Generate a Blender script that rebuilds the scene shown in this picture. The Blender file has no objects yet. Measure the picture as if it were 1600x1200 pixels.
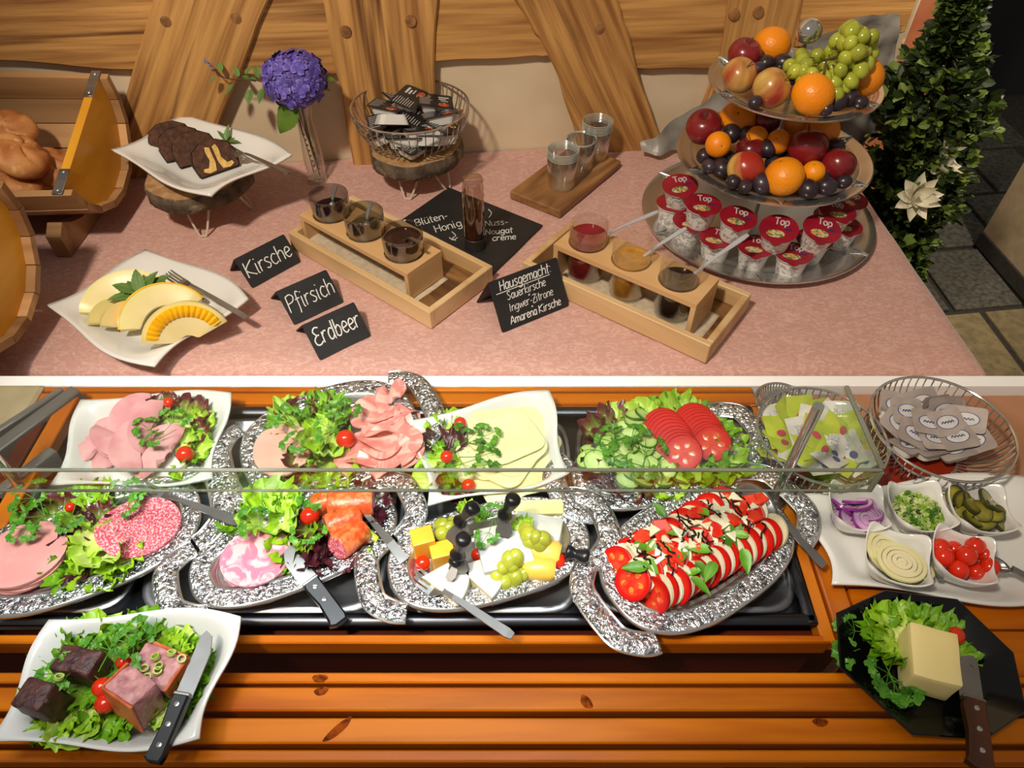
import bpy, bmesh, math, random
from math import sin, cos, tan, atan, atan2, pi, radians, sqrt, hypot
from mathutils import Matrix, Vector, Euler, noise

# ------------------------------------------------------------------ camera, light, exposure
SC = bpy.context.scene
COL = SC.collection
FPX, PITCH, ZC = 1100.0, radians(47.0), 1.60
ZD, ZT = 0.80, 0.72          # buffet deck height, cloth-covered table height

cam_d = bpy.data.cameras.new('camera')
cam = bpy.data.objects.new('camera', cam_d)
COL.objects.link(cam)
cam_d.sensor_width = 36.0
cam_d.lens = FPX / 1600.0 * 36.0
cam_d.clip_start = 0.02
cam.location = (0, 0, ZC)
cam.rotation_euler = (pi / 2 - PITCH, 0, 0)
SC.camera = cam
SC.view_settings.view_transform = 'Standard'
SC.view_settings.look = 'None'
SC.view_settings.gamma = 1.0
SC.view_settings.use_curve_mapping = False
SC.view_settings.exposure = 0.0
SC.cycles.transparent_max_bounces = 48

wd = bpy.data.worlds.new('room_light')
SC.world = wd
wd.use_nodes = True
_bg = wd.node_tree.nodes['Background']
_bg.inputs[0].default_value = (1.0, 0.90, 0.79, 1)
_bg.inputs[1].default_value = 0.24


def add_light(name, kind, loc, target, energy, color, **kw):
    d = bpy.data.lights.new(name, kind)
    d.energy = energy
    d.color = color
    for k, v in kw.items():
        setattr(d, k, v)
    o = bpy.data.objects.new(name, d)
    COL.objects.link(o)
    o.location = loc
    o.rotation_euler = (Vector(target) - Vector(loc)).to_track_quat('-Z', 'Y').to_euler()
    return o


# warm ceiling spot of the dining room, over the cloth-covered table
add_light('ceiling_spot', 'SPOT', (-0.70, -0.15, 2.75), (0.10, 1.42, 0.85), 190, (1.0, 0.87, 0.70),
          spot_size=radians(62), spot_blend=0.6, shadow_soft_size=0.09)
# added lamp without a seen source, brightens pillar, plant and floor by the passage
add_light('passage_fill', 'SPOT', (1.62, 0.95, 2.70), (1.34, 2.25, 0.80), 170, (1.0, 0.87, 0.70),
          spot_size=radians(58), spot_blend=0.7, shadow_soft_size=0.08)
# cool LED strip over the chilled counter
add_light('counter_strip_lamp', 'AREA', (-0.27, 0.36, 1.62), (-0.27, 0.50, 0.8), 2.0, (0.86, 0.95, 1.0),
          shape='RECTANGLE', size=0.95, size_y=0.22, spread=radians(58))
# weak warm lamp over the front of the counter
add_light('counter_spot', 'SPOT', (-0.30, 0.05, 2.5), (-0.10, 0.34, 0.8), 7.5, (1.0, 0.80, 0.58),
          spot_size=radians(48), spot_blend=0.7, shadow_soft_size=0.06)


# ------------------------------------------------------------------ picture geometry: where a sight line meets a level
def D(row, z):
    """distance ahead at which the sight line of a picture row meets height z"""
    return (ZC - z) / tan(PITCH + atan((row - 600.0) / FPX))


def depth(y, z):
    return y * cos(PITCH) + (ZC - z) * sin(PITCH)


def U(px, py, z):
    y = D(py, z)
    return Vector(((px - 800.0) / FPX * depth(y, z), y, z))


def S(px, py, z):
    """metres per picture pixel there"""
    return depth(D(py, z), z) / FPX


def ZY(y, row):
    """height at distance y seen at a picture row"""
    return ZC - y * tan(PITCH + atan((row - 600.0) / FPX))


def XY(px, y, z):
    return (px - 800.0) / FPX * depth(y, z)


def rnd(a, b):
    return random.uniform(a, b)


random.seed(7)


# ------------------------------------------------------------------ mesh helpers: every generator returns (verts, faces)
def join(*gs):
    V, F = [], []
    for v, f in gs:
        n = len(V)
        V += v
        F += [tuple(i + n for i in q) for q in f]
    return V, F


def xf(g, loc=(0, 0, 0), rot=(0, 0, 0), sc=(1, 1, 1)):
    if isinstance(sc, (int, float)):
        sc = (sc, sc, sc)
    m = Matrix.LocRotScale(Vector(loc), Euler(rot), Vector(sc))
    return [tuple(m @ Vector(v)) for v in g[0]], g[1]


def lathe(prof, n=24, a0=0.0, a1=2 * pi):
    full = abs(a1 - a0 - 2 * pi) < 1e-6
    V, F, rings = [], [], []
    m = n if full else n + 1
    for r, z in prof:
        if r < 1e-6 and full:
            rings.append([len(V)])
            V.append((0, 0, z))
        else:
            rings.append(list(range(len(V), len(V) + m)))
            for k in range(m):
                a = a0 + (a1 - a0) * k / n
                V.append((r * cos(a), r * sin(a), z))
    for A, B in zip(rings, rings[1:]):
        for k in range(n):
            j = (k + 1) % m
            if len(A) == 1 and len(B) == 1:
                continue
            if len(A) == 1:
                F.append((A[0], B[j], B[k]))
            elif len(B) == 1:
                F.append((A[k], A[j], B[0]))
            else:
                F.append((A[k], A[j], B[j], B[k]))
    return V, F


def tube(pts, r, n=6, closed=False, flat=1.0):
    P = [Vector(p) for p in pts]
    m = len(P)
    R = r if isinstance(r, (list, tuple)) else [r] * m
    V, F = [], []
    up = None
    for i, p in enumerate(P):
        a = P[(i - 1) % m] if (closed or i > 0) else p
        b = P[(i + 1) % m] if (closed or i < m - 1) else p
        t = (b - a)
        if t.length < 1e-9:
            t = Vector((0, 0, 1))
        t.normalize()
        if up is None:
            up = Vector((0, 0, 1)) if abs(t.z) < 0.95 else Vector((0, 1, 0))
        s = t.cross(up)
        if s.length < 1e-4:
            s = t.cross(Vector((1, 0, 0.3)))
        s.normalize()
        up2 = s.cross(t).normalized()
        up = up2
        for k in range(n):
            q = 2 * pi * (k + .5) / n
            V.append(tuple(p + s * (R[i] * cos(q)) + up2 * (R[i] * sin(q) * flat)))
    for i in range(m if closed else m - 1):
        j = (i + 1) % m
        for k in range(n):
            l = (k + 1) % n
            F.append((i * n + k, i * n + l, j * n + l, j * n + k))
    if not closed:
        F.append(tuple(reversed(range(n))))
        F.append(tuple(range((m - 1) * n, m * n)))
    return V, F


def bmgeo(bm):
    bm.verts.ensure_lookup_table()
    bm.normal_update()
    g = [tuple(v.co) for v in bm.verts], [tuple(v.index for v in f.verts) for f in bm.faces]
    bm.free()
    return g


def box(sx, sy, sz, bev=0.0, seg=1, base=True):
    """box sx*sy*sz, standing on z=0 when base"""
    bm = bmesh.new()
    bmesh.ops.create_cube(bm, size=1)
    for v in bm.verts:
        v.co = Vector((v.co.x * sx, v.co.y * sy, (v.co.z + (.5 if base else 0)) * sz))
    if bev:
        bmesh.ops.bevel(bm, geom=bm.edges[:], offset=bev, segments=seg, profile=.5, affect='EDGES')
    bm.verts.index_update()
    return bmgeo(bm)


def prism(poly, z0, z1, bev=0.0, seg=1):
    bm = bmesh.new()
    a = [bm.verts.new((p[0], p[1], z0)) for p in poly]
    b = [bm.verts.new((p[0], p[1], z1)) for p in poly]
    n = len(poly)
    bm.faces.new(list(reversed(a)))
    bm.faces.new(b)
    for k in range(n):
        bm.faces.new((a[k], a[(k + 1) % n], b[(k + 1) % n], b[k]))
    bmesh.ops.recalc_face_normals(bm, faces=bm.faces[:])
    if bev:
        es = [e for e in bm.edges if abs(e.verts[0].co.z - e.verts[1].co.z) < 1e-9]
        bmesh.ops.bevel(bm, geom=es, offset=bev, segments=seg, profile=.5, affect='EDGES')
    bm.verts.index_update()
    return bmgeo(bm)


def grid(fn, nu, nv):
    V = [tuple(fn(i / nu, j / nv)) for j in range(nv + 1) for i in range(nu + 1)]
    F = []
    for j in range(nv):
        for i in range(nu):
            a = j * (nu + 1) + i
            F.append((a, a + 1, a + nu + 2, a + nu + 1))
    return V, F


def thick(g, t):
    """sheet -> closed shell of thickness t along z (downward)"""
    V, F = g
    n = len(V)
    V2 = V + [(x, y, z - t) for x, y, z in V]
    F2 = list(F) + [tuple(i + n for i in reversed(f)) for f in F]
    cnt = {}
    for f in F:
        for a, b in zip(f, f[1:] + f[:1]):
            cnt[(a, b)] = 1
    for (a, b) in list(cnt):
        if (b, a) not in cnt:
            F2.append((b, a, a + n, b + n))
    return V2, F2


def ball(rx, ry=None, rz=None, nu=16, nv=10):
    ry = rx if ry is None else ry
    rz = rx if rz is None else rz
    g = lathe([(sin(pi * k / nv), -cos(pi * k / nv)) for k in range(nv + 1)], nu)
    return [(x * rx, y * ry, z * rz) for x, y, z in g[0]], g[1]


def disc(rx, ry, t, wave=0.0, seed=0, n=24, wob=0.0, rings=3, dome=0.0, fold=None):
    """thin slice: wavy disc of thickness t, lying on z=0"""
    rr = random.Random(seed)
    ph = [rr.uniform(0, 6.28) for _ in range(4)]

    def pt(k, s):
        a = 2 * pi * k / n
        w = 1 + wob * (sin(2 * a + ph[0]) * .6 + sin(3 * a + ph[1]) * .4)
        x, y = rx * w * s * cos(a), ry * w * s * sin(a)
        z = wave * s * s * (sin(2 * a + ph[2]) + .6 * sin(3 * a + ph[3])) + dome * (1 - s * s)
        if fold is not None and x > fold:
            d = x - fold
            x = fold - d * .85
            z = z + t * 2.2 + min(d, .02) * .25
        return (x, y, z)
    V, F = [], []
    for side in (1, 0):
        b = len(V)
        p = pt(0, 0)
        V.append((p[0], p[1], p[2] + t * side))
        for q in range(1, rings + 1):
            s = q / rings
            for k in range(n):
                p = pt(k, s)
                V.append((p[0], p[1], p[2] + t * side))
        for k in range(n):
            f = (b, b + 1 + k, b + 1 + (k + 1) % n)
            F.append(f if side else tuple(reversed(f)))
        for q in range(rings - 1):
            for k in range(n):
                o = b + 1 + q * n
                f = (o + k, o + n + k, o + n + (k + 1) % n, o + (k + 1) % n)
                F.append(f if side else tuple(reversed(f)))
    m = 1 + rings * n
    o = 1 + (rings - 1) * n
    for k in range(n):
        F.append((o + k, o + k + m, o + (k + 1) % n + m, o + (k + 1) % n))
    return V, F


def ringpts(r, n, z=0, a0=0):
    return [(r * cos(a0 + 2 * pi * k / n), r * sin(a0 + 2 * pi * k / n), z) for k in range(n)]


def smoothline(pts, m=6):
    P = [Vector(p) for p in pts]
    if len(P) < 3:
        return P
    out = []
    for i in range(len(P) - 1):
        p0, p1, p2, p3 = P[max(i - 1, 0)], P[i], P[i + 1], P[min(i + 2, len(P) - 1)]
        for k in range(m):
            t = k / m
            out.append(.5 * ((2 * p1) + (p2 - p0) * t + (2 * p0 - 5 * p1 + 4 * p2 - p3) * t * t + (3 * p1 - p0 - 3 * p2 + p3) * t ** 3))
    out.append(P[-1])
    return out


def make(name, g, m, smooth=True, attr=None):
    me = bpy.data.meshes.new(name)
    me.from_pydata(g[0], [], g[1])
    if m is not None:
        me.materials.append(m)
    if smooth:
        me.polygons.foreach_set('use_smooth', [True] * len(me.polygons))
        if smooth != 'all':
            me.set_sharp_from_angle(angle=radians(42))
    if attr is not None:
        a = me.attributes.new('edge', 'FLOAT', 'POINT')
        a.data.foreach_set('value', attr)
    me.update()
    return me


def thing(name, label, cat, group=None, loc=(0, 0, 0), rot=(0, 0, 0), me=None, kind=None, sc=None):
    o = bpy.data.objects.new(name, me)
    COL.objects.link(o)
    o.location = loc
    o.rotation_euler = rot
    if sc is not None:
        o.scale = (sc, sc, sc) if isinstance(sc, (int, float)) else sc
    if label:
        o['label'] = label
    if cat:
        o['category'] = cat
    if group:
        o['group'] = group
    if kind:
        o['kind'] = kind
    return o


def part(parent, name, me, loc=(0, 0, 0), rot=(0, 0, 0), kind=None, label=None, sc=None):
    o = bpy.data.objects.new(name, me)
    COL.objects.link(o)
    o.parent = parent
    o.location = loc
    o.rotation_euler = rot
    if sc is not None:
        o.scale = (sc, sc, sc) if isinstance(sc, (int, float)) else sc
    if kind:
        o['kind'] = kind
    if label:
        o['label'] = label
    return o


def struct(name, me, loc=(0, 0, 0), rot=(0, 0, 0), label=None):
    o = thing(name, label, None, None, loc, rot, me, 'structure')
    return o


def dup(src, loc, rot=(0, 0, 0), label=None, group=None, sc=None):
    r = src.copy()
    COL.objects.link(r)
    r.location = loc
    r.rotation_euler = rot
    if sc is not None:
        r.scale = (sc, sc, sc) if isinstance(sc, (int, float)) else sc
    if label:
        r['label'] = label
    if group:
        r['group'] = group
    for ch in list(src.children):
        c = ch.copy()
        COL.objects.link(c)
        c.parent = r
        for g in list(ch.children):
            d = g.copy()
            COL.objects.link(d)
            d.parent = c
    return r


# ------------------------------------------------------------------ procedural materials
def rgb(r, g, b):
    """colour as seen on screen (0..255) -> linear"""
    f = lambda c: (c / 255 / 12.92) if c / 255 <= .04045 else ((c / 255 + .055) / 1.055) ** 2.4
    return (f(r), f(g), f(b), 1)


def mat(name, col, rough=.5, metal=0.0, col2=None, scale=20.0, detail=3.0, lo=.35, hi=.65, bump=0.0, bscale=None,
        stretch=(1, 1, 1), tex='noise', distort=0.0, sss=0.0, sssr=(.01, .006, .004), coat=0.0, spec=.5, attr=None, attr_col=None,
        attr_pos=(.2, .8), jitter=True, bdist=.002, hue=0.0, trans=0.0, col3=None, scale3=60, lo3=.62, hi3=.7, btex='noise', sheen=0.0):
    m = bpy.data.materials.new(name)
    m.use_nodes = True
    nt = m.node_tree
    N, L = nt.nodes, nt.links
    b = N['Principled BSDF']
    b.inputs['Base Color'].default_value = col
    b.inputs['Roughness'].default_value = rough
    b.inputs['Metallic'].default_value = metal
    b.inputs['Specular IOR Level'].default_value = spec
    b.inputs['Coat Weight'].default_value = coat
    b.inputs['Coat Roughness'].default_value = .12
    if sheen:
        b.inputs['Sheen Weight'].default_value = sheen
    if sss:
        b.inputs['Subsurface Weight'].default_value = sss
        b.inputs['Subsurface Radius'].default_value = sssr
        b.inputs['Subsurface Scale'].default_value = 1.0
    if trans:
        b.inputs['Transmission Weight'].default_value = trans
    need = col2 is not None or bump or col3 is not None
    vec = None
    if need:
        tc = N.new('ShaderNodeTexCoord')
        mp = N.new('ShaderNodeMapping')
        mp.inputs['Scale'].default_value = stretch
        L.new(tc.outputs['Object'], mp.inputs['Vector'])
        if jitter:
            oi = N.new('ShaderNodeObjectInfo')
            mu = N.new('ShaderNodeMath')
            mu.operation = 'MULTIPLY'
            mu.inputs[1].default_value = 7.3
            L.new(oi.outputs['Random'], mu.inputs[0])
            L.new(mu.outputs[0], mp.inputs['Location'])
        vec = mp.outputs['Vector']

    def texnode(kind, sc_):
        if kind == 'voronoi':
            t = N.new('ShaderNodeTexVoronoi')
            t.inputs['Scale'].default_value = sc_
            L.new(vec, t.inputs['Vector'])
            return t.outputs['Distance']
        if kind == 'wave':
            t = N.new('ShaderNodeTexWave')
            t.inputs['Scale'].default_value = sc_
            t.inputs['Distortion'].default_value = distort
            t.inputs['Detail'].default_value = detail
            t.inputs['Detail Scale'].default_value = 1.5
            t.bands_direction = 'Y'
            L.new(vec, t.inputs['Vector'])
            return t.outputs['Fac']
        t = N.new('ShaderNodeTexNoise')
        t.inputs['Scale'].default_value = sc_
        t.inputs['Detail'].default_value = detail
        t.inputs['Distortion'].default_value = distort
        L.new(vec, t.inputs['Vector'])
        return t.outputs['Fac']
    cur = None
    if col2 is not None:
        f = texnode(tex, scale)
        rp = N.new('ShaderNodeValToRGB')
        rp.color_ramp.elements[0].position = lo
        rp.color_ramp.elements[1].position = hi
        rp.color_ramp.elements[0].color = col
        rp.color_ramp.elements[1].color = col2
        L.new(f, rp.inputs['Fac'])
        cur = rp.outputs['Color']

    def mixin(cur, fac, c):
        mx = N.new('ShaderNodeMix')
        mx.data_type = 'RGBA'
        L.new(fac, mx.inputs['Factor'])
        if cur is None:
            mx.inputs['A'].default_value = col
        else:
            L.new(cur, mx.inputs['A'])
        mx.inputs['B'].default_value = c
        return mx.outputs['Result']
    if col3 is not None:
        f = texnode('noise', scale3)
        mr = N.new('ShaderNodeMapRange')
        mr.inputs['From Min'].default_value = lo3
        mr.inputs['From Max'].default_value = hi3
        L.new(f, mr.inputs['Value'])
        cur = mixin(cur, mr.outputs['Result'], col3)
    if attr_col is not None:
        at = N.new('ShaderNodeAttribute')
        at.attribute_name = 'edge'
        mr = N.new('ShaderNodeMapRange')
        mr.inputs['From Min'].default_value = attr_pos[0]
        mr.inputs['From Max'].default_value = attr_pos[1]
        L.new(at.outputs['Fac'], mr.inputs['Value'])
        cur = mixin(cur, mr.outputs['Result'], attr_col)
    if hue:
        hs = N.new('ShaderNodeHueSaturation')
        oi = N.new('ShaderNodeObjectInfo')
        mr = N.new('ShaderNodeMapRange')
        mr.inputs['To Min'].default_value = 1 - hue
        mr.inputs['To Max'].default_value = 1 + hue
        L.new(oi.outputs['Random'], mr.inputs['Value'])
        L.new(mr.outputs['Result'], hs.inputs['Value'])
        if cur is None:
            hs.inputs['Color'].default_value = col
        else:
            L.new(cur, hs.inputs['Color'])
        cur = hs.outputs['Color']
    if cur is not None:
        L.new(cur, b.inputs['Base Color'])
    if bump:
        f = texnode(btex, bscale or scale)
        bn = N.new('ShaderNodeBump')
        bn.inputs['Strength'].default_value = bump
        bn.inputs['Distance'].default_value = bdist
        L.new(f, bn.inputs['Height'])
        L.new(bn.outputs['Normal'], b.inputs['Normal'])
    return m


def glass(name, tint=(1, 1, 1, 1), rough=0.02, lo=.06, hi=.75, gcol=(1, 1, 1, 1)):
    """thin clear wall: tinted see-through with a fresnel gloss"""
    m = bpy.data.materials.new(name)
    m.use_nodes = True
    nt = m.node_tree
    N, L = nt.nodes, nt.links
    N.remove(N['Principled BSDF'])
    tr = N.new('ShaderNodeBsdfTransparent')
    tr.inputs[0].default_value = tint
    gl = N.new('ShaderNodeBsdfGlossy')
    gl.inputs['Roughness'].default_value = rough
    gl.inputs['Color'].default_value = gcol
    lw = N.new('ShaderNodeLayerWeight')
    lw.inputs['Blend'].default_value = .35
    mr = N.new('ShaderNodeMapRange')
    mr.inputs['To Min'].default_value = lo
    mr.inputs['To Max'].default_value = hi
    L.new(lw.outputs['Facing'], mr.inputs['Value'])
    mx = N.new('ShaderNodeMixShader')
    L.new(mr.outputs['Result'], mx.inputs['Fac'])
    L.new(tr.outputs[0], mx.inputs[1])
    L.new(gl.outputs[0], mx.inputs[2])
    L.new(mx.outputs[0], N['Material Output'].inputs['Surface'])
    return m


# timber
M_TIMBER = mat('old_timber', rgb(204, 152, 86), .62, col2=rgb(136, 86, 40), scale=62, detail=9, lo=.38, hi=.72, stretch=(1, 1, .045),
               bump=.55, bscale=44, bdist=.004, distort=.35, col3=rgb(96, 56, 24), scale3=34, lo3=.60, hi3=.74)
M_PEG = mat('timber_peg', rgb(158, 110, 64), .7, col2=rgb(112, 72, 38), scale=60, bump=.4)
M_PLASTER = mat('plaster', rgb(222, 202, 172), .9, col2=rgb(206, 184, 152), scale=5, detail=5, bump=.15, bscale=18, bdist=.006)
M_LIGHTWOOD = mat('light_wood', rgb(222, 190, 142), .5, col2=rgb(194, 154, 102), scale=14, detail=6, stretch=(.12, 1, 1), bump=.15, bscale=40, distort=.4)
M_ACACIA = mat('acacia_wood', rgb(170, 122, 72), .5, col2=rgb(112, 72, 36), scale=16, detail=6, stretch=(.2, 1, 1), distort=1.2, bump=.15, bscale=40)
M_TRAYFLOOR = mat('tray_floor_wood', rgb(150, 108, 62), .5, col2=rgb(84, 52, 26), scale=16, detail=6, stretch=(.2, 1, 1), distort=1.5)
M_BEECH = mat('beech_wood', rgb(220, 180, 130), .45, col2=rgb(202, 158, 106), scale=12, detail=5, stretch=(.1, 1, 1))
M_BARREL = mat('barrel_wood', rgb(188, 146, 98), .5, col2=rgb(136, 94, 58), scale=14, detail=5, stretch=(.12, 1, 1), distort=.6, bump=.15, hue=.28)
M_BARREL_END = mat('oiled_barrel_wood', rgb(230, 166, 46), .38, col2=rgb(202, 134, 30), scale=10, detail=5, stretch=(1, .2, 1), distort=.4)
M_SLAT = mat('varnished_pine', rgb(210, 118, 10), .34, col2=rgb(158, 70, 6), scale=26, detail=6, lo=.38, hi=.7, stretch=(.07, 1, 1), distort=.5,
             bump=.12, bscale=50, col3=rgb(100, 36, 10), scale3=7, lo3=.66, hi3=.80, spec=.2)
M_SLATY = mat('varnished_pine_rail', rgb(206, 116, 16), .34, col2=rgb(160, 74, 10), scale=13, detail=6, lo=.38, hi=.7, stretch=(1, .07, 1), distort=.5,
              bump=.12, bscale=50, coat=.25)
M_DARKWOOD = mat('dark_red_wood', rgb(96, 30, 10), .35, col2=rgb(66, 18, 6), scale=10, detail=5, stretch=(.1, 1, 1), coat=.3)
M_REDWOOD = mat('red_stained_wood', rgb(150, 46, 16), .3, col2=rgb(120, 32, 10), scale=10, detail=5, stretch=(.1, 1, 1), coat=.3)
# stone, wall, cloth
M_TILE = mat('slate_tile', rgb(96, 94, 84), .75, col2=rgb(60, 60, 54), scale=60, detail=6, bump=.3, bscale=90, hue=.12, bdist=.002)
M_TILE_TAN = mat('shell_limestone_tile', rgb(136, 122, 88), .7, col2=rgb(112, 100, 72), scale=40, detail=6, bump=.2, hue=.06, col3=rgb(60, 52, 38), scale3=70, lo3=.68, hi3=.72)
M_GROUT = mat('grout', rgb(58, 54, 46), .9, col2=rgb(44, 42, 38), scale=50)
M_CREAM = mat('cream_paint', rgb(190, 172, 136), .8, col2=rgb(176, 158, 124), scale=30, bump=.2, bscale=300, bdist=.001)
M_DARK = mat('passage_dark', rgb(34, 34, 40), .8, col2=rgb(28, 28, 32), scale=4)  # the unlit depth of the passage is put into this wall colour
M_SALMON = mat('salmon_paint', rgb(218, 138, 96), .6, col2=rgb(200, 116, 80), scale=12, bump=.1)
M_BAR_WHITE = mat('white_lacquer', rgb(252, 252, 252), .4, col2=rgb(247, 247, 247), scale=8)
M_CLOTH = mat('crushed_velvet', rgb(198, 150, 138), .82, col2=rgb(214, 174, 162), scale=80, detail=6, lo=.44, hi=.66, distort=2.2, stretch=(.6, 1, 1),
              bump=.3, bscale=26, bdist=.004, jitter=False, sheen=.25)
M_SHEET = mat('plastic_film', rgb(150, 144, 136), .35, col2=rgb(124, 120, 112), scale=9, bump=.3, bscale=24, bdist=.01)
# metal, ceramic, glass
M_SILVER = mat('polished_silver', rgb(214, 213, 210), .22, .92, col2=rgb(198, 197, 194), scale=6)
M_EMBOSS = mat('embossed_silver', rgb(120, 122, 128), .24, .92, col2=rgb(226, 228, 232), scale=130, detail=2, lo=.36, hi=.50, distort=1.2,
               bump=1.0, bscale=130, bdist=.006)  # shade in the recesses and bright relief are also put into the colour
M_STEEL = mat('brushed_steel', rgb(186, 187, 190), .40, 1.0, col2=rgb(120, 120, 124), scale=30, stretch=(.05, 1, 1), detail=4)
M_STEEL_D = mat('dark_steel', rgb(84, 84, 88), .3, 1.0, col2=rgb(60, 60, 64), scale=20, stretch=(.1, 1, 1))
M_CHROME = mat('chrome', rgb(216, 215, 212), .10, .88, col2=rgb(200, 198, 192), scale=5)
M_CUTLERY = mat('cutlery_steel', rgb(158, 156, 154), .30, .85, col2=rgb(138, 136, 134), scale=20)
M_PLATE = mat('white_porcelain', rgb(228, 227, 223), .16, col2=rgb(223, 222, 218), scale=6, coat=.4)
M_BLACKPLATE = mat('black_glazed_stoneware', rgb(12, 12, 14), .1, col2=rgb(8, 8, 9), scale=8, spec=.4)
M_BLACK = mat('black_plastic', rgb(22, 23, 26), .32, col2=rgb(16, 17, 19), scale=12)
M_SLATE = mat('chalkboard', rgb(26, 26, 27), .6, col2=rgb(34, 34, 35), scale=30)
M_CHALK = mat('white_chalk_ink', rgb(236, 236, 232), .8, col2=rgb(214, 214, 210), scale=200)
M_WIREW = mat('white_wire', rgb(206, 190, 172), .4, col2=rgb(196, 180, 162), scale=20)
G_CLEAR = glass('clear_glass', (.99, .995, .99, 1), lo=.03, hi=.42)
G_STACK = glass('thin_tumbler_glass', (.996, .998, .996, 1), lo=.014, hi=.42, rough=.05)
M_RIMGLINT = mat('glass_rim_line', rgb(206, 216, 208), .15, .3, col2=rgb(186, 198, 190), scale=40)  # pale colour stands in for the glint along the tumbler rims
G_SMOKE = glass('smoked_glass', (.70, .69, .66, 1), lo=.06, hi=.5)
G_SHEET = glass('guard_glass', (.95, .97, .95, 1), lo=.025, hi=.35)
G_GEDGE = mat('guard_glass_edge', rgb(150, 152, 138), .2, col2=rgb(110, 108, 92), scale=7, stretch=(1, 1, 1), trans=.35)
# ================================================================== THE SETTING
# ---- floor with stone tiles
floor = struct('floor', make('floor', xf(box(6.4, 5.6, .06), (0.2, 1.2, -.075)), M_GROUT, False), label='tiled stone floor with dark joints')
A = U(1492, 486, 0)
e2 = U(1425, 392, 0) - A
e1 = U(1606, 476, 0) - A
def add_tile(i, j, off, m):
    q = 0.012
    L1, L2 = e1.length, e2.length
    a, b = q / L1, q / L2
    P = [A + e1 * (i + off + u) + e2 * (j + v) for u, v in ((a, b), (1 - a, b), (1 - a, 1 - b), (a, 1 - b))]
    c = sum(P, Vector()) / 4
    part(floor, 'tile', make('tile', prism([(p.x - c.x, p.y - c.y) for p in P], 0, .014, .003), m), (c.x, c.y, -.016 + rnd(-.001, .001)))
for j in range(-3, 4):
    for i in range(-3, 3):
        add_tile(i, j, .36 if j % 2 else 0.0, M_TILE_TAN if (j < 0) else M_TILE)
# floor under the gap beside the counter
for k in range(3):
    part(floor, 'tile', make('tile', box(.30, .18, .014, .003), M_TILE_TAN), (.30 + .31 * k, .26, -.016))

# ---- back wall: plaster and old timber frame
WSL = .106
WY0 = 1.612
WANG = atan(WSL)
WN = Vector((sin(WANG), -cos(WANG), 0))       # toward the room
WX = Vector((cos(WANG), sin(WANG), 0))
W0 = Vector((0, WY0, 0))
def wallpt(px, py, off=0.0):
    d = Vector(((px - 800) / FPX, cos(PITCH) - (py - 600) / FPX * sin(PITCH), -sin(PITCH) - (py - 600) / FPX * cos(PITCH)))
    o = Vector((0, 0, ZC))
    t = ((W0 + WN * off) - o).dot(WN) / d.dot(WN)
    p = o + d * t - W0
    return p.dot(WX), p.z           # wall coordinates
wall = struct('wall_back', None, tuple(W0), (0, 0, WANG), label='half-timbered wall with cream plaster infill')
WEND = .925
part(wall, 'plaster', make('plaster', xf(box(2.9 + 0, .10, 2.6), (WEND - 1.45, .052, 0)), M_PLASTER, False))
def timber(name, pxs, off, t, m=M_TIMBER, ang=None):
    """a hewn beam: outline points seen on the wall, extruded toward the room"""
    P = [Vector(wallpt(*p)) for p in pxs]
    c = sum(P, Vector((0, 0))) / len(P)
    # grain axis
    a = ang if ang is not None else 0
    R = Matrix.Rotation(-a, 2)
    Q = []
    n = len(P)
    for k in range(n):
        p, q = P[k], P[(k + 1) % n]
        for s in range(8):
            w = p.lerp(q, s / 8)
            e = (q - p).normalized()
            nn = Vector((-e.y, e.x)) * (noise.noise(Vector((w.x * 9, w.y * 9, off * 50))) * .006 if s else 0)
            Q.append(w + nn - c)
    Q = [R @ q for q in Q]
    g = prism([(q.x, q.y) for q in Q], 0, t, .004)
    V = [(x, -z, y) for x, y, z in g[0]]       # stand it up, thickness toward -y
    me = make(name, (V, [tuple(reversed(f)) for f in g[1]]), m)
    o = part(wall, name, me, (c.x, 0, c.y), (0, -a, 0))
    return o
# horizontal rails (grain runs along the wall: local z turned)
H = pi / 2
def rail(pts, t=.022):
    return timber('rail', pts, .01, t, ang=-H)
rail([(-140, -150), (330, -150), (300, 60), (245, 106), (100, 96), (-140, 84)])
rail([(330, -150), (560, -150), (560, 112), (400, 112), (330, 100)])
rail([(640, -150), (860, -150), (900, 90), (845, 84), (760, 88), (640, 94)])
rail([(900, -150), (1180, -150), (1150, 101), (1010, 104), (930, 92)])
rail([(1180, -150), (1468, -150), (1408, 45), (1330, 70), (1170, 70)])
timber('post', [(480, -150), (690, -150), (678, 100), (684, 290), (562, 296), (528, 110)], .02, .032)
timber('post', [(1150, -150), (1275, -150), (1222, 120), (1150, 290), (1052, 290), (1118, 90)], .03, .030)
def brace(pts, a):
    return timber('brace', pts, .03, .036, ang=a)
def dirang(p, q):
    a, b = Vector(wallpt(*p)), Vector(wallpt(*q))
    v = a - b
    return atan2(-v.x, v.y)
brace([(270, -90), (455, -90), (400, 50), (345, 190), (290, 300), (170, 300), (200, 150), (226, 60)], dirang((340, -60), (235, 250)))
brace([(740, -110), (925, -110), (968, 20), (1000, 130), (1032, 215), (1064, 290), (926, 290), (900, 220), (872, 120), (830, 40)], dirang((830, -80), (970, 230)))
for px, py in ((259, 34), (369, 29), (540, 50), (642, 34), (937, 46), (1148, 24), (1186, 20)):
    x, z = wallpt(px, py, .036)
    part(wall, 'peg', make('peg', xf(join(lathe([(0, .006), (.011, .005), (.0125, 0), (.0125, -.01)], 10)), (0, 0, 0), (pi / 2, 0, 0)), M_PEG), (x, -.0315, z))

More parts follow.
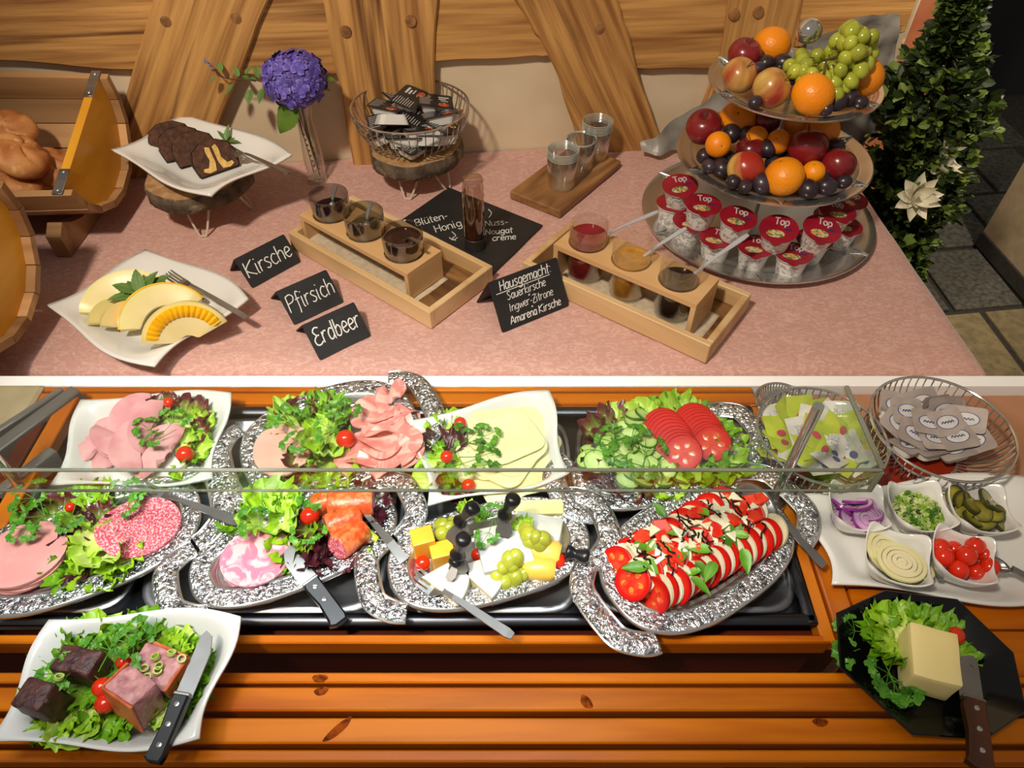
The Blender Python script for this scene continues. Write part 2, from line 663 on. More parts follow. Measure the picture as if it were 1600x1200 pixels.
# ---- right side: salmon pillar, dark passage, cream wall end
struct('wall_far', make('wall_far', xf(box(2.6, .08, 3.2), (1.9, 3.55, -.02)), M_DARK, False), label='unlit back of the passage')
struct('wall_pillar', make('wall_pillar', xf(box(.27, .14, 2.9, .006), (1.318, 2.43, 0)), M_SALMON, False), label='salmon painted pillar behind the green plant')
a, b = U(1524, 381, 0), U(1604, 474, 0)
v = (b - a).normalized()
ln = 1.3
c = a + v * (ln / 2)
struct('wall_right', make('wall_right', xf(box(ln, .10, 2.6, .004), (0, .05, 0)), M_CREAM, False), (c.x, c.y, 0), (0, 0, atan2(v.y, v.x)), label='cream wall end at the passage')
struct('baseboard_right', make('baseboard_right', box(ln, .012, .06, .003), M_GROUT, False), (c.x - v.y * -.006 * 0, c.y, 0), (0, 0, atan2(v.y, v.x)), label='thin dark skirting along the cream wall')

# ---- added white board standing in for the blank bar between the two views
y0, y1 = D(603, ZD), D(587, ZD)
struct('wall_divider', make('wall_divider', box(3.2, y1 - y0, ZD, .0008), M_BAR_WHITE, False), (0, (y0 + y1) / 2, 0), label='white board added where a blank bar parts the two views')

# ---- table and cloth of the far buffet
table = thing('buffet_table', 'long table hidden under the pink velvet cloth', 'table', loc=(-.2, 1.2, 0))
ty0 = D(574, ZT)
XR0 = U(1536, 572, ZT).x
part(table, 'table_top', make('table_top', xf(box(1.62, .60, .025, .004), (0, 0, ZT - .035)), M_LIGHTWOOD), (-.10, .0, 0))
for sx in (-.75, .6):
    for sy in (-.25, .25):
        part(table, 'leg', make('leg', box(.05, .05, ZT - .035, .004), M_LIGHTWOOD), (sx, sy, 0))
# cloth: flat top, right edge and front edge roll over and hang
def cloth_edge_right(y):
    # right edge seen from (1348,300) to (1536,572)
    p, q = U(1352, 305, ZT), U(1532, 568, ZT)
    t = (y - q.y) / (p.y - q.y)
    return q.x + (p.x - q.x) * t
def cloth_fn(u, v):
    # v: 0 front hem .. 1 back ; u: 0 left .. 1 right hem
    yf, xl = ty0, -1.25
    drop = .30
    vv = v * 1.5 - .5
    if vv < 0:
        y, hy = yf, -vv / .5 * drop
    else:
        y, hy = yf + (vv ** .9) * (1.70 - yf), 0
    xr = cloth_edge_right(y)
    uu = u * 1.25
    if uu <= 1:
        x, hx = xl + (xr - xl) * uu, 0
    else:
        x, hx = xr, (uu - 1) / .25 * drop
    yw = WY0 + WSL * x - .002
    y = min(y, yw)
    h = max(hx, hy)
    z = ZT
    if hy > 0:
        z -= hy
        y -= .012 * min(1, hy / .02) + .016 * (hy / drop) * (1 + sin(x * 31) * .8)
    if hx > 0:
        z = min(z, ZT - hx)
        x += .012 * min(1, hx / .02) + .02 * (hx / drop) * (1 + sin(y * 37) * .8)
    if h == 0:
        z += .0016 * noise.noise(Vector((x * 7, y * 7, 0))) + .0012 * noise.noise(Vector((x * 19, y * 19, 3)))
        z += -.006 * max(0, 1 - (xr - x) / .03) ** 2 - .005 * max(0, 1 - (y - yf) / .03) ** 2
    return (x, y, z)
tablecloth = thing('tablecloth', 'pink crushed velvet tablecloth covering the far buffet table', 'tablecloth',
                   me=make('tablecloth', thick(grid(cloth_fn, 150, 120), .002), M_CLOTH, 'all'))

# grey plastic film bunched behind the fruit stand
def film(u, v):
    top = [(1000, 222), (1040, 200), (1120, 152), (1240, 84), (1330, 32), (1385, 18), (1408, 24)]
    bot = [(1000, 230), (1060, 232), (1130, 232), (1230, 228), (1330, 222), (1375, 200), (1392, 150)]
    k = u * 6
    i = min(int(k), 5)
    f = k - i
    pt = [top[i][j] * (1 - f) + top[i + 1][j] * f for j in (0, 1)]
    pb = [bot[i][j] * (1 - f) + bot[i + 1][j] * f for j in (0, 1)]
    x, z = wallpt(pb[0] + (pt[0] - pb[0]) * v, pb[1] + (pt[1] - pb[1]) * v, .06)
    w = .06 + .03 * noise.noise(Vector((x * 8, z * 8, 0))) + .02 * noise.noise(Vector((x * 22, z * 22, 5)))
    p = W0 + WX * x + WN * (w + .02 * (1 - v))
    zz = max(z, ZT + .004) + .012 * noise.noise(Vector((x * 15, 0, 2)))
    return (p.x, p.y, max(zz, ZT + .003))
thing('plastic_sheet', 'crumpled grey plastic sheet slumped behind the tiered fruit stand', 'plastic sheet',
      me=make('plastic_sheet', grid(film, 60, 24), M_SHEET, 'all'))

# ---- the near counter: timber frame, slats, chilled basin
XB0, XB1 = -1.05, U(1276, 976, ZD).x          # basin left / right
YB0, YB1 = D(976, ZD), D(638, ZD)             # basin front / back
counter = thing('buffet_counter', 'varnished pine buffet counter with slatted deck and front tray slide', 'counter', loc=(0, .5, 0))
oy = .5
def board(x0, x1, y0, y1, z0, z1, m=M_SLAT, name='slat', bev=.002):
    return part(counter, name, make(name, box(x1 - x0, y1 - y0, z1 - z0, bev), m), ((x0 + x1) / 2, (y0 + y1) / 2 - oy, z0))
# rear slats
rows = [(638, 632), (631, 613), (611.5, 604)]
rr = [(637.5, 633.2), (630.3, 613.6), (610.4, 603.6)]
for r0, r1 in rr:
    board(U(54, 620, ZD).x, U(1180, 620, ZD).x, D(r0, ZD), D(r1, ZD), ZD - .022, ZD)
# front rail and dark front panel
yr0, yr1 = D(1005, ZD), D(991, ZD)
board(XB0 - .08, XB1 + .012, yr0, yr1, ZD - .03, ZD, name='front_rail')
board(XB0 - .08, XB1 + .012, yr0 + .012, yr0 + .03, .05, ZD - .03, M_DARKWOOD, 'front_panel')
board(XB1 + .0125, XB1 + .03, yr0 + .03, YB1 + .04, .05, ZD - .03, M_DARKWOOD, 'side_panel')
# right side rails beside the basin
for i, (p, q) in enumerate(((1279, 1303), (1306, 1345))):
    xa, xb = U(p, 985, ZD).x, U(q, 985, ZD).x
    part(counter, 'side_rail', make('side_rail', box(xb - xa - .001, YB1 - yr1 + .02, .022, .002), M_SLATY), ((xa + xb) / 2, (yr1 + YB1) / 2 - oy + .0, ZD - .022))
# left side rails
for p, q, yy in ((8, 34, 760), (38, 66, 760)):
    xa, xb = U(p, yy, ZD).x, U(q, yy, ZD).x
    part(counter, 'side_rail', make('side_rail', box(xb - xa, YB1 - YB0 - .0, .02, .002), M_DARKWOOD if p == 8 else M_SLATY), ((xa + xb) / 2, (YB0 + YB1) / 2 - oy + .004, ZD + .0045))
# tray slide slats
ZS = ZD - .008
for r0, r1 in ((1067, 1050), (1110.5, 1073), (1161.5, 1121), (1190.5, 1171)):
    board(-1.0, 1.0, D(r0, ZS), D(r1, ZS), ZS - .022, ZS)
M_KNOT = mat('pine_knot', rgb(84, 34, 12), .7, col2=rgb(150, 68, 12), scale=110, lo=.40, hi=.62, distort=1.0, spec=.05)
slats_ = [c for c in counter.children if c.name.startswith('slat')][-4:]
def knot(i, px, py, w, h, a):
    p = U(px, py, ZS)
    s_ = slats_[i]
    n = 18
    V = [(0, 0, .0003)] + [(w * (1 + .12 * sin(3 * 2 * pi * k / n)) * cos(2 * pi * k / n), h * sin(2 * pi * k / n), .00012) for k in range(n)]
    part(s_, 'knot', make('knot', (V, [(0, 1 + k, 1 + (k + 1) % n) for k in range(n)]), M_KNOT), (p.x - s_.location.x, p.y - oy - s_.location.y, .022), (0, 0, a))
knot(0, 500, 1060, .009, .0045, 0)
knot(1, 502, 1080, .008, .0048, .2)
knot(1, 916, 1097, .0085, .0055, -.9)
knot(2, 528, 1140, .018, .0048, .75)
knot(2, 1282, 1129, .0085, .0045, 0)
ys0, ys1 = D(1191, ZS), D(1050, ZS)
for x in (-.9, .80):
    board(x - .02, x + .02, ys0 + .004, yr0 + .012, ZS - .06, ZS - .024, M_DARKWOOD, 'bracket')
# right-hand wooden deck (same height) and the raised dark red shelf behind it
xr0 = U(1348, 985, ZD).x
yk0, yk1 = D(1056, ZD), D(800, ZD)
n = 4
for k in range(n):
    ya, yb = yk0 + (yk1 - yk0) * k / n, yk0 + (yk1 - yk0) * (k + 1) / n
    board(xr0, .72, ya + .0012, yb - .0012, ZD - .022, ZD, name='deck_board')
board(U(1245, 800, ZD).x, U(1512, 735, ZD).x, yk1 + .002, D(705, ZD), ZD - .022, ZD + .001, M_REDWOOD, 'deck_board')
for x in (xr0 + .05, .76):
    board(x - .02, x + .02, yk0 + .03, yk0 + .07, .0, ZD - .022, M_DARKWOOD, 'leg')
for x in (-1.0, -.3, .3):
    board(x - .03, x + .03, .40, .46, .0, .05, M_DARKWOOD, 'foot')

# pale wall end at the left of the counter
struct('wall_left', make('wall_left', xf(box(.6, D(604, ZD) - D(668, ZD), ZD + .006, .004), (U(52, 636, ZD).x - .3, (D(604, ZD) + D(668, ZD)) / 2, 0)), M_CREAM, False), label='pale wall end at the left of the counter')
# plaster ledge at the right end
M_BROWNP = mat('brown_plaster', rgb(176, 126, 92), .85, col2=rgb(150, 102, 72), scale=9, detail=5, bump=.5, bscale=16, bdist=.012)
xl = U(1500, 720, ZD).x
struct('wall_ledge', make('wall_ledge', xf(box(1.3, D(600, ZD) - D(770, ZD) - .005, ZD - .012, .01), (xl + .65 + .006, (D(604, ZD) + D(770, ZD)) / 2 , 0)), M_BROWNP, False), label='brown plastered ledge at the right end of the counter')
struct('wall_ledge_back', make('wall_ledge_back', xf(box(xl - U(1205, 620, ZD).x, D(604.5, ZD) - D(704, ZD) - .003, ZD - .012, .004), ((xl + U(1205, 620, ZD).x) / 2, (D(604.5, ZD) + D(704, ZD)) / 2, 0)), M_BROWNP, False), label='brown plastered ledge behind the wire bowls')

# chilled basin: dark steel tray with recessed lids
basin = thing('chilled_basin', 'dark steel chilled basin with recessed lids set into the counter', 'basin', loc=((XB0 + XB1) / 2, (YB0 + YB1) / 2, ZD))
bw, bh = XB1 - XB0, YB1 - YB0
part(basin, 'basin_floor', make('basin_floor', xf(box(bw - .01, bh - .01, .004), (0, 0, -.016)), M_STEEL_D, False))
rimg = join(*[tube([(-bw / 2, s * (bh / 2 - .006), 0), (bw / 2, s * (bh / 2 - .006), 0)], .008, 8, flat=.8) for s in (-1, 1)],
            *[tube([(s * (bw / 2 - .006), -bh / 2, 0), (s * (bw / 2 - .006), bh / 2, 0)], .008, 8, flat=.8) for s in (-1, 1)])
part(basin, 'basin_rim', make('basin_rim', rimg, M_STEEL_D))
xs = [U(px, 950, ZD).x for px in (-190, 198, 600, 914, 1262)]
for a, b in zip(xs, xs[1:]):
    w = b - a - .006
    hh = bh - .03
    def ring(s, z):
        q = []
        for k in range(40):
            t = 2 * pi * k / 40
            e = .28
            q.append((w / 2 * s * abs(cos(t)) ** e * (1 if cos(t) > 0 else -1), hh / 2 * s * abs(sin(t)) ** e * (1 if sin(t) > 0 else -1), z))
        return q
    V, F = [], []
    prof = [(1, -.010), (1, -.002), (.985, 0), (.95, 0), (.93, -.003), (.78, -.004), (.74, -.008), (.5, -.009)]
    for s, z in prof:
        V += ring(s, z)
    for i in range(len(prof) - 1):
        for k in range(40):
            F.append((i * 40 + k, i * 40 + (k + 1) % 40, (i + 1) * 40 + (k + 1) % 40, (i + 1) * 40 + k))
    F.append(tuple(range((len(prof) - 1) * 40, len(prof) * 40)))
    part(basin, 'lid', make('lid', (V, F), M_STEEL), ((a + b) / 2 - (XB0 + XB1) / 2, 0, -.002))

# steel rail at the left end of the counter
rail_t = thing('steel_end_rail', 'grey steel end rail running along the left side of the counter', 'rail', loc=tuple(U(40, 660, ZD)))
o = U(40, 660, ZD)
for p0, p1, w in (((118, 606), (-40, 722), .022), ((96, 606), (-60, 706), .012), ((82, 700), (-10, 770), .016)):
    a, b = U(*p0, ZD + .03), U(*p1, ZD + .03)
    d = (b - a)
    part(rail_t, 'bar', make('bar', box(d.length, w, .03, .002), mat('satin_rail', rgb(128, 124, 120), .5, .3, col2=rgb(100, 96, 92), scale=30, stretch=(.05, 1, 1))), tuple((a + b) / 2 - o - Vector((0, 0, .03))), (0, 0, atan2(d.y, d.x)))

# sneeze guard
ZG = 1.0
yg0, yg1 = D(736, ZG), D(606, ZG)
xg1 = XY(1378, yg0, ZG)
guard = thing('sneeze_guard', 'clear glass sneeze guard on chrome posts over the chilled trays', 'sneeze guard', loc=(0, .48, ZD))
gz = ZG - ZD
part(guard, 'glass_shelf', make('glass_shelf', xf(box(xg1 + 1.1, yg1 - yg0, .004), ((xg1 - 1.1) / 2, (yg0 + yg1) / 2 - .48, gz)), G_SHEET, False))
zl = ZY(yg0, 767)
part(guard, 'glass_lip', make('glass_lip', xf(box(xg1 + 1.1, .004, ZG - zl), ((xg1 - 1.1) / 2, yg0 - .48, zl - ZD)), G_SHEET, False))
part(guard, 'shelf_edge', make('shelf_edge', xf(box(xg1 + 1.1, .004, .0034, .001), ((xg1 - 1.1) / 2, yg0 - .48, gz)), G_GEDGE, False))
part(guard, 'lip_edge', make('lip_edge', xf(box(xg1 + 1.1, .003, .0012), ((xg1 - 1.1) / 2, yg0 - .48, zl - ZD)), G_GEDGE, False))
part(guard, 'side_edge', make('side_edge', xf(box(.005, yg1 - yg0, .005, .001), (xg1, (yg0 + yg1) / 2 - .48, gz)), G_GEDGE, False))
part(guard, 'glass_end', make('glass_end', xf(box(.004, yg1 - yg0, ZG - zl), (xg1, (yg0 + yg1) / 2 - .48, zl - ZD)), G_SHEET, False))
part(guard, 'end_edge', make('end_edge', xf(box(.005, .005, ZG - zl, .001), (xg1, yg0 - .48, zl - ZD)), G_GEDGE, False))
for p in ((1206, 786), (46, 775)):
    b = U(*p, ZD)
    top = .198
    g = lathe([(0, 0), (.017, 0), (.017, .004), (.013, .010), (.0075, .018), (.0065, .03), (.0065, top), (0, top)], 16)
    part(guard, 'post', make('post', g, M_CHROME), (b.x, b.y - .48, .0))
# ================================================================== FAR BUFFET: bread, cake, melon, fruit, jams
def wavy_plate(name, label, corners, z_base, rims, wave=.05, m=M_PLATE, n=32, lift=.0, well=.5, group=None, wave2=.45, cat='plate'):
    """four-cornered porcelain plate with swung edges and raised corners"""
    Z = rims if isinstance(rims, (list, tuple)) else [rims] * 4
    C = [U(c[0], c[1], z) for c, z in zip(corners, Z)]
    ctr = sum(C, Vector()) / 4
    ctr.z = z_base
    sz = (C[0] - C[2]).length
    def fn(u, v):
        # u,v 0..1
        p = C[0] * (1 - u) * (1 - v) + C[1] * u * (1 - v) + C[2] * u * v + C[3] * (1 - u) * v
        e0, e1_ = (C[1] - C[0]), (C[3] - C[0])
        a, b = 2 * u - 1, 2 * v - 1
        p = p + e0.normalized() * (sz * wave * (1 - b * b) * a) - e1_.normalized() * (sz * wave * wave2 * (1 - a * a) * b)
        p = p + e0.normalized() * (sz * .02 * sin(pi * b) * a) + e1_.normalized() * (sz * .02 * sin(pi * a) * b)
        d = (abs(a) ** 5 + abs(b) ** 5) ** .2
        d = min(d, 1.0)
        t = max(0, (d - well) / (1 - well))
        t = t * t * (3 - 2 * t) * .55 + t * .45
        p.z = z_base + .004 + (p.z - z_base - .004) * t + lift * (abs(a) * abs(b)) ** 3
        return tuple(p - ctr)
    g = thick(grid(fn, n, n), .0042)
    o = thing(name, label, cat, group, tuple(ctr), me=make(name, g, m, 'all'))
    return o


def arc(c, r, a0, a1, n, plane='xz'):
    out = []
    for k in range(n + 1):
        a = a0 + (a1 - a0) * k / n
        out.append((c[0] + r * cos(a), c[1], c[2] + r * sin(a)))
    return out

# ---- bread barrels
Cb = Vector((1.305, .927))
Rb = .154
ev, nv_ = Vector((.943, .333)), Vector((.333, -.943))
Lb = .78
def bpt(th, r, x):
    p = ev * (r * cos(th)) + nv_ * (r * sin(th))
    return (x, p.x, p.y)
barrel = thing('bread_barrel', 'half barrel bread box of oiled staves, lying open against the wall and holding rolls', 'bread box', 'bread barrels', (-.828, Cb.x, Cb.y))
NS = 9
for k in range(NS):
    t0, t1 = pi * k / NS + .006, pi * (k + 1) / NS - .006
    V, F = [], []
    nx = 8
    for i in range(nx + 1):
        x = -Lb * i / nx
        bul = 1 + .05 * (1 - (2 * i / nx - 1) ** 2)
        for th, r in ((t0, Rb), (t1, Rb), (t1, Rb - .014), (t0, Rb - .014)):
            V.append(bpt(th, r * bul + .0015 * (k % 2), x))
    for i in range(nx):
        for q in range(4):
            w = (q + 1) % 4
            F.append((i * 4 + q, i * 4 + w, (i + 1) * 4 + w, (i + 1) * 4 + q))
    F += [(3, 2, 1, 0), tuple(range(nx * 4, nx * 4 + 4))]
    part(barrel, 'stave', make('stave', (V, F), M_BARREL, False))
def half_disc(x0, x1, r, m=M_BARREL_END):
    P = [bpt(pi * k / 28, r, 0)[1:] for k in range(29)]
    V = [(x0, a, b) for a, b in P] + [(x1, a, b) for a, b in P]
    n = len(P)
    F = [tuple(range(n)), tuple(reversed(range(n, 2 * n)))]
    for k in range(n):
        F.append((k, n + k, n + (k + 1) % n, (k + 1) % n))
    return make('end_board', (V, F), m, False)
for xx in (-.034, -Lb + .05):
    part(barrel, 'end_board', half_disc(xx, xx + .017, Rb - .0125))
# straps over the cut edge at both ends of the end board
for s, ln in ((1, .07), (-1, .06)):
    st = part(barrel, 'metal_strap', make('metal_strap', box(.020, ln, .0022, .0008), M_STEEL), (-.025, ev.x * s * (Rb - .03), ev.y * s * (Rb - .03) + .001), (atan2(ev.y, ev.x), 0, 0))
    for q in (-1, 1):
        part(st, 'screw', make('screw', lathe([(.0032, 0), (.0032, .001), (.002, .0022), (0, .0025)], 10), M_CHROME), (0, q * ln * .36, .0018))
# cradle
for xx in (-.075, -Lb + .08):
    P = [(-.13, ZT - Cb.y + .002), (.17, ZT - Cb.y + .002), (.17, -.085), (.135, -.085)]
    P += [bpt(pi * k / 16, Rb + .020, 0)[1:] for k in range(3, 14)]
    P += [(-.13, ZT - Cb.y + .05)]
    Q = [(p[0], p[1]) for p in P if p[1] < 0.0]
    V = [(xx, a, b) for a, b in Q] + [(xx - .03, a, b) for a, b in Q]
    n = len(Q)
    F = [tuple(range(n)), tuple(reversed(range(n, 2 * n)))] + [(k, n + k, n + (k + 1) % n, (k + 1) % n) for k in range(n)]
    part(barrel, 'cradle', make('cradle', (V, F), M_BARREL, False))
dup(barrel, (-.84, Cb.x - .412, Cb.y), label='nearer half barrel bread box, cut off by the left edge beside the melon plate')

M_CRUST = mat('bread_crust', rgb(208, 146, 86), .6, col2=rgb(178, 108, 56), scale=22, detail=5, bump=.25, bscale=60, hue=.1, col3=rgb(224, 182, 128), scale3=40, lo3=.60, hi3=.74)
def roll_geo(seed, r=.05):
    rr = random.Random(seed)
    g = ball(1, 1, 1, 40, 22)
    V = []
    tw = rr.uniform(.5, .9)
    for x, y, z in g[0]:
        a = atan2(y, x)
        q = hypot(x, y)
        z2 = z * (.62 if z > 0 else .45)
        if z > 0:
            s = sin(2.5 * (a + tw * (1 - q) * 2))
            gr = math.exp(-(s * 3.2) ** 2) * min(1, q * 3) * (1 - q ** 4)
            bulge = abs(s) ** .6 * .10 * q
            z2 += bulge * (1 - q * .4) - gr * .13
            x *= 1 - gr * .05
            y *= 1 - gr * .05
        w = 1 + .05 * noise.noise(Vector((x * 2 + seed, y * 2, z)))
        V.append((x * r * w, y * r * w, z2 * r * w))
    return V, g[1]
ROLLS = [make('bread_roll', roll_geo(k, .053), M_CRUST, 'all') for k in range(3)]
for i, (px, py, z, tl, l) in enumerate(((14, 208, .905, (.25, .1, .3), 'topmost crusty roll, tucked behind the star-cut roll in the barrel'),
                                         (28, 246, .905, (.55, .30, 1.2), 'large star-cut roll at the front of the bread barrel'),
                                         (84, 264, .850, (.3, -.2, 2.2), 'darker roll low beside the barrel end board'),
                                         (22, 296, .850, (.2, .1, .8), 'roll at the bottom edge of the barrel under the star-cut roll'),
                                         (-40, 230, .90, (.3, .3, .4), 'roll half hidden at the left edge in the barrel'))):
    p = U(px, py, z)
    thing('bread_roll', l, 'bread roll', 'rolls in the bread barrel', tuple(p), tl, ROLLS[i % 3])

# ---- log slice stands
M_BARK = mat('bark', rgb(110, 92, 74), .9, col2=rgb(70, 56, 44), scale=40, detail=6, bump=1.0, bscale=50, bdist=.008, col3=rgb(140, 126, 100), scale3=30, lo3=.6, hi3=.7)
M_LOGTOP = mat('log_cut_face', rgb(190, 152, 106), .7, col2=rgb(158, 118, 76), scale=60, detail=4)
def log_stand(c, r, z0, z1, label, feet):
    o = thing('log_slice_stand', label, 'stand', 'log slice stands', (c.x, c.y, ZT))
    def prof(a, k):
        return r * (1 + .035 * sin(3 * a + k) + .02 * sin(7 * a) + .012 * noise.noise(Vector((cos(a) * 6, sin(a) * 6, k))))
    V, F = [], []
    n = 72
    zs = [z0, z0 + .003, z0 + (z1 - z0) * .5, z1 - .003, z1]
    ss = [.96, 1, 1.01, 1, .97]
    for z, s in zip(zs, ss):
        for k in range(n):
            a = 2 * pi * k / n
            q = prof(a, 1) * s + .0022 * noise.noise(Vector((a * 14, z * 120, 2)))
            V.append((q * cos(a), q * sin(a), z - ZT))
    for i in range(len(zs) - 1):
        for k in range(n):
            F.append((i * n + k, i * n + (k + 1) % n, (i + 1) * n + (k + 1) % n, (i + 1) * n + k))
    part(o, 'bark', make('bark', (V, F), M_BARK, 'all'))
    top = [V[(len(zs) - 1) * n + k] for k in range(n)]
    bot = [V[k] for k in range(n)]
    part(o, 'cut_face', make('cut_face', (top + bot, [tuple(range(n)), tuple(reversed(range(n, 2 * n)))]), M_LOGTOP, False))
    h = z0 - ZT
    for a in feet:
        d = Vector((cos(a), sin(a), 0))
        s = Vector((-sin(a), cos(a), 0))
        P = []
        for q, hh in ((-.026, h), (-.022, h * .75), (-.008, .006), (0, .003), (.008, .006), (.022, h * .75), (.026, h)):
            P.append(tuple(d * (r * (.62 + .22 * (1 - hh / h))) + s * q + Vector((0, 0, hh))))
        part(o, 'hairpin_leg', make('hairpin_leg', tube(smoothline(P, 5), .0024, 6), M_WIREW))
    return o
c1 = Vector((XY(311, 1.335, .80), 1.335, 0))
log_stand(c1, .106, .786, .822, 'log slice stand with white hairpin legs carrying the cake plate', (-1.45, .25, 2.2))
c2 = Vector((XY(648, 1.475, .80), 1.475, 0))
log_stand(c2, .104, .776, .812, 'log slice stand with white hairpin legs carrying the wire bowl', (-1.75, -.55, .9, 2.6))

# ---- cake plate
wavy_plate('serving_plate', 'white wavy square plate with marble cake on the log stand', [(173, 233), (288, 178), (456, 241), (330, 305)], .824, [.868, .860, .868, .856], wave=.045, well=.45)
M_CAKE = mat('chocolate_cake', rgb(94, 58, 38), .85, col2=rgb(62, 36, 24), scale=120, detail=4, bump=.5, bscale=220, bdist=.003)
M_CAKE_L = mat('vanilla_cake', rgb(226, 188, 112), .85, col2=rgb(206, 162, 86), scale=120, bump=.4, bscale=220, bdist=.002)
M_CAKE_C = mat('chocolate_crust', rgb(44, 27, 20), .6, col2=rgb(32, 18, 13), scale=60, bump=.4, bscale=90)
def cake_prof(w, h):
    return [(-w * .5, 0), (w * .5, 0), (w * .56, h * .45), (w * .46, h * .8), (w * .2, h), (-w * .2, h * 1.0), (-w * .46, h * .8), (-w * .56, h * .45)]
def cake_slice(px, py, rot, lean, label, light=False):
    z = .83
    p = U(px, py, z)
    o = thing('cake_slice', label, 'cake', 'marble cake slices', tuple(p), (lean, 0, rot))
    w, h, t = .082, .062, .017
    P = cake_prof(w, h)
    g = prism(P, -t / 2, t / 2, .002)
    V = [(x, -zz, y) for x, y, zz in g[0]]
    part(o, 'crumb', make('crumb', (V, g[1]), M_CAKE, False))
    P2 = [(x * 1.03, y * 1.02 - .0006) for x, y in P]
    V2, F2 = [], []
    n = len(P)
    for yy in (-t / 2 + .0015, t / 2 - .0015):
        V2 += [(x, yy, zz) for x, zz in P2]
    for k in range(n):
        F2.append((k, n + k, n + (k + 1) % n, (k + 1) % n))
    part(o, 'crust', make('crust', (V2, F2), M_CAKE_C, False))
    if light:
        for sx in (-1, 1):
            Q = [(sx * .003, .050), (sx * .011, .053), (sx * .014, .044), (sx * .012, .026), (sx * .020, .013), (sx * .030, .014), (sx * .032, .008), (sx * .022, .003), (sx * .007, .005), (sx * .003, .02)]
            if sx < 0:
                Q = Q[::-1]
            g = prism(Q, t / 2 - .001, t / 2 + .0012)
            part(o, 'vanilla_swirl', make('vanilla_swirl', ([(x, -zz, y) for x, y, zz in g[0]], g[1]), M_CAKE_L, False))
    return o
cr = radians(33)
cake_slice(276, 238, cr, -.62, 'rearmost chocolate marble cake slice on the left of the row')
cake_slice(292, 246, cr, -.55, 'second dark marble cake slice from the left')
cake_slice(313, 254, cr, -.50, 'third dark marble cake slice, behind the cut face')
cake_slice(344, 268, cr + .1, -.46, 'front marble cake slice showing two pale vanilla swirls', True)

# ---- leaves and sprigs
M_MINT = mat('mint_leaf', rgb(78, 110, 44), .5, col2=rgb(52, 84, 28), scale=30, bump=.4, bscale=90, attr_col=rgb(96, 130, 62), attr_pos=(.0, .12), hue=.15)
M_STEM = mat('green_stem', rgb(86, 112, 48), .6, col2=rgb(70, 96, 40), scale=40)
def leaf_geo(L, W, curl=.15, fold=.25, serr=.06, n=12, seed=0):
    V, F, A = [], [], []
    cols = (-1, -.55, 0, .55, 1)
    for i in range(n + 1):
        t = i / n
        w = W * (sin(pi * min(1, t ** .75)) ** .8) * (1 - .15 * t)
        if 0 < i < n:
            w *= 1 + serr * (1 if i % 2 else -1)
        for c in cols:
            x = c * w / 2
            V.append((x, L * t, -curl * L * t * t + fold * abs(x) + .02 * L * sin(t * 9) * abs(c)))
            A.append(abs(c))
    m = len(cols)
    for i in range(n):
        for k in range(m - 1):
            F.append((i * m + k, i * m + k + 1, (i + 1) * m + k + 1, (i + 1) * m + k))
    return (V, F), A
_g, _a = leaf_geo(.05, .026)
LEAF = make('leaf', _g, M_MINT, 'all', _a)
_g, _a = leaf_geo(.05, .019, .3, .35)
LEAF2 = make('leaf', _g, M_MINT, 'all', _a)
def sprig(label, loc, leaves, group=None, stem=.03, cat='herb', name='mint_sprig', stemdir=(0, 0, 1)):
    o = thing(name, label, cat, group, tuple(loc))
    d = Vector(stemdir) * stem
    part(o, 'stem', make('stem', tube(smoothline([(0, 0, 0), tuple(d * .5 + Vector((.002, 0, 0))), tuple(d)], 4), .0014, 5), M_STEM))
    for az, el, s in leaves:
        part(o, 'leaf', LEAF if s > .8 else LEAF2, tuple(d * rnd(.6, 1)), (el, 0, az), sc=s)
    return o
sprig('small mint sprig standing behind the cake slices', U(357, 229, .838), [(-.2, 1.0, .7), (2.6, .5, .6), (-1.9, .4, .7), (.9, .8, .6), (-.8, .3, .65)], stem=.015)
sprig('mint sprig with pointed leaves lying on the melon', U(222, 462, .775), [(1.3, .25, 1.15), (.35, .7, .95), (-.9, .35, 1.25), (-.6, .55, 1.0), (1.9, .15, 1.15), (0.9, .5, .8), (2.6, .3, .7), (-.2, .75, .7)], stem=.006)

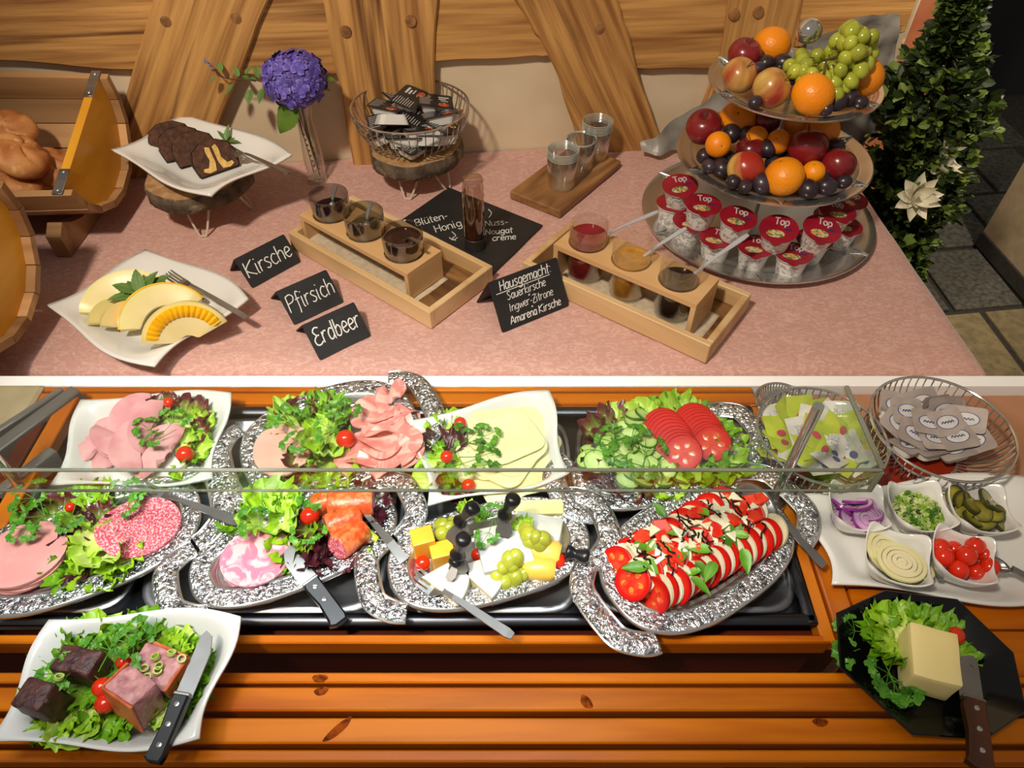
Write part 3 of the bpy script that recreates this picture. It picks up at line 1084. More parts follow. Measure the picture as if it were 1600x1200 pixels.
# ---- forks, spoons, knives
def cutlery_strip(path, widths, t=.0016):
    """flat stock following a path in x, widths across y; path points (x, z)"""
    V, F = [], []
    for (x, z), w in zip(path, widths):
        V += [(x, -w / 2, z), (x, w / 2, z), (x, w / 2, z - t), (x, -w / 2, z - t)]
    n = len(path)
    for i in range(n - 1):
        for k in range(4):
            l = (k + 1) % 4
            F.append((i * 4 + l, i * 4 + k, (i + 1) * 4 + k, (i + 1) * 4 + l))
    F += [(0, 1, 2, 3), ((n - 1) * 4 + 3, (n - 1) * 4 + 2, (n - 1) * 4 + 1, (n - 1) * 4)]
    return V, F
def fork(label, tip, end, sc=1.0, cat='fork', group=None, hw=.010):
    tip, end = Vector(tip), Vector(end)
    d = end - tip
    L = d.length
    o = thing('fork', label, cat, group, tuple(tip))
    o.rotation_euler = Matrix.Rotation(atan2(d.y, d.x), 4, 'Z').to_euler()
    o.rotation_euler.y = -atan2(d.z, hypot(d.x, d.y))
    hd = min(.32 * L, .075)
    part(o, 'handle', make('handle', cutlery_strip([(hd * .95, .006), (hd * 1.25, .007), (L * .6, .005), (L * .95, .001), (L, .0008)], [.006, .006, .009, hw * 1.15, hw * .8], .0022), M_CUTLERY, False))
    part(o, 'neck', make('neck', cutlery_strip([(hd * .48, -.002), (hd * .6, -.003), (hd * .78, .0), (hd * .96, .006)], [.021, .022, .016, .006], .0018), M_CUTLERY, False))
    for k in range(4):
        y = (k - 1.5) * .0058
        V, F = cutlery_strip([(0, .004), (hd * .15, .001), (hd * .5, -.002)], [.0022, .0034, .0036], .0016)
        part(o, 'tine', make('tine', ([(a, b + y, c) for a, b, c in V], F), M_CUTLERY, False))
    return o
fork('steel dessert fork lying on the cake plate rim', U(356, 232, .858), U(452, 271, .874))
fork('steel fork resting on the melon plate, handle over the rim', U(262, 428, .785), U(385, 496, .768))

def spoon(label, tip, end, name='spoon', cat='spoon', group=None, bw=.026, bl=.042, hw=.009, m=M_CUTLERY, dp=.007):
    tip, end = Vector(tip), Vector(end)
    d = end - tip
    L = d.length
    o = thing(name, label, cat, group, tuple(tip))
    o.rotation_euler = (0, -atan2(d.z, hypot(d.x, d.y)), atan2(d.y, d.x))
    def bowl(u, v):
        a = 2 * pi * u
        x, y = bl / 2 * (1 + cos(a) * v * (1.0)), bw / 2 * sin(a) * v * (1 - .12 * cos(a))
        return (x, y, -dp * (1 - v * v))
    part(o, 'spoon_bowl', make('spoon_bowl', thick(grid(bowl, 22, 6), .0013), m, 'all'))
    part(o, 'handle', make('handle', cutlery_strip([(bl * .96, .0), (bl * 1.2, .003), (L * .55, .005), (L * .93, .001), (L, .0)], [.006, .005, .0065, hw, hw * .7], .002), m, False))
    return o

# ---- melon plate
wavy_plate('serving_plate', 'white wavy square plate of melon slices near the front of the pink cloth', [(72, 476), (227, 389), (388, 466), (241, 572)], ZT + .004, [.765, .762, .768, .756], wave=.05, well=.45)
M_MELON = mat('melon_flesh', rgb(236, 220, 164), .35, col2=rgb(230, 212, 148), scale=30, sss=.1, sssr=(.01, .008, .004), attr_col=rgb(226, 214, 138), attr_pos=(.7, .98))
M_RIND = mat('yellow_melon_rind', rgb(255, 196, 16), .4, col2=rgb(246, 176, 8), scale=26, bump=.5, bscale=60, bdist=.003)
def melon(label, loc, R, span, half, rot, rin=.55, rind=True, cuts=False, cen=0.0):
    o = thing('melon_slice', label, 'melon', 'melon slices', tuple(loc), rot)
    V, F, A = [], [], []
    n = 22
    sec = [(rin, -.45), (rin, .45), (.78, 1), (.965, 1), (.965, -1), (.78, -1)]
    for i in range(n + 1):
        t = i / n * 2 - 1
        th = cen + span * t
        tap = sqrt(max(0, 1 - abs(t) ** 3.0)) * .92 + .08
        for r, w in sec:
            q = R * (rin + .12 + (r - rin - .12) * (.35 + .65 * tap)) if r < .9 else R * r
            V.append((q * sin(th), w * half * R * r * (.4 + .6 * tap), q * cos(th)))
            A.append(r)
    m = len(sec)
    for i in range(n):
        for k in range(m):
            l = (k + 1) % m
            F.append((i * m + k, i * m + l, (i + 1) * m + l, (i + 1) * m + k))
    F += [tuple(reversed(range(m))), tuple(range(n * m, n * m + m))]
    part(o, 'flesh', make('flesh', (V, F), M_MELON, True, A))
    if cuts:
        V, F = [], []
        n = 46
        for i in range(n + 1):
            t = i / n * 2 - 1
            th = cen + span * .93 * t
            tap = sqrt(max(0, 1 - abs(t) ** 3.0)) * .92 + .08
            cz = .012 if i % 3 == 0 else 0
            for r, dy in ((.60, .000), (.62, .006 - cz * .2), (.74, .009 - cz * .3), (.86, .006 - cz * .2), (.88, .000)):
                yy = -(half * R * r * (.4 + .6 * tap)) * (1.0 if r > .78 else .75 + .25 * (r - .6) / .18)
                V.append((R * r * sin(th), yy - dy, R * r * cos(th)))
        for i in range(n):
            for k in range(4):
                F.append((i * 5 + k, i * 5 + k + 1, (i + 1) * 5 + k + 1, (i + 1) * 5 + k))
        part(o, 'notched_rind', make('notched_rind', (V, F), M_RIND, True))
    if rind and not cuts:
        V, F = [], []
        n = 22
        for i in range(n + 1):
            t = i / n * 2 - 1
            th = cen + span * t * 1.0
            tap = sqrt(max(0, 1 - abs(t) ** 3.0)) * .92 + .08
            cz = (.012 if (cuts and i % 4 == 0) else 0)
            for r, w in ((.962, -1), (1.0 - cz, -.96), (1.012 - cz, 0), (1.0 - cz, .96), (.962, 1)):
                V.append((R * r * sin(th), w * half * R * (.4 + .6 * tap) * 1.01, R * r * cos(th)))
        for i in range(n):
            for k in range(4):
                F.append((i * 5 + k, (i + 1) * 5 + k, (i + 1) * 5 + k + 1, i * 5 + k + 1))
        part(o, 'rind', make('rind', (V, F), M_RIND, True))
    return o
zb = ZT + .02
FL = -1.15
melon('large peeled pale melon crescent at the back left of the plate', U(205, 492, zb + .002), .088, 1.25, .20, (FL, 0, .42), .52, False)
melon('small peeled melon piece leaning beside the mint leaves', U(181, 506, zb), .046, .9, .28, (-.75, 0, 1.15), .4, False)
melon('second small peeled melon piece next to the yellow slice', U(205, 513, zb), .050, .9, .30, (-.75, 0, .95), .4, False)
melon('melon crescent with thin yellow rind along its upper edge', U(263, 510, zb + .004), .080, 1.25, .17, (-1.0, 0, .62), .50, True)
melon('front melon crescent with broad notched yellow rind', U(296, 536, zb + .012), .076, 1.3, .30, (-.62, 0, .42), .18, True, True)

# ---- vase with hydrangea
vb = U(497, 281, ZT)
vase = thing('glass_vase', 'slim clear glass vase holding the hydrangea', 'vase', loc=tuple(vb))
hv = ZY(vb.y, 164) - ZT
vp = [(0, .006), (.017, .006), (.019, .02), (.021, hv * .3), (.018, hv * .62), (.015, hv * .8), (.021, hv), (.023, hv + .001), (.0235, hv), (.0165, hv * .8), (.0195, hv * .62), (.0228, hv * .3), (.0215, .012), (.0215, 0), (0, 0)]
part(vase, 'vase_body', make('vase_body', lathe(vp, 24), G_CLEAR, 'all'))
part(vase, 'thick_base', make('thick_base', box(.04, .04, .010, .003), glass('base_glass', (.86, .84, .80, 1), lo=.2, hi=.8)))
hyd = thing('hydrangea', 'violet blue hydrangea head on a stem in the glass vase', 'flower', loc=(vb.x, vb.y, ZT + .03))
hz = ZY(vb.y - .02, 123) - ZT - .03
hx = XY(461, vb.y - .02, hz + ZT + .03) - vb.x
part(hyd, 'stem', make('stem', tube(smoothline([(.006, 0, 0), (.0, .002, hz * .35), (hx * .6, -.01, hz * .7), (hx, -.02, hz)], 6), .0028, 6), M_STEM))
M_HYD = mat('hydrangea_petal', rgb(98, 80, 166), .6, col2=rgb(76, 66, 160), scale=14, hue=.28, attr_col=rgb(140, 118, 196), attr_pos=(.75, 1.0))
def floret():
    V, F, A = [], [], []
    for k in range(4):
        a = k * pi / 2
        b = len(V)
        for (x, y, z, e) in ((0, 0, 0, 0), (.5, -.46, .06, .6), (.98, -.34, .02, 1), (1.1, 0, .12, 1), (.98, .34, .02, 1), (.5, .46, .06, .6), (.6, 0, .14, .5)):
            V.append((.0125 * (x * cos(a) - y * sin(a)), .0125 * (x * sin(a) + y * cos(a)), .0125 * z))
            A.append(e)
        F += [(b, b + 1, b + 6), (b + 1, b + 2, b + 6), (b + 2, b + 3, b + 6), (b + 3, b + 4, b + 6), (b + 4, b + 5, b + 6), (b + 5, b, b + 6)]
    return (V, F), A
_g, _a = floret()
FLORET = make('floret', _g, M_HYD, False, _a)
nf = 190
for k in range(nf):
    z = 1 - 1.72 * (k + .5) / nf
    a = k * 2.39996
    r = sqrt(1 - z * z)
    q = 1 + rnd(-.08, .06)
    d = Vector((r * cos(a), r * sin(a), z))
    pos = Vector((hx, -.02, hz)) + Vector((d.x * .060 * q, d.y * .060 * q, d.z * .050 * q))
    rot = (d + Vector((rnd(-.25, .25), rnd(-.25, .25), rnd(-.2, .3)))).to_track_quat('Z', 'Y').to_euler()
    part(hyd, 'floret', FLORET, tuple(pos), tuple(rot), sc=rnd(.95, 1.35))
M_HLEAF = mat('hydrangea_leaf', rgb(92, 122, 36), .5, col2=rgb(62, 92, 24), scale=26, bump=.4, bscale=60, attr_col=rgb(124, 148, 66), attr_pos=(.02, -.2))
_g, _a = leaf_geo(.075, .055, .25, .2, .03, 14)
HLEAF = make('leaf', _g, M_HLEAF, 'all', _a)
def leaf_facing(ydir, zdir):
    y = Vector(ydir).normalized()
    x = y.cross(Vector(zdir)).normalized()
    z = x.cross(y)
    return tuple(Matrix((x, y, z)).transposed().to_euler())
part(hyd, 'leaf', HLEAF, (hx + .0, -.045, hz - .040), leaf_facing((-.62, -.25, -.62), (-.15, -.75, .6)), sc=1.05)
part(hyd, 'leaf', HLEAF, (hx + .045, -.01, hz - .005), (.1, 0, -1.6), sc=.5)
part(hyd, 'leaf', HLEAF, (hx + .035, .0, hz - .025), (-.2, 0, -1.4), sc=.4)
part(hyd, 'leaf', HLEAF, (hx - .04, .0, hz + .0), (.2, 0, 1.7), sc=.55)
tw = thing('mint_twig', 'mint twig with a small lilac flower spike in the vase, left of the hydrangea', 'herb', loc=(vb.x, vb.y, ZT + .02))
yT = vb.y + .012
def tp(px, py):
    z = ZY(yT, py)
    return Vector((XY(px, yT, z) - vb.x, yT - vb.y, z - ZT - .02))
P = [Vector((-.006, 0, 0)), Vector((-.012, .004, .09)), tp(455, 158), tp(410, 128), tp(365, 124), tp(345, 118), tp(322, 95)]
part(tw, 'stem', make('stem', tube(smoothline([tuple(p) for p in P], 6), .0013, 5), mat('brown_stem', rgb(84, 60, 40), .7, col2=rgb(64, 46, 30), scale=40)))
for px, py, az, el, s in ((400, 128, 1.2, .3, .75), (404, 122, .3, .8, .6), (392, 140, 3.0, -.5, .7), (372, 120, .4, .7, .5), (365, 132, 2.4, -.4, .55), (345, 112, .2, .6, .5), (338, 120, 2.2, -.3, .45), (412, 138, 2.6, -.7, .7), (384, 116, -.6, .6, .5)):
    part(tw, 'leaf', LEAF, tuple(tp(px, py)), (el, 0, az), sc=s)
M_LILAC = mat('lilac_spike', rgb(150, 136, 160), .8, col2=rgb(110, 104, 110), scale=90)
sp = []
for k in range(26):
    t = k / 26
    q = tp(333, 108).lerp(tp(320, 92), t)
    sp.append(xf(ball(.0022, nu=6, nv=4), tuple(q + Vector((rnd(-.003, .003), rnd(-.003, .003), rnd(-.002, .002))))))
part(tw, 'flower_spike', make('flower_spike', join(*sp), M_LILAC), kind='stuff')
dw = thing('dried_twig', 'dark dried twig with tiny buds standing in the vase water', 'twig', loc=(vb.x, vb.y, ZT + .012))
g = [tube(smoothline([(.008, -.004, 0), (.002, 0, hv * .35), (-.004, 0, hv * .62), (-.01, 0, hv * .92)], 5), .0014, 5)]
for k in range(14):
    z = hv * (.1 + .5 * k / 14)
    g.append(xf(ball(.0026, nu=6, nv=4), (.004 - .008 * k / 14 + (-1) ** k * .005, -.002, z)))
part(dw, 'stem', make('stem', join(*g), mat('dried_twig_brown', rgb(70, 52, 38), .8, col2=rgb(50, 36, 26), scale=40)))

# ---- wire bowls
def wire_bowl(label, c, R, r0, h, nw=46, m=M_CHROME, rw=.0013, rr=.0024, group=None, curve=.75):
    o = thing('wire_bowl', label, 'bowl', group, tuple(c))
    part(o, 'rim', make('rim', tube(ringpts(R, 56, h), rr, 8, True), m))
    part(o, 'base_ring', make('base_ring', tube(ringpts(r0, 40, rr), rr, 8, True), m))
    gs = []
    for k in range(nw):
        a = 2 * pi * k / nw
        P = []
        for i in range(8):
            t = i / 7
            r = r0 + (R - r0) * sin(t * pi / 2) ** curve
            P.append((r * cos(a), r * sin(a), rr + (h - rr) * (1 - cos(t * pi / 2)) ** .8))
        gs.append(tube(P, rw, 4))
    part(o, 'wire_side', make('wire_side', join(*gs), m), kind='stuff')
    return o
bz = .8135
wire_bowl('round chrome wire bowl of dark spread portions on the log stand', (c2.x, c2.y, bz), .127, .055, .086)

# portion packs: small tub with a printed peel-off cover
M_TUB = mat('white_tub', rgb(226, 222, 216), .4, col2=rgb(214, 210, 204), scale=20)
M_COVER = mat('black_printed_foil', rgb(30, 28, 28), .3, col2=rgb(44, 42, 42), scale=30)
M_PRINT_W = mat('white_print', rgb(206, 204, 200), .5, col2=rgb(190, 188, 184), scale=60)
M_PRINT_R = mat('red_print', rgb(186, 84, 52), .5, col2=rgb(150, 50, 38), scale=160, col3=rgb(226, 190, 110), scale3=140, lo3=.55, hi3=.6)
def tub_geo(w, l, h):
    P0 = rrect(w, l, .008, 3)
    P1 = rrect(w * .8, l * .8, .007, 3)
    n = len(P0)
    V = [(x, y, 0) for x, y in P0] + [(x, y, -h) for x, y in P1]
    F = [tuple(range(n)), tuple(reversed(range(n, 2 * n)))] + [(k, n + k, n + (k + 1) % n, (k + 1) % n) for k in range(n)]
    return V, [tuple(reversed(f)) for f in F[2:]] + F[:2]
def rrect(w, l, r, s=4):
    out = []
    for cx, cy, a0 in ((w / 2 - r, l / 2 - r, 0), (-w / 2 + r, l / 2 - r, pi / 2), (-w / 2 + r, -l / 2 + r, pi), (w / 2 - r, -l / 2 + r, 1.5 * pi)):
        for k in range(s + 1):
            a = a0 + pi / 2 * k / s
            out.append((cx + r * cos(a), cy + r * sin(a)))
    return out
def flat_rects(rs, z):
    V, F = [], []
    for x, y, w, h in rs:
        b = len(V)
        V += [(x, y, z), (x + w, y, z), (x + w, y + h, z), (x, y + h, z)]
        F.append((b, b + 1, b + 2, b + 3))
    return V, F
def make_portion(label):
    o = thing('spread_portion', label, 'portion pack', 'dark portions in the wire bowl')
    part(o, 'tub', make('tub', tub_geo(.050, .036, .015), M_TUB, False))
    part(o, 'cover', make('cover', prism(rrect(.058, .043, .006), 0, .0012), M_COVER, False))
    rs = [(-.026 + .0, .016 - k * .0042, rnd(.016, .022), .0010) for k in range(8)]
    rs += [(.006, .009, .017, .004), (.006, .003, .012, .0035), (.009, -.002, .012, .0022)]
    part(o, 'print', make('print', flat_rects(rs, .0014), M_PRINT_W, False))
    part(o, 'picture', make('picture', xf(lathe([(0, .0016), (.0085, .0014)], 12), (.013, -.013, 0), (0, 0, 0), (1.1, .75, 1)), M_PRINT_R, False))
    return o
spots = [(640, 152, .90, (.25, -.1, 1.15)), (605, 165, .885, (-.2, .1, -.25)), (625, 146, .885, (.3, .2, .8)), (680, 158, .892, (.05, .25, .15)), (685, 178, .885, (-.35, -.1, .3)),
         (648, 182, .875, (.5, .1, 1.3)), (602, 190, .870, (.3, -.2, .2)), (612, 195, .882, (2.7, .3, .4)), (655, 200, .872, (-.3, .2, .5)), (690, 195, .868, (.4, .4, 1.2)),
         (702, 172, .872, (.2, .5, 1.5)), (630, 215, .858, (-.5, .1, .2)), (670, 212, .858, (-.6, -.2, -.3)), (610, 178, .862, (.1, .3, .9)), (660, 165, .868, (.2, .1, .2)), (645, 225, .845, (.3, .1, 1)), (690, 210, .85, (-.4, .3, .7)), (600, 205, .855, (-.3, -.4, .3))]
q0 = make_portion('small black-lidded spread portion pack in the wire bowl on the log stand')
for i, (px, py, z, r) in enumerate(spots):
    o = q0 if i == 0 else dup(q0, (0, 0, 0))
    o.location = U(px, py, z)
    o.rotation_euler = (r[0] * .7 if abs(r[0]) < 2 else r[0], r[1] * .7, r[2])
    o.scale = (1.34, 1.34, 1.34)

# ---- board with stacked tumblers
bc = [U(795, 295, .742), U(893, 233, .742), U(978, 243, .742), U(871, 331, .742)]
ctr = sum(bc, Vector()) / 4
ax = (bc[2] - bc[3])
ang = atan2(ax.y, ax.x)
lw_, ww_ = ((bc[2] - bc[3]).length + (bc[1] - bc[0]).length) / 2, ((bc[0] - bc[3]).length + (bc[1] - bc[2]).length) / 2
wb = thing('serving_board', 'acacia serving board under the stacked tumblers', 'board', loc=(ctr.x, ctr.y, ZT + .002), rot=(0, 0, ang), me=make('serving_board', box(lw_, ww_, .020, .003), M_ACACIA, False))
TUMBLER = make('tumbler', lathe([(0, .004), (.024, .004), (.028, .010), (.0335, .072), (.0345, .073), (.0355, .072), (.030, .004), (.026, 0), (0, 0)], 28), G_STACK, 'all')
TRIM_ = make('rim', tube(ringpts(.0346, 36, .0725), .0007, 5, True), M_RIMGLINT)
for (px, py, n, top, lab) in ((877, 290, 6, 232, 'front'), (905, 262, 5, 218, 'middle'), (929, 246, 6, 188, 'rear')):
    p = U(px, py, .7425)
    hz_ = ZY(p.y, top) - .7425
    step = (hz_ - .073) / (n - 1)
    for k in range(n):
        tb_ = thing('tumbler', ('topmost clear glass tumbler of the %s stack on the acacia board' if k == n - 1 else 'clear glass tumbler nested in the %s stack on the acacia board') % lab, 'glass', 'tumblers in the %s stack' % lab, (p.x, p.y, .7425 + k * step), me=TUMBLER)
        part(tb_, 'rim', TRIM_)

# ---- jam trays
def jam_tray(label, L, F_, R, zt, label_r, rL, rF, rR, zr):
    """wooden tray: L, F_, R are picture points of three top corners"""
    a, b, c = U(*L, zt), U(*F_, zt), U(*R, zt)
    ex = (b - a)
    ang = atan2(ex.y, ex.x)
    n = Vector((-sin(ang), cos(ang), 0))
    lx, ly = ex.length, abs((c - b).dot(n))
    ctr = (a + b) / 2 + n * (ly / 2)
    z0 = ZT + .002
    h = zt - z0
    o = thing('jam_tray', label, 'tray', 'wooden jam trays', (ctr.x, ctr.y, z0), (0, 0, ang))
    t = .013
    for s in (-1, 1):
        part(o, 'tray_side', make('tray_side', box(lx, t, h, .0015), M_LIGHTWOOD, False), (0, s * (ly / 2 - t / 2), 0))
        part(o, 'tray_end', make('tray_end', xf(box(ly - 2 * t, t, h, .0015), rot=(0, 0, pi / 2)), M_LIGHTWOOD, False), (s * (lx / 2 - t / 2), 0, 0))
    part(o, 'tray_floor', make('tray_floor', box(lx - 2 * t, ly - 2 * t, .008), M_TRAYFLOOR, False), (0, 0, .001))
    a, b, c = U(*rL, zr), U(*rF, zr), U(*rR, zr)
    ex2 = (b - a)
    n2 = Vector((-sin(ang), cos(ang), 0))
    rx, ry = ex2.length, abs((c - b).dot(n2))
    c2_ = (a + b) / 2 + n2 * (ry / 2)
    zf = z0 + .0115
    r = thing('jar_holder', label_r, 'holder', 'jar holders in the jam trays', (c2_.x, c2_.y, zf), (0, 0, ang))
    return o, r, ang, rx, ry, zf, zr
def holder_parts(r, rx, ry, h, holes, rad, zf, front=True):
    t = .010
    # top with three round openings: a strip of cells, each a square frame around a circle
    bm_g = []
    xs = [-rx / 2] + [(holes[i] + holes[i + 1]) / 2 for i in range(2)] + [rx / 2]
    V, F = [], []
    for i, hx_ in enumerate(holes):
        x0, x1 = xs[i], xs[i + 1]
        n = 32
        for zz in (h, h - t):
            b = len(V)
            for k in range(n):
                a = 2 * pi * k / n
                V.append((hx_ + rad * cos(a), rad * sin(a), zz))
            for k in range(n):
                a = 2 * pi * k / n
                dx, dy = cos(a), sin(a)
                tx = ((x1 - hx_) / dx if dx > 1e-6 else ((x0 - hx_) / dx if dx < -1e-6 else 1e9))
                ty = (ry / 2 / abs(dy) if abs(dy) > 1e-6 else 1e9)
                q = min(tx, ty)
                V.append((hx_ + dx * q, dy * q, zz))
            # corners: snap nearest outer points
            for cx, cy in ((x0, -ry / 2), (x1, -ry / 2), (x1, ry / 2), (x0, ry / 2)):
                j = min(range(n), key=lambda k: (V[b + n + k][0] - cx) ** 2 + (V[b + n + k][1] - cy) ** 2)
                V[b + n + j] = (cx, cy, zz)
            for k in range(n):
                f = (b + k, b + n + k, b + n + (k + 1) % n, b + (k + 1) % n)
                F.append(f if zz == h else tuple(reversed(f)))
        b0 = b - 2 * n
        for k in range(n):
            F.append((b0 + k, b0 + (k + 1) % n, b + (k + 1) % n, b + k))
            F.append((b0 + n + k, b + n + k, b + n + (k + 1) % n, b0 + n + (k + 1) % n))
    part(r, 'holder_top', make('holder_top', (V, F), M_BEECH, False))
    for s in (-1, 1):
        part(r, 'holder_end', make('holder_end', xf(box(ry, .010, h - t, .0008), rot=(0, 0, pi / 2)), M_BEECH, False), (s * (rx / 2 - .005), 0, 0))
t1, r1, a1, rx1, ry1, zf1, zr1 = jam_tray('pale wooden tray with the three ribbed jam bowls, left of the slate', (449, 362), (671, 489), (762, 411), ZT + .042,
    'beech jar holder with three smoked ribbed bowls', (466, 336), (637, 428), (690, 391), ZT + .075)
t2, r2, a2, rx2, ry2, zf2, zr2 = jam_tray('pale wooden tray with the three clear jam tumblers, right of the slate', (816, 409), (1110, 541), (1166, 454), ZT + .045,
    'beech jar holder with three clear jam tumblers', (868, 379), (1086, 480), (1127, 440), ZT + .090)
def place_in(r, hx_, z):
    m = Matrix.Translation(r.location) @ Matrix.Rotation(r.rotation_euler.z, 4, 'Z')
    return m @ Vector((hx_, 0, z))
def local_x(r, px, py, z):
    p = U(px, py, z) - r.location
    return p.x * cos(r.rotation_euler.z) + p.y * sin(r.rotation_euler.z)
H1 = [local_x(r1, 517, 334, zr1), local_x(r1, 571, 362, zr1), local_x(r1, 630, 394, zr1)]
holder_parts(r1, rx1, ry1, zr1 - zf1, H1, min(.0385, ry1 / 2 - .003), zf1)
H2 = [local_x(r2, 925, 372, zr2), local_x(r2, 991, 401, zr2), local_x(r2, 1063, 434, zr2)]
holder_parts(r2, rx2, ry2, zr2 - zf2, H2, min(.037, ry2 / 2 - .003), zf2)
def ribbed(R, h, n=48):
    V, F = [], []
    prof = [(R * .80, .003), (R * .95, .012), (R * .985, h * .55), (R, h * .8), (R, h), (R * 1.02, h + .001), (R * 1.03, h), (R * 1.02, h * .8), (R * 1.0, h * .5), (R * .97, .010), (R * .84, 0)]
    m = 96
    for i, (r, z) in enumerate(prof):
        rib = .022 if .15 * h < z < .7 * h and i < 4 else 0
        for k in range(m):
            q = r * (1 + rib * (1 if k % 2 else -1))
            a = 2 * pi * k / m
            V.append((q * cos(a), q * sin(a), z))
    for i in range(len(prof) - 1):
        for k in range(m):
            F.append((i * m + k, i * m + (k + 1) % m, (i + 1) * m + (k + 1) % m, (i + 1) * m + k))
    return V, F
rb1 = min(.0385, ry1 / 2 - .003) - .0006
BOWLG = make('bowl_glass', ribbed(rb1, .052), G_SMOKE, 'all')
def jam(c1_, c2_, nm):
    return mat(nm, c1_, .12, col2=c2_, scale=40, bump=.3, bscale=60, spec=.6)
jm = [jam(rgb(48, 16, 18), rgb(30, 10, 12), 'cherry_jam'), jam(rgb(70, 58, 36), rgb(52, 42, 26), 'peach_jam'), jam(rgb(44, 20, 16), rgb(30, 12, 10), 'strawberry_jam')]
zb1 = zr1 - zf1 - .008
for hx_, m, l, lv in zip(H1, jm, ('smoked ribbed glass bowl of dark cherry jam, rearmost in the holder', 'smoked ribbed glass bowl of peach jam in the middle of the holder', 'smoked ribbed glass bowl of dark strawberry jam, front of the holder'), (.022, .018, .040)):
    p = place_in(r1, hx_, zb1)
    o = thing('jam_bowl', l, 'bowl', 'ribbed jam bowls', tuple(p))
    part(o, 'bowl_glass', BOWLG)
    part(o, 'jam', make('jam', lathe([(0, .004), (rb1 * .78, .0045), (rb1 * .9, .012), (rb1 * .93, lv), (rb1 * .5, lv + .001), (0, lv)], 28), m))
    d = Vector((cos(a1 - .15), sin(a1 - .15), 0)) if lv > .03 else Vector((.3, .95, 0))
    tip = p + Vector((0, 0, lv - .001)) + d * .002
    end = p + d * (.052 if lv > .03 else .035) + Vector((0, 0, .058 if lv > .03 else .05))
    spoon('small steel spoon handle lying in the %s jam bowl' % m.name.split('_')[0], tip, end, bl=.012, bw=.010, hw=.006, dp=.002, group='small jam spoons')
rt2 = min(.037, ry2 / 2 - .003) - .0008
ht2 = (ZY(place_in(r2, H2[1], 0).y, 374) - zf2 - .006)
TUMB = make('tumbler_glass', lathe([(0, .004), (rt2 * .9, .004), (rt2 * .97, .012), (rt2 * .985, ht2), (rt2, ht2 + .001), (rt2 * 1.02, ht2), (rt2 * 1.0, .010), (rt2 * .93, 0), (0, 0)], 32), G_CLEAR, 'all')
jm2 = [jam(rgb(136, 22, 40), rgb(104, 14, 30), 'sour_cherry_jam'), jam(rgb(196, 140, 50), rgb(170, 114, 36), 'ginger_lemon_jam'), jam(rgb(26, 22, 18), rgb(16, 13, 11), 'amarena_jam')]
ends = [(1028, 330, ZT + .15), (1072, 356, ZT + .14), (1169, 366, ZT + .135)]
M_SPOONB = mat('spoon_bluish_steel', rgb(206, 216, 230), .25, .55, col2=rgb(190, 202, 220), scale=20)
for hx_, m, l, lv, e in zip(H2, jm2, ('clear tumbler of red sour cherry jam, left in the holder', 'clear tumbler of amber ginger lemon jam in the middle of the holder', 'clear tumbler of black cherry jam, nearest in the holder'), (.80, .68, .66), ends):
    p = place_in(r2, hx_, .001)
    o = thing('jam_tumbler', l, 'glass', 'jam tumblers', tuple(p))
    part(o, 'tumbler_glass', TUMB)
    lv = lv * ht2
    part(o, 'jam', make('jam', lathe([(0, .0045), (rt2 * .88, .005), (rt2 * .95, .013), (rt2 * .965, lv), (rt2 * .5, lv + .002), (0, lv)], 28), m))
    spoon('long handled steel spoon standing in the %s jam' % ' '.join(m.name.split('_')[:-1]), p + Vector((-.006, -.004, lv * .72)), U(*e), bl=.026, bw=.018, hw=.010, dp=.004, m=M_SPOONB, group='jam spoons')
# napkin cloths under the holders
M_NAP = mat('beige_napkin', rgb(206, 190, 164), .85, col2=rgb(190, 172, 146), scale=90, bump=.2, bscale=200)
def napkin(r, rx, ry, dx, lift, label):
    def fn(u, v):
        x = (u - .5) * rx * 1.10 + dx
        y = (v - .5) * (ry * 1.02)
        z = .0012 + lift * max(0, (.14 - u) / .14) * (.6 + .4 * sin(v * 7)) + .0006 * sin(u * 25 + v * 9)
        return (x, y, z)
    return thing('napkin', label, 'napkin', None, (r.location.x, r.location.y, r.location.z - .003), tuple(r.rotation_euler), make('napkin', thick(grid(fn, 40, 12), .0008), M_NAP, 'all'))
napkin(r1, rx1, ry1, -.004, .022, 'beige napkin with a crumpled end under the holder of ribbed bowls')
napkin(r2, rx2, ry2, .004, .002, 'beige napkin under the holder of clear jam tumblers')

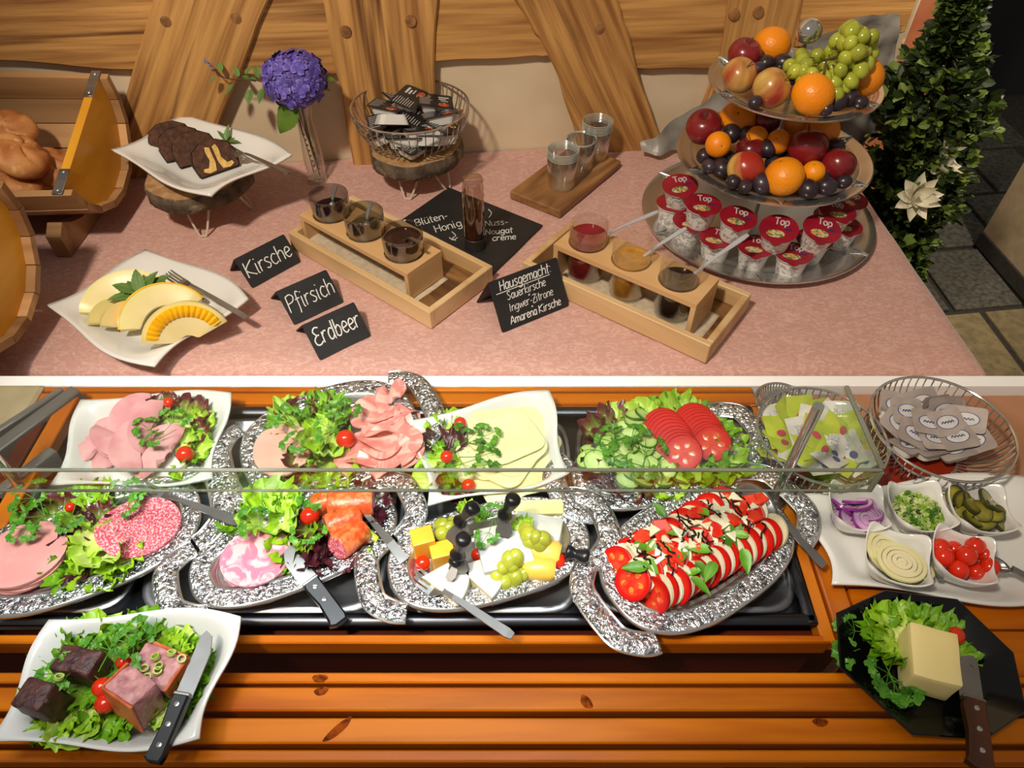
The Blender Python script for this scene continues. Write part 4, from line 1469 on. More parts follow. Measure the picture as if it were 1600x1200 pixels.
# ---- hand lettering: stroke glyphs on a grid (x-height 4, capitals 6)
GL = {
 'K': (4, [[(0, 6), (0, 0)], [(3.4, 6), (.1, 3), (3.6, 0)]]),
 'i': (1.6, [[(.5, 4), (.5, .4), (1, 0)], [(.5, 5.4), (.6, 5.8)]]),
 'r': (2.6, [[(.3, 4), (.3, 0)], [(.3, 2.6), (1.2, 3.9), (2.2, 3.8)]]),
 's': (2.8, [[(2.3, 3.7), (1.2, 4.1), (.4, 3.2), (1.4, 2.1), (2.2, 1.2), (1.4, 0), (.2, .4)]]),
 'c': (3, [[(2.6, 3.5), (1.5, 4.1), (.4, 2.9), (.4, 1.2), (1.4, 0), (2.7, .6)]]),
 'h': (3.4, [[(.4, 6.4), (.4, 0)], [(.4, 2.6), (1.6, 4), (2.7, 3.2), (2.8, 0)]]),
 'e': (3, [[(.5, 2), (2.4, 2.5), (2.2, 3.7), (1.2, 4.1), (.4, 3), (.4, 1.2), (1.4, 0), (2.7, .7)]]),
 'P': (3.8, [[(.4, 6), (.4, -.2)], [(.4, 5.8), (2.2, 6.2), (3.4, 5), (2.6, 3.4), (.5, 3)]]),
 'f': (2.4, [[(2.2, 5.9), (1.4, 6.4), (.9, 5), (.9, 0), (.6, -1.6)], [(.1, 3.6), (2, 3.8)]]),
 'E': (3.6, [[(3.2, 5.8), (1.6, 6.2), (.5, 5), (1.6, 3.4), (2.6, 3.3)], [(1.6, 3.4), (.2, 2), (.6, .3), (2, -.1), (3.4, .7)]]),
 'd': (3.4, [[(2.6, 3.4), (1.4, 4), (.4, 2.6), (.6, .6), (1.5, 0), (2.6, 1.2)], [(2.7, 6.4), (2.7, .4), (3, 0)]]),
 'b': (3.2, [[(.4, 6.4), (.4, .3)], [(.4, 2.6), (1.6, 3.9), (2.6, 2.6), (2.3, .6), (1.3, 0), (.4, .6)]]),
 'B': (3.8, [[(.4, 6), (.4, 0)], [(.2, 5.9), (2.2, 6.2), (3, 5), (2.2, 3.5), (.5, 3.2)], [(1.6, 3.3), (3.2, 2.4), (2.8, .5), (1.2, 0), (.3, .2)]]),
 'l': (1.5, [[(.5, 6.4), (.5, .5), (1, 0)]]),
 'u': (3.3, [[(.4, 4), (.4, 1), (1.3, 0), (2.5, 1.2)], [(2.6, 4), (2.6, .4), (3, 0)]]),
 'U': (3.3, [[(.4, 4), (.4, 1), (1.3, 0), (2.5, 1.2)], [(2.6, 4), (2.6, .4), (3, 0)], [(.8, 5.4), (.9, 5.8)], [(2.2, 5.4), (2.3, 5.8)]]),
 't': (2.2, [[(.9, 6), (.9, .6), (1.6, 0)], [(.1, 4.2), (1.9, 4.3)]]),
 'n': (3.3, [[(.4, 4), (.4, 0)], [(.4, 2.6), (1.6, 4), (2.6, 3.2), (2.7, 0)]]),
 '-': (2.4, [[(.4, 2.2), (1.9, 2.3)]]),
 'H': (3.8, [[(.4, 6), (.4, 0)], [(3.2, 6.1), (3.2, 0)], [(.4, 3), (3.2, 3.2)]]),
 'o': (3.1, [[(1.5, 4), (.4, 2.8), (.6, .8), (1.6, 0), (2.6, 1.2), (2.4, 3.2), (1.4, 4)]]),
 'g': (3.3, [[(2.6, 3.4), (1.4, 4), (.4, 2.6), (.6, .8), (1.5, .2), (2.6, 1.4)], [(2.7, 4), (2.6, -1), (1.4, -2), (.3, -1.4)]]),
 'N': (4, [[(.4, 0), (.4, 6)], [(.4, 5.9), (3.2, .2)], [(3.3, 0), (3.3, 6)]]),
 'm': (4.8, [[(.4, 4), (.4, 0)], [(.4, 2.6), (1.4, 4), (2.2, 3.2), (2.3, 0)], [(2.3, 2.6), (3.3, 4), (4.1, 3.2), (4.2, 0)]]),
 'a': (3.2, [[(2.5, 3.5), (1.3, 4), (.4, 2.6), (.6, .6), (1.4, 0), (2.5, 1.4)], [(2.6, 4), (2.6, .4), (3, 0)]]),
 ':': (1.6, [[(.6, 3.6), (.7, 3.9)], [(.6, .4), (.7, .7)]]),
 'S': (3.6, [[(3, 5.4), (1.7, 6.2), (.5, 5), (1.6, 3.3), (2.8, 1.8), (1.8, 0), (.2, .6)]]),
 'k': (3, [[(.4, 6.4), (.4, 0)], [(2.4, 3.9), (.5, 2), (2.6, 0)]]),
 'I': (1.8, [[(.6, 6), (.6, 0)]]),
 'w': (4.4, [[(.2, 4), (1.1, 0), (2.1, 3.4), (3.1, 0), (4.1, 4)]]),
 'z': (2.9, [[(.3, 3.9), (2.5, 4), (.3, .1), (2.6, 0)], [(.7, 2), (2.1, 2)]]),
 'Z': (3.4, [[(.3, 5.8), (3, 6), (.3, .1), (3.2, 0)], [(.7, 3), (2.7, 3.1)]]),
 'A': (4, [[(.1, 0), (1.9, 6), (3.5, 0)], [(.8, 2), (3, 2.1)]]),
 'T': (3.6, [[(.1, 6), (3.5, 6.1)], [(1.8, 6), (1.8, 0)]]),
 'p': (3.2, [[(.4, 4), (.4, -2)], [(.4, 2.6), (1.6, 4), (2.6, 2.6), (2.3, .6), (1.3, 0), (.4, .8)]]),
 '.': (1.4, [[(.5, 2), (.7, 2.2)]]),
 '_': (1, []), ' ': (2, []),
}
def lettering(text, h, pen, slant=.12, z=0.0, smooth=True):
    """strokes lying in the x-y plane, centred; h = x-height"""
    s = h / 4
    x = 0
    gs = []
    for ch in text:
        w, strokes = GL[ch]
        for st in strokes:
            P = [((x + a + b * slant) * s, b * s, z) for a, b in st]
            if smooth and len(P) > 2:
                P = [tuple(q) for q in smoothline(P, 4)]
            gs.append(tube(P, pen, 4, flat=.35))
        x += w
    wd_ = x * s
    g = join(*gs)
    return ([(a - wd_ / 2, b, c) for a, b, c in g[0]], g[1]), wd_
def tent_card(label, ridge, base, h, lines, pen=.0012):
    bl, br = U(*base[0], ZT + .0015), U(*base[1], ZT + .0015)
    rl, rr_ = U(*ridge[0], ZT + h), U(*ridge[1], ZT + h)
    bx = (br - bl)
    ang = atan2(bx.y, bx.x)
    W = bx.length
    n = Vector((-sin(ang), cos(ang), 0))
    mid = (bl + br) / 2
    rm = (rl + rr_) / 2
    dy = (rm - mid).dot(n)
    dy = max(.012, min(dy, .05))
    o = thing('tent_card', label, 'sign', 'black tent cards', (mid.x, mid.y, ZT + .0015), (0, 0, ang))
    fh = hypot(dy, h)
    tilt = atan2(h, dy)
    f = part(o, 'front_panel', make('front_panel', prism(rrect(W, fh, .003, 2), -.0018, 0), M_SLATE, False), (0, dy / 2, h / 2), (tilt, 0, 0))
    part(o, 'back_panel', make('back_panel', prism(rrect(W, fh, .003, 2), 0, .0018), M_SLATE, False), (0, dy * 1.5 + .001, h / 2), (pi - tilt, 0, 0))
    for txt, xh, xo, yo, wmax, pn in lines:
        g, wd_ = lettering(txt, xh, pn)
        k = min(1, wmax * W / wd_)
        part(f, 'lettering', make('lettering', ([(a * k + xo * W, b + yo * fh, c + .0006) for a, b, c in g[0]], g[1]), M_CHALK, False))
    return o, f, W, fh
tent_card('black tent card lettered Kirsche in white', [(376, 396), (454, 367)], [(394, 450), (470, 409)], .048, [('Kirsche', .0200, 0, -.20, .94, .0015)])
tent_card('black tent card lettered Pfirsich in white', [(437, 452), (521, 420)], [(460, 508), (537, 472)], .048, [('Pfirsich', .0200, 0, -.16, .92, .0015)])
tent_card('black tent card lettered Erdbeer in white', [(480, 505), (567, 468)], [(500, 563), (580, 525)], .048, [('Erdbeer', .0200, 0, -.14, .88, .0018)])
o, f, W, fh = tent_card('larger black tent card listing homemade jams in white', [(773, 437), (881, 401)], [(785, 520), (889, 478)], .082,
    [('Hausgemacht:', .0118, 0, .27, .94, .0012), ('Sauerkirsche', .0095, -.03, .06, .84, .0009), ('Ingwer-Zitrone', .0095, .0, -.17, .88, .0008), ('Amarena Kirsche', .0095, .02, -.41, .96, .0011)])
g = tube([(-.44 * W, .235 * fh, .0006), (.34 * W, .235 * fh, .0006)], .0009, 4, flat=.35)
g = join(g, *[tube([(-.02 * W, y * fh, .0006), (.0, (y + .015) * fh, .0006)], .0014, 4, flat=.35) for y in (-.0, -.235)])
part(f, 'lettering', make('lettering', g, M_CHALK, False))

# ---- slate with lettering and the squeeze bottle
sc_ = [U(617, 350, ZT + .006), U(701, 292, ZT + .006), U(848, 351, ZT + .006), U(768, 430, ZT + .006)]
ctr = sum(sc_, Vector()) / 4
sl = thing('slate_board', 'black slate board lettered for honey and nut nougat cream', 'slate', loc=(ctr.x, ctr.y, ZT + .002))
part(sl, 'slate_plate', make('slate_plate', prism([(p.x - ctr.x, p.y - ctr.y) for p in reversed(sc_)], 0, .004, .001), M_SLATE, False))
def slate_text(txt, px, py, xh, ang, pen=.0013):
    g, w = lettering(txt, xh, pen)
    p = U(px, py, ZT + .0062) - Vector((ctr.x, ctr.y, ZT + .002))
    part(sl, 'lettering', make('lettering', g, M_CHALK, False), tuple(p), (0, 0, ang))
sa = radians(24)
slate_text('BlUten-', 676, 347, .0155, sa)
slate_text('Honig', 702, 358, .0165, sa)
slate_text('Nuss-', 776, 352, .0135, sa * .35, .0012)
slate_text('Nougat', 780, 365, .0125, sa * .35, .0012)
slate_text('creme', 788, 375, .0125, sa * .3, .0012)
for P in ([(706, 362), (712, 368), (707, 372), (712, 376)], [(702, 371), (708, 375), (715, 371)], [(763, 327), (768, 333), (764, 340)]):
    pts = [tuple(U(*q, ZT + .0065) - Vector((ctr.x, ctr.y, ZT + .002))) for q in P]
    part(sl, 'lettering', make('lettering', tube(smoothline(pts, 4), .0011, 4, flat=.4), M_CHALK, False))
bb = U(743, 384, ZT + .0065)
hb = ZY(bb.y, 276) - bb.z
bt = thing('syrup_bottle', 'ribbed clear bottle of dark honey standing on the slate', 'bottle', loc=tuple(bb))
pr = [(0, 0), (.0195, 0), (.021, .003)]
n = 9
z0 = hb * .10
for k in range(n):
    z = z0 + (hb * .84) * k / n
    pr += [(.0212, z), (.0196, z + hb * .042)]
pr += [(.021, hb * .95), (.019, hb * .985), (.017, hb), (.010, hb * 1.0), (.004, hb * 1.005), (0, hb * 1.005)]
part(bt, 'bottle_wall', make('bottle_wall', lathe(pr, 28), glass('bottle_plastic', (.80, .72, .66, 1), lo=.08, hi=.5), 'all'))
part(bt, 'honey', make('honey', lathe([(0, .002), (.0182, .002), (.0188, hb * .62), (0, hb * .62)], 24), jam(rgb(70, 40, 26), rgb(52, 28, 18), 'dark_honey')))
V, F = lathe([(.0216, hb * .18), (.0216, hb * .80)], 8, 2.35, 3.6)
part(bt, 'paper_label', make('paper_label', (V, F), mat('printed_label', rgb(206, 180, 140), .6, col2=rgb(120, 84, 60), scale=90, lo=.45, hi=.55)))
part(bt, 'dark_base', make('dark_base', lathe([(.0222, 0), (.0222, hb * .15), (.0212, hb * .155)], 24), mat('dark_base_band', rgb(52, 46, 42), .4, col2=rgb(40, 36, 32), scale=20)))
# ================================================================== TIERED FRUIT STAND, PLANT
EX, EY = .526, 1.307
TIERS = [(.735, .244), (.872, .192), (1.018, .158)]
stand = thing('tiered_stand', 'three-tier silver stand laden with fruit and yoghurt cups', 'fruit stand', loc=(EX, EY, ZT + .002))
def silver_plate(R):
    prof = [(0, 0), (R * .70, 0), (R * .80, .002), (R * .84, .006), (R * .86, .009), (R * .885, .0085), (R * .90, .0105), (R * .925, .010), (R * .94, .012), (R * .965, .0115), (R * .985, .013), (R, .0125), (R * 1.0, .0095), (R * .9, .006), (R * .82, -.001), (R * .7, -.003), (0, -.003)]
    return lathe(prof, 72)
for z, R in TIERS:
    p = part(stand, 'plate', make('plate', silver_plate(R), M_SILVER), (0, 0, z - .010 - ZT + .004))
    for k in range(6):
        a = k * pi / 3 + .35
        g = join(*[tube([(R * .87, s * .011, .010), (R * .945, s * .0035, .0135), (R * 1.0, s * .001, .0135)], .0016, 5) for s in (-1, 0, 1)])
        part(p, 'rim_ornament', make('rim_ornament', g, M_SILVER), (0, 0, 0), (0, 0, a))
ztop = 1.108
prof = [(.011, 0), (.010, .004), (.0045, .015), (.0045, .07), (.009, .075), (.0045, .08), (.0045, .12), (.012, .128), (.0045, .136), (.0045, .2), (.009, .208), (.0045, .216), (.0045, .27), (.012, .279), (.0045, .29), (.0045, ztop - ZT - .02), (.007, ztop - ZT - .016), (.0045, ztop - ZT - .012), (0, ztop - ZT - .012)]
part(stand, 'centre_rod', make('centre_rod', lathe(prof, 14), M_SILVER))
part(stand, 'knob', make('knob', ball(.0225, nu=28, nv=18), M_CHROME), (0, 0, ztop - ZT + .004))

# ---- fruit kinds
M_ORANGE = mat('orange_peel', rgb(244, 150, 14), .38, col2=rgb(236, 132, 8), scale=8, bump=.07, bscale=190, bdist=.0016, btex='voronoi', hue=.06)
M_NAVEL = mat('orange_navel', rgb(120, 110, 48), .8, col2=rgb(90, 80, 36), scale=90)
M_APPLE = mat('red_green_apple', rgb(168, 48, 34), .28, col2=rgb(214, 178, 92), scale=11, detail=5, lo=.40, hi=.58, stretch=(1, 1, .35), distort=.6, coat=.2, hue=.12)
M_APPLER = mat('dark_red_apple', rgb(132, 30, 34), .26, col2=rgb(98, 18, 26), scale=16, detail=4, coat=.25, stretch=(1, 1, .3), hue=.14)
M_PLUM = mat('dark_plum', rgb(44, 32, 40), .34, col2=rgb(60, 48, 58), scale=18, coat=.2, hue=.2)
M_GRAPE = mat('green_grape', rgb(178, 182, 62), .22, col2=rgb(152, 160, 46), scale=60, sss=.35, sssr=(.01, .012, .004), hue=.16, coat=.2)
M_TWIG = mat('fruit_stalk', rgb(92, 74, 40), .8, col2=rgb(70, 54, 28), scale=60)
def orange_me(r):
    g = ball(r, r, r * .94, 32, 22)
    V = []
    for x, y, z in g[0]:
        q = hypot(x, y) / r
        z -= (.10 * r * math.exp(-(q / .10) ** 2)) * (1 if z > 0 else 0)
        V.append((x, y, z))
    return make('peel', (V, g[1]), M_ORANGE, 'all')
def apple_geo(r):
    prof = []
    for k in range(25):
        t = pi * k / 24
        rr = r * (sin(t) ** .9) * (1 + .06 * cos(t))
        z = r * .92 * cos(t)
        d = hypot(rr, 0) / r
        z -= .26 * r * math.exp(-(d / .26) ** 2) * (1 if t < pi / 2 else -.7)
        prof.append((rr if 0 < k < 24 else 0, z))
    g = lathe(prof[::-1], 32)
    V = [(x * (1 + .02 * cos(5 * atan2(y, x)) * (z < 0)), y * (1 + .02 * cos(5 * atan2(y, x)) * (z < 0)), z) for x, y, z in g[0]]
    return V, g[1]
PEEL = orange_me(1.0)
for v in PEEL.vertices:
    pass
def put_orange(px, py, zc, rpx, label, group, rot=None, name='orange'):
    r = rpx * S(px, py, zc)
    p = U(px, py, zc)
    o = thing(name, label, 'orange', group, tuple(p), rot or (rnd(-.9, .9), rnd(-.9, .9), rnd(0, 6)))
    o.scale = (r, r, r)
    part(o, 'peel', PEEL)
    part(o, 'navel', NAVEL, (0, 0, .845))
    return o
NAVEL = make('navel', lathe([(.085, 0), (.05, .035), (.02, .03), (0, .02)], 10), M_NAVEL)
# bump of unit-size meshes follows object scale, so peel meshes are built at unit size and scaled
APP = {k: make('apple_body', apple_geo(1.0), m, 'all') for k, m in (('g', M_APPLE), ('r', M_APPLER))}
STALK = make('stalk', tube(smoothline([(0, 0, .62), (.03, 0, .85), (.12, .02, 1.12)], 4), .035, 6), M_TWIG)
def put_apple(px, py, zc, rpx, kind, label, group, rot=None):
    r = rpx * S(px, py, zc)
    p = U(px, py, zc)
    o = thing('apple', label, 'apple', group, tuple(p), rot or (rnd(-.7, .7), rnd(-.7, .7), rnd(0, 6)))
    o.scale = (r, r, r)
    part(o, 'apple_body', APP[kind])
    part(o, 'stalk', STALK)
    return o
PLUM = make('plum', ball(1, .86, .84, 24, 16), M_PLUM, 'all')
def put_plum(px, py, zc, rpx, label, group):
    r = rpx * S(px, py, zc)
    return thing('plum', label, 'plum', group, tuple(U(px, py, zc)), (rnd(-.4, .4), rnd(-.4, .4), rnd(0, 6)), PLUM, sc=r)
for m_, k in ((M_ORANGE, .035), (M_APPLE, .035), (M_APPLER, .035), (M_PLUM, .02)):
    for nd in m_.node_tree.nodes:
        if nd.type in ('TEX_NOISE', 'TEX_VORONOI'):
            nd.inputs['Scale'].default_value *= k
        if nd.type == 'BUMP':
            nd.inputs['Distance'].default_value /= k
G2, G3 = 'fruit on the middle tier', 'fruit on the top tier'
# middle tier
zm = TIERS[1][0]
A2 = [(1100, 199, 28, 'r', 'dark red apple at the left end of the middle tier', (.3, -.2, 0)), (1165, 262, 28, 'g', 'yellow-red apple at the front left of the middle tier, base turned forward', (2.5, .2, .3)),
      (1262, 231, 31, 'r', 'large dark red apple in the middle of the middle tier', (-.3, .3, 1)), (1309, 258, 27, 'r', 'red apple at the right front of the middle tier', (.5, .3, 2)),
      (1172, 236, 23, 'r', 'dull red apple above the yellow-red apple on the middle tier', (.2, .2, 3)), (1196, 190, 24, 'r', 'dark red apple behind the rod of the middle tier', (.2, .2, 4))]
for px, py, r, k, l, rot in A2:
    put_apple(px, py, zm + .036 + (.02 if py < 236 else 0), r, k, l, G2, rot)
O2 = [(1152, 188, 29, 'large orange at the back left of the middle tier'), (1122, 226, 20, 'small mandarin beside the dark red apple, navel forward'), (1225, 276, 31, 'large orange at the front of the middle tier'),
      (1283, 204, 28, 'orange at the back right of the middle tier'), (1271, 269, 18, 'small mandarin under the large dark red apple'), (1168, 172, 29, 'orange at the rear of the middle tier under the top plate'),
      (1216, 222, 19, 'mandarin beside the centre rod of the middle tier'), (1236, 192, 28, 'orange in the shade right of the centre rod'), (1183, 214, 17, 'mandarin half hidden between plums on the middle tier')]
for px, py, r, l in O2:
    put_orange(px, py, zm + .034 + (.022 if py < 230 else 0), r, l, G2, (1.2, -.3, .2) if py == 226 else None, 'mandarin' if r < 22 else 'orange')
for i, (px, py, r) in enumerate([(1102, 244, 15), (1127, 262, 17), (1108, 260, 13), (1143, 208, 17), (1167, 210, 16), (1199, 232, 17), (1219, 240, 16), (1190, 286, 18), (1262, 295, 18), (1292, 291, 17), (1305, 228, 14),
                                 (1137, 247, 14), (1235, 250, 13), (1146, 284, 14), (1208, 255, 14), (1122, 244, 13), (1164, 292, 13), (1318, 284, 13), (1286, 276, 13)]):
    put_plum(px, py, zm + .022 + (.024 if py < 236 else 0), r, 'dark plum among the oranges and apples of the middle tier', 'plums on the middle tier')
# top tier
zt = TIERS[2][0]
for px, py, r, k, l, rot in [(1163, 86, 26, 'r', 'dull red apple at the back left of the top tier', (.2, .1, 0)), (1156, 118, 27, 'g', 'pale yellow-red apple at the left of the top tier', (.5, .1, .5)), (1205, 138, 30, 'g', 'red apple with green patch at the front of the top tier', (.8, -.2, 1.4))]:
    put_apple(px, py, zt + .034 + (.012 if py < 100 else 0), r, k, l, G3, rot)
for px, py, r, l, rot in [(1270, 148, 33, 'large orange at the front of the top tier', (.5, .4, 1)), (1350, 121, 30, 'orange standing at the right edge of the top tier, navel up', (.25, .25, 0)), (1206, 71, 29, 'orange at the back of the top tier left of the knob', (.2, .2, 2))]:
    put_orange(px, py, zt + .036 + (.018 if py < 90 else 0), r, l, G3, rot)
for px, py, r in [(1180, 90, 16), (1211, 79, 16), (1197, 99, 15), (1222, 98, 16), (1308, 158, 18), (1329, 153, 16), (1185, 108, 13), (1290, 170, 13), (1345, 160, 13), (1238, 120, 14), (1180, 160, 12)]:
    put_plum(px, py, zt + .022 + (.02 if py < 130 else 0), r, 'dark plum tucked between apples and oranges on the top tier', 'plums on the top tier')
# grapes: one bunch, every grape a part
gb = U(1290, 94, 1.088)
bunch = thing('grape_bunch', 'bunch of green grapes lying over the top tier beside the silver knob', 'grapes', None, tuple(gb))
GR = make('grape', ball(.0125, .0125, .0142, 14, 10), M_GRAPE, 'all')
rs_ = random.Random(3)
spots_ = []
sg = gb.y * 0 + S(1290, 94, 1.088)
tries = 0
while len(spots_) < 72 and tries < 6000:
    tries += 1
    dx, dy, dz = rs_.uniform(-1, 1), rs_.uniform(-1, .7), rs_.uniform(-1, 1)
    if dx * dx + dy * dy + dz * dz > 1 or dx * dx + dy * dy + dz * dz < .35:
        continue
    if (dx < -.05 and dz > .0) or (dx < .12 and dz > .45):
        continue
    p = Vector((dx * .072 + .008, dy * .05, dz * .058 + dx * .006))
    if all((p - q).length > .0185 for q in spots_):
        spots_.append(p)
for a in ((1308, 146), (1318, 138), (1322, 128), (1312, 132), (1330, 126), (1326, 112), (1256, 112), (1300, 108)):
    z = 1.055 if a[1] > 120 else 1.075
    spots_.append(U(a[0], a[1], z) - gb)
hook = []
for p in spots_:
    part(bunch, 'grape', GR, tuple(p), (rs_.uniform(-.8, .8), rs_.uniform(-.8, .8), 0), sc=rs_.uniform(.88, 1.1))
    hook.append(tube([tuple(p), tuple(p * .45)], .0009, 4))
hook.append(tube(smoothline([(-.02, -.055, .0), (-.012, -.03, .012), (.0, 0, .0), (.04, .0, .01)], 5), .0022, 6))
part(bunch, 'stalks', make('stalks', join(*hook), M_TWIG))

# ---- yoghurt cups on the bottom tier
M_CUP = mat('yoghurt_cup_plastic', rgb(230, 226, 222), .35, col2=rgb(220, 216, 212), scale=20)
M_CUPPRINT = mat('cup_small_print', rgb(170, 166, 164), .5, col2=rgb(228, 224, 220), scale=140, lo=.42, hi=.52)
M_LID = mat('red_foil_lid', rgb(156, 24, 44), .32, col2=rgb(136, 18, 36), scale=30)
M_LIDPIC = mat('lid_fruit_print', rgb(206, 190, 150), .4, col2=rgb(96, 120, 66), scale=150, lo=.45, hi=.55, col3=rgb(216, 150, 60), scale3=120, lo3=.55, hi3=.6)
M_LIDBLUE = mat('lid_blue_print', rgb(34, 44, 120), .4, col2=rgb(28, 36, 100), scale=30)
def make_cup(label):
    o = thing('yoghurt_cup', label, 'yoghurt cup', 'yoghurt cups on the bottom tier')
    part(o, 'cup', make('cup', lathe([(0, .002), (.022, .002), (.0235, 0), (.0245, .003), (.0305, .041), (.033, .043), (.0345, .043), (.035, .0455), (.0335, .047), (0, .0468)], 32), M_CUP))
    part(o, 'printed_band', make('printed_band', lathe([(.0252, .006), (.0302, .038)], 32, .5, 5.2), M_CUPPRINT))
    lid = [(.0362 * cos(2 * pi * k / 40), .0362 * sin(2 * pi * k / 40)) for k in range(40)]
    k0 = 30
    tab = [(x * (1.22 if abs(k - k0) == 0 else 1.12 if abs(k - k0) == 1 else 1), y * (1.22 if abs(k - k0) == 0 else 1.12 if abs(k - k0) == 1 else 1)) for k, (x, y) in enumerate(lid)]
    l = part(o, 'foil_lid', make('foil_lid', prism(tab, .0468, .0478), M_LID, False))
    g, w = lettering('Top', .0115, .0016, .0)
    part(l, 'lettering', make('lettering', g, M_PRINT_W, False), (.004, .010, .0482))
    part(l, 'picture', make('picture', xf(lathe([(0, .0005), (.013, .0004)], 16), (-.004, -.014, .0478), (0, 0, 0), (1.3, .75, 1)), M_LIDPIC, False))
    part(l, 'blue_mark', make('blue_mark', flat_rects([(.010, -.002, .014, .004)], .0482), M_LIDBLUE, False))
    return o
zb_ = TIERS[0][0] - .003
upper = [(1066, 287, 'yoghurt cup at the left end of the upper row, leaning on the rear cup'), (1098, 318, 'upper yoghurt cup, second from the left'), (1152, 338, 'upper yoghurt cup in front of the stand foot'),
         (1220, 352, 'upper yoghurt cup at the front right, lid tipped forward'), (1281, 352, 'upper yoghurt cup with the clearest lid at the right'), (1306, 328, 'upper yoghurt cup behind the right front pair')]
lower = [(1052, 318, 'lower yoghurt cup under the leftmost upper cup'), (1078, 345, 'lower yoghurt cup below the second upper cup'), (1122, 372, 'lower yoghurt cup, front left of the ring'), (1182, 384, 'lower yoghurt cup at the front, lid half covered'),
         (1242, 396, 'lower yoghurt cup standing nearest the rim at the front right'), (1272, 374, 'lower yoghurt cup under the clearest lid'), (1318, 352, 'lower yoghurt cup at the far right of the ring'), (1328, 312, 'yoghurt cup at the rear right beneath the middle tier'), (1300, 338, 'lower yoghurt cup behind the far right one')]
cup0 = make_cup(lower[0][2])
for i, (px, py, l) in enumerate(lower):
    o = cup0 if i == 0 else dup(cup0, (0, 0, 0), label=l)
    o.location = U(px, py, zb_ + .047) - Vector((0, 0, .047))
    o.rotation_euler = (rnd(-.04, .04), rnd(-.04, .04), rnd(-.5, .3))
for i, (px, py, l) in enumerate(upper):
    o = dup(cup0, (0, 0, 0), label=l)
    o.location = U(px, py, zb_ + .096) - Vector((0, 0, .047))
    o.rotation_euler = ((.10, -.12, .1), (.05, .02, -.1), (.08, .05, -.25), (.24, -.05, -.35), (.2, .1, -.3), (.05, .05, .05))[i]

# ---- leafy plant with white flowers, on the floor behind the table corner
M_BOX = mat('boxwood_leaf', rgb(62, 84, 38), .45, col2=rgb(34, 54, 22), scale=3, hue=.5)
M_BOXL = mat('boxwood_tip_leaf', rgb(120, 138, 58), .45, col2=rgb(84, 108, 40), scale=3, hue=.4)
M_BRANCH = mat('branch', rgb(64, 48, 32), .8, col2=rgb(46, 34, 22), scale=30)
PX, PY = .965, 1.53
plant = thing('boxwood_plant', 'tall leafy artificial boxwood with white flowers standing on the tiled floor', 'plant', loc=(PX, PY, 0))
rp = random.Random(11)
def plant_axis(z):
    # the column leans with its height
    return Vector((-.155 * (z - .72), 0, z))
def radius(z):
    K = ((.3, .05), (.5, .075), (.74, .100), (.86, .095), (.98, .046), (1.08, .022), (1.4, .02))
    for (a, ra), (b_, rb_) in zip(K, K[1:]):
        if z <= b_:
            return ra + (rb_ - ra) * max(0, (z - a) / (b_ - a)) + .010 * sin(z * 23)
    return .03
leavesV, leavesF = [[], []], [[], []]
twigs = []
def add_leaf(which, p, d, s):
    d = d.normalized()
    side = d.cross(Vector((0, 0, 1)))
    side = side.normalized() if side.length > .01 else Vector((1, 0, 0))
    up = side.cross(d)
    rr = rp.uniform(-1.2, 1.2)
    side = side * cos(rr) + up * sin(rr)
    up = side.cross(d)
    V, F = leavesV[which], leavesF[which]
    b = len(V)
    for x, y, z in ((0, 0, 0), (-.34, .45, .06), (0, .5, -.02), (.34, .45, .06), (-.22, .82, .02), (.22, .82, .02), (0, 1, -.08)):
        V.append(tuple(p + side * (x * s) + d * (y * s) + up * (z * s)))
    F += [(b, b + 2, b + 1), (b, b + 3, b + 2), (b + 1, b + 2, b + 6, b + 4), (b + 2, b + 3, b + 5, b + 6)]
for k in range(440):
    z0 = .40 + .74 * rp.random() ** 1.35
    a = rp.uniform(0, 2 * pi)
    R = radius(z0) * rp.uniform(.45, 1.25)
    base = plant_axis(z0) + Vector((cos(a), sin(a), 0)) * (R * .25)
    d = Vector((cos(a), sin(a), rp.uniform(-.15, .8))).normalized()
    tip = base + d * (R * .95)
    mid = (base + tip) / 2 + Vector((0, 0, -.015))
    P = smoothline([tuple(base), tuple(mid), tuple(tip)], 6)
    twigs.append(tube([tuple(q) for q in P], .0013, 3))
    m = len(P)
    for i in range(3, m):
        for q in range(2):
            dd = (d + Vector((rp.uniform(-1, 1), rp.uniform(-1, 1), rp.uniform(-.6, .9)))).normalized()
            add_leaf(1 if (i > m - 5 and rp.random() < .45) else 0, P[i], dd, rp.uniform(.020, .034))
    for q in range(2):
        add_leaf(1 if rp.random() < .5 else 0, P[-1], d + Vector((rp.uniform(-.6, .6), rp.uniform(-.6, .6), rp.uniform(-.2, .6))), rp.uniform(.022, .036))
part(plant, 'foliage', make('foliage', (leavesV[0], leavesF[0]), M_BOX, False), kind='stuff')
part(plant, 'pale_foliage', make('pale_foliage', (leavesV[1], leavesF[1]), M_BOXL, False), kind='stuff')
part(plant, 'twigs', make('twigs', join(*twigs), M_BRANCH), kind='stuff')
part(plant, 'stem', make('stem', tube([(0, 0, .05), (0, .01, .8), (-.01, 0, 1.25)], [.016, .012, .006], 8), M_BRANCH))
part(plant, 'pot', make('pot', lathe([(0, 0), (.08, 0), (.085, .005), (.10, .16), (.104, .162), (.104, .175), (.095, .175), (.09, .15), (0, .15)], 28), mat('dark_pot', rgb(40, 36, 34), .6, col2=rgb(30, 28, 26), scale=10)))
M_PETAL = mat('white_petal', rgb(226, 220, 196), .5, col2=rgb(214, 206, 176), scale=30, sss=.1)
def petal(L, W, curl):
    def fn(u, v):
        w = W * sin(pi * min(1, .12 + .88 * v) ** .8) * (1 if v < .98 else .6)
        x = (u - .5) * w
        return (x, L * v, curl * L * v * v + 1.2 * x * x / W)
    return grid(fn, 4, 7)
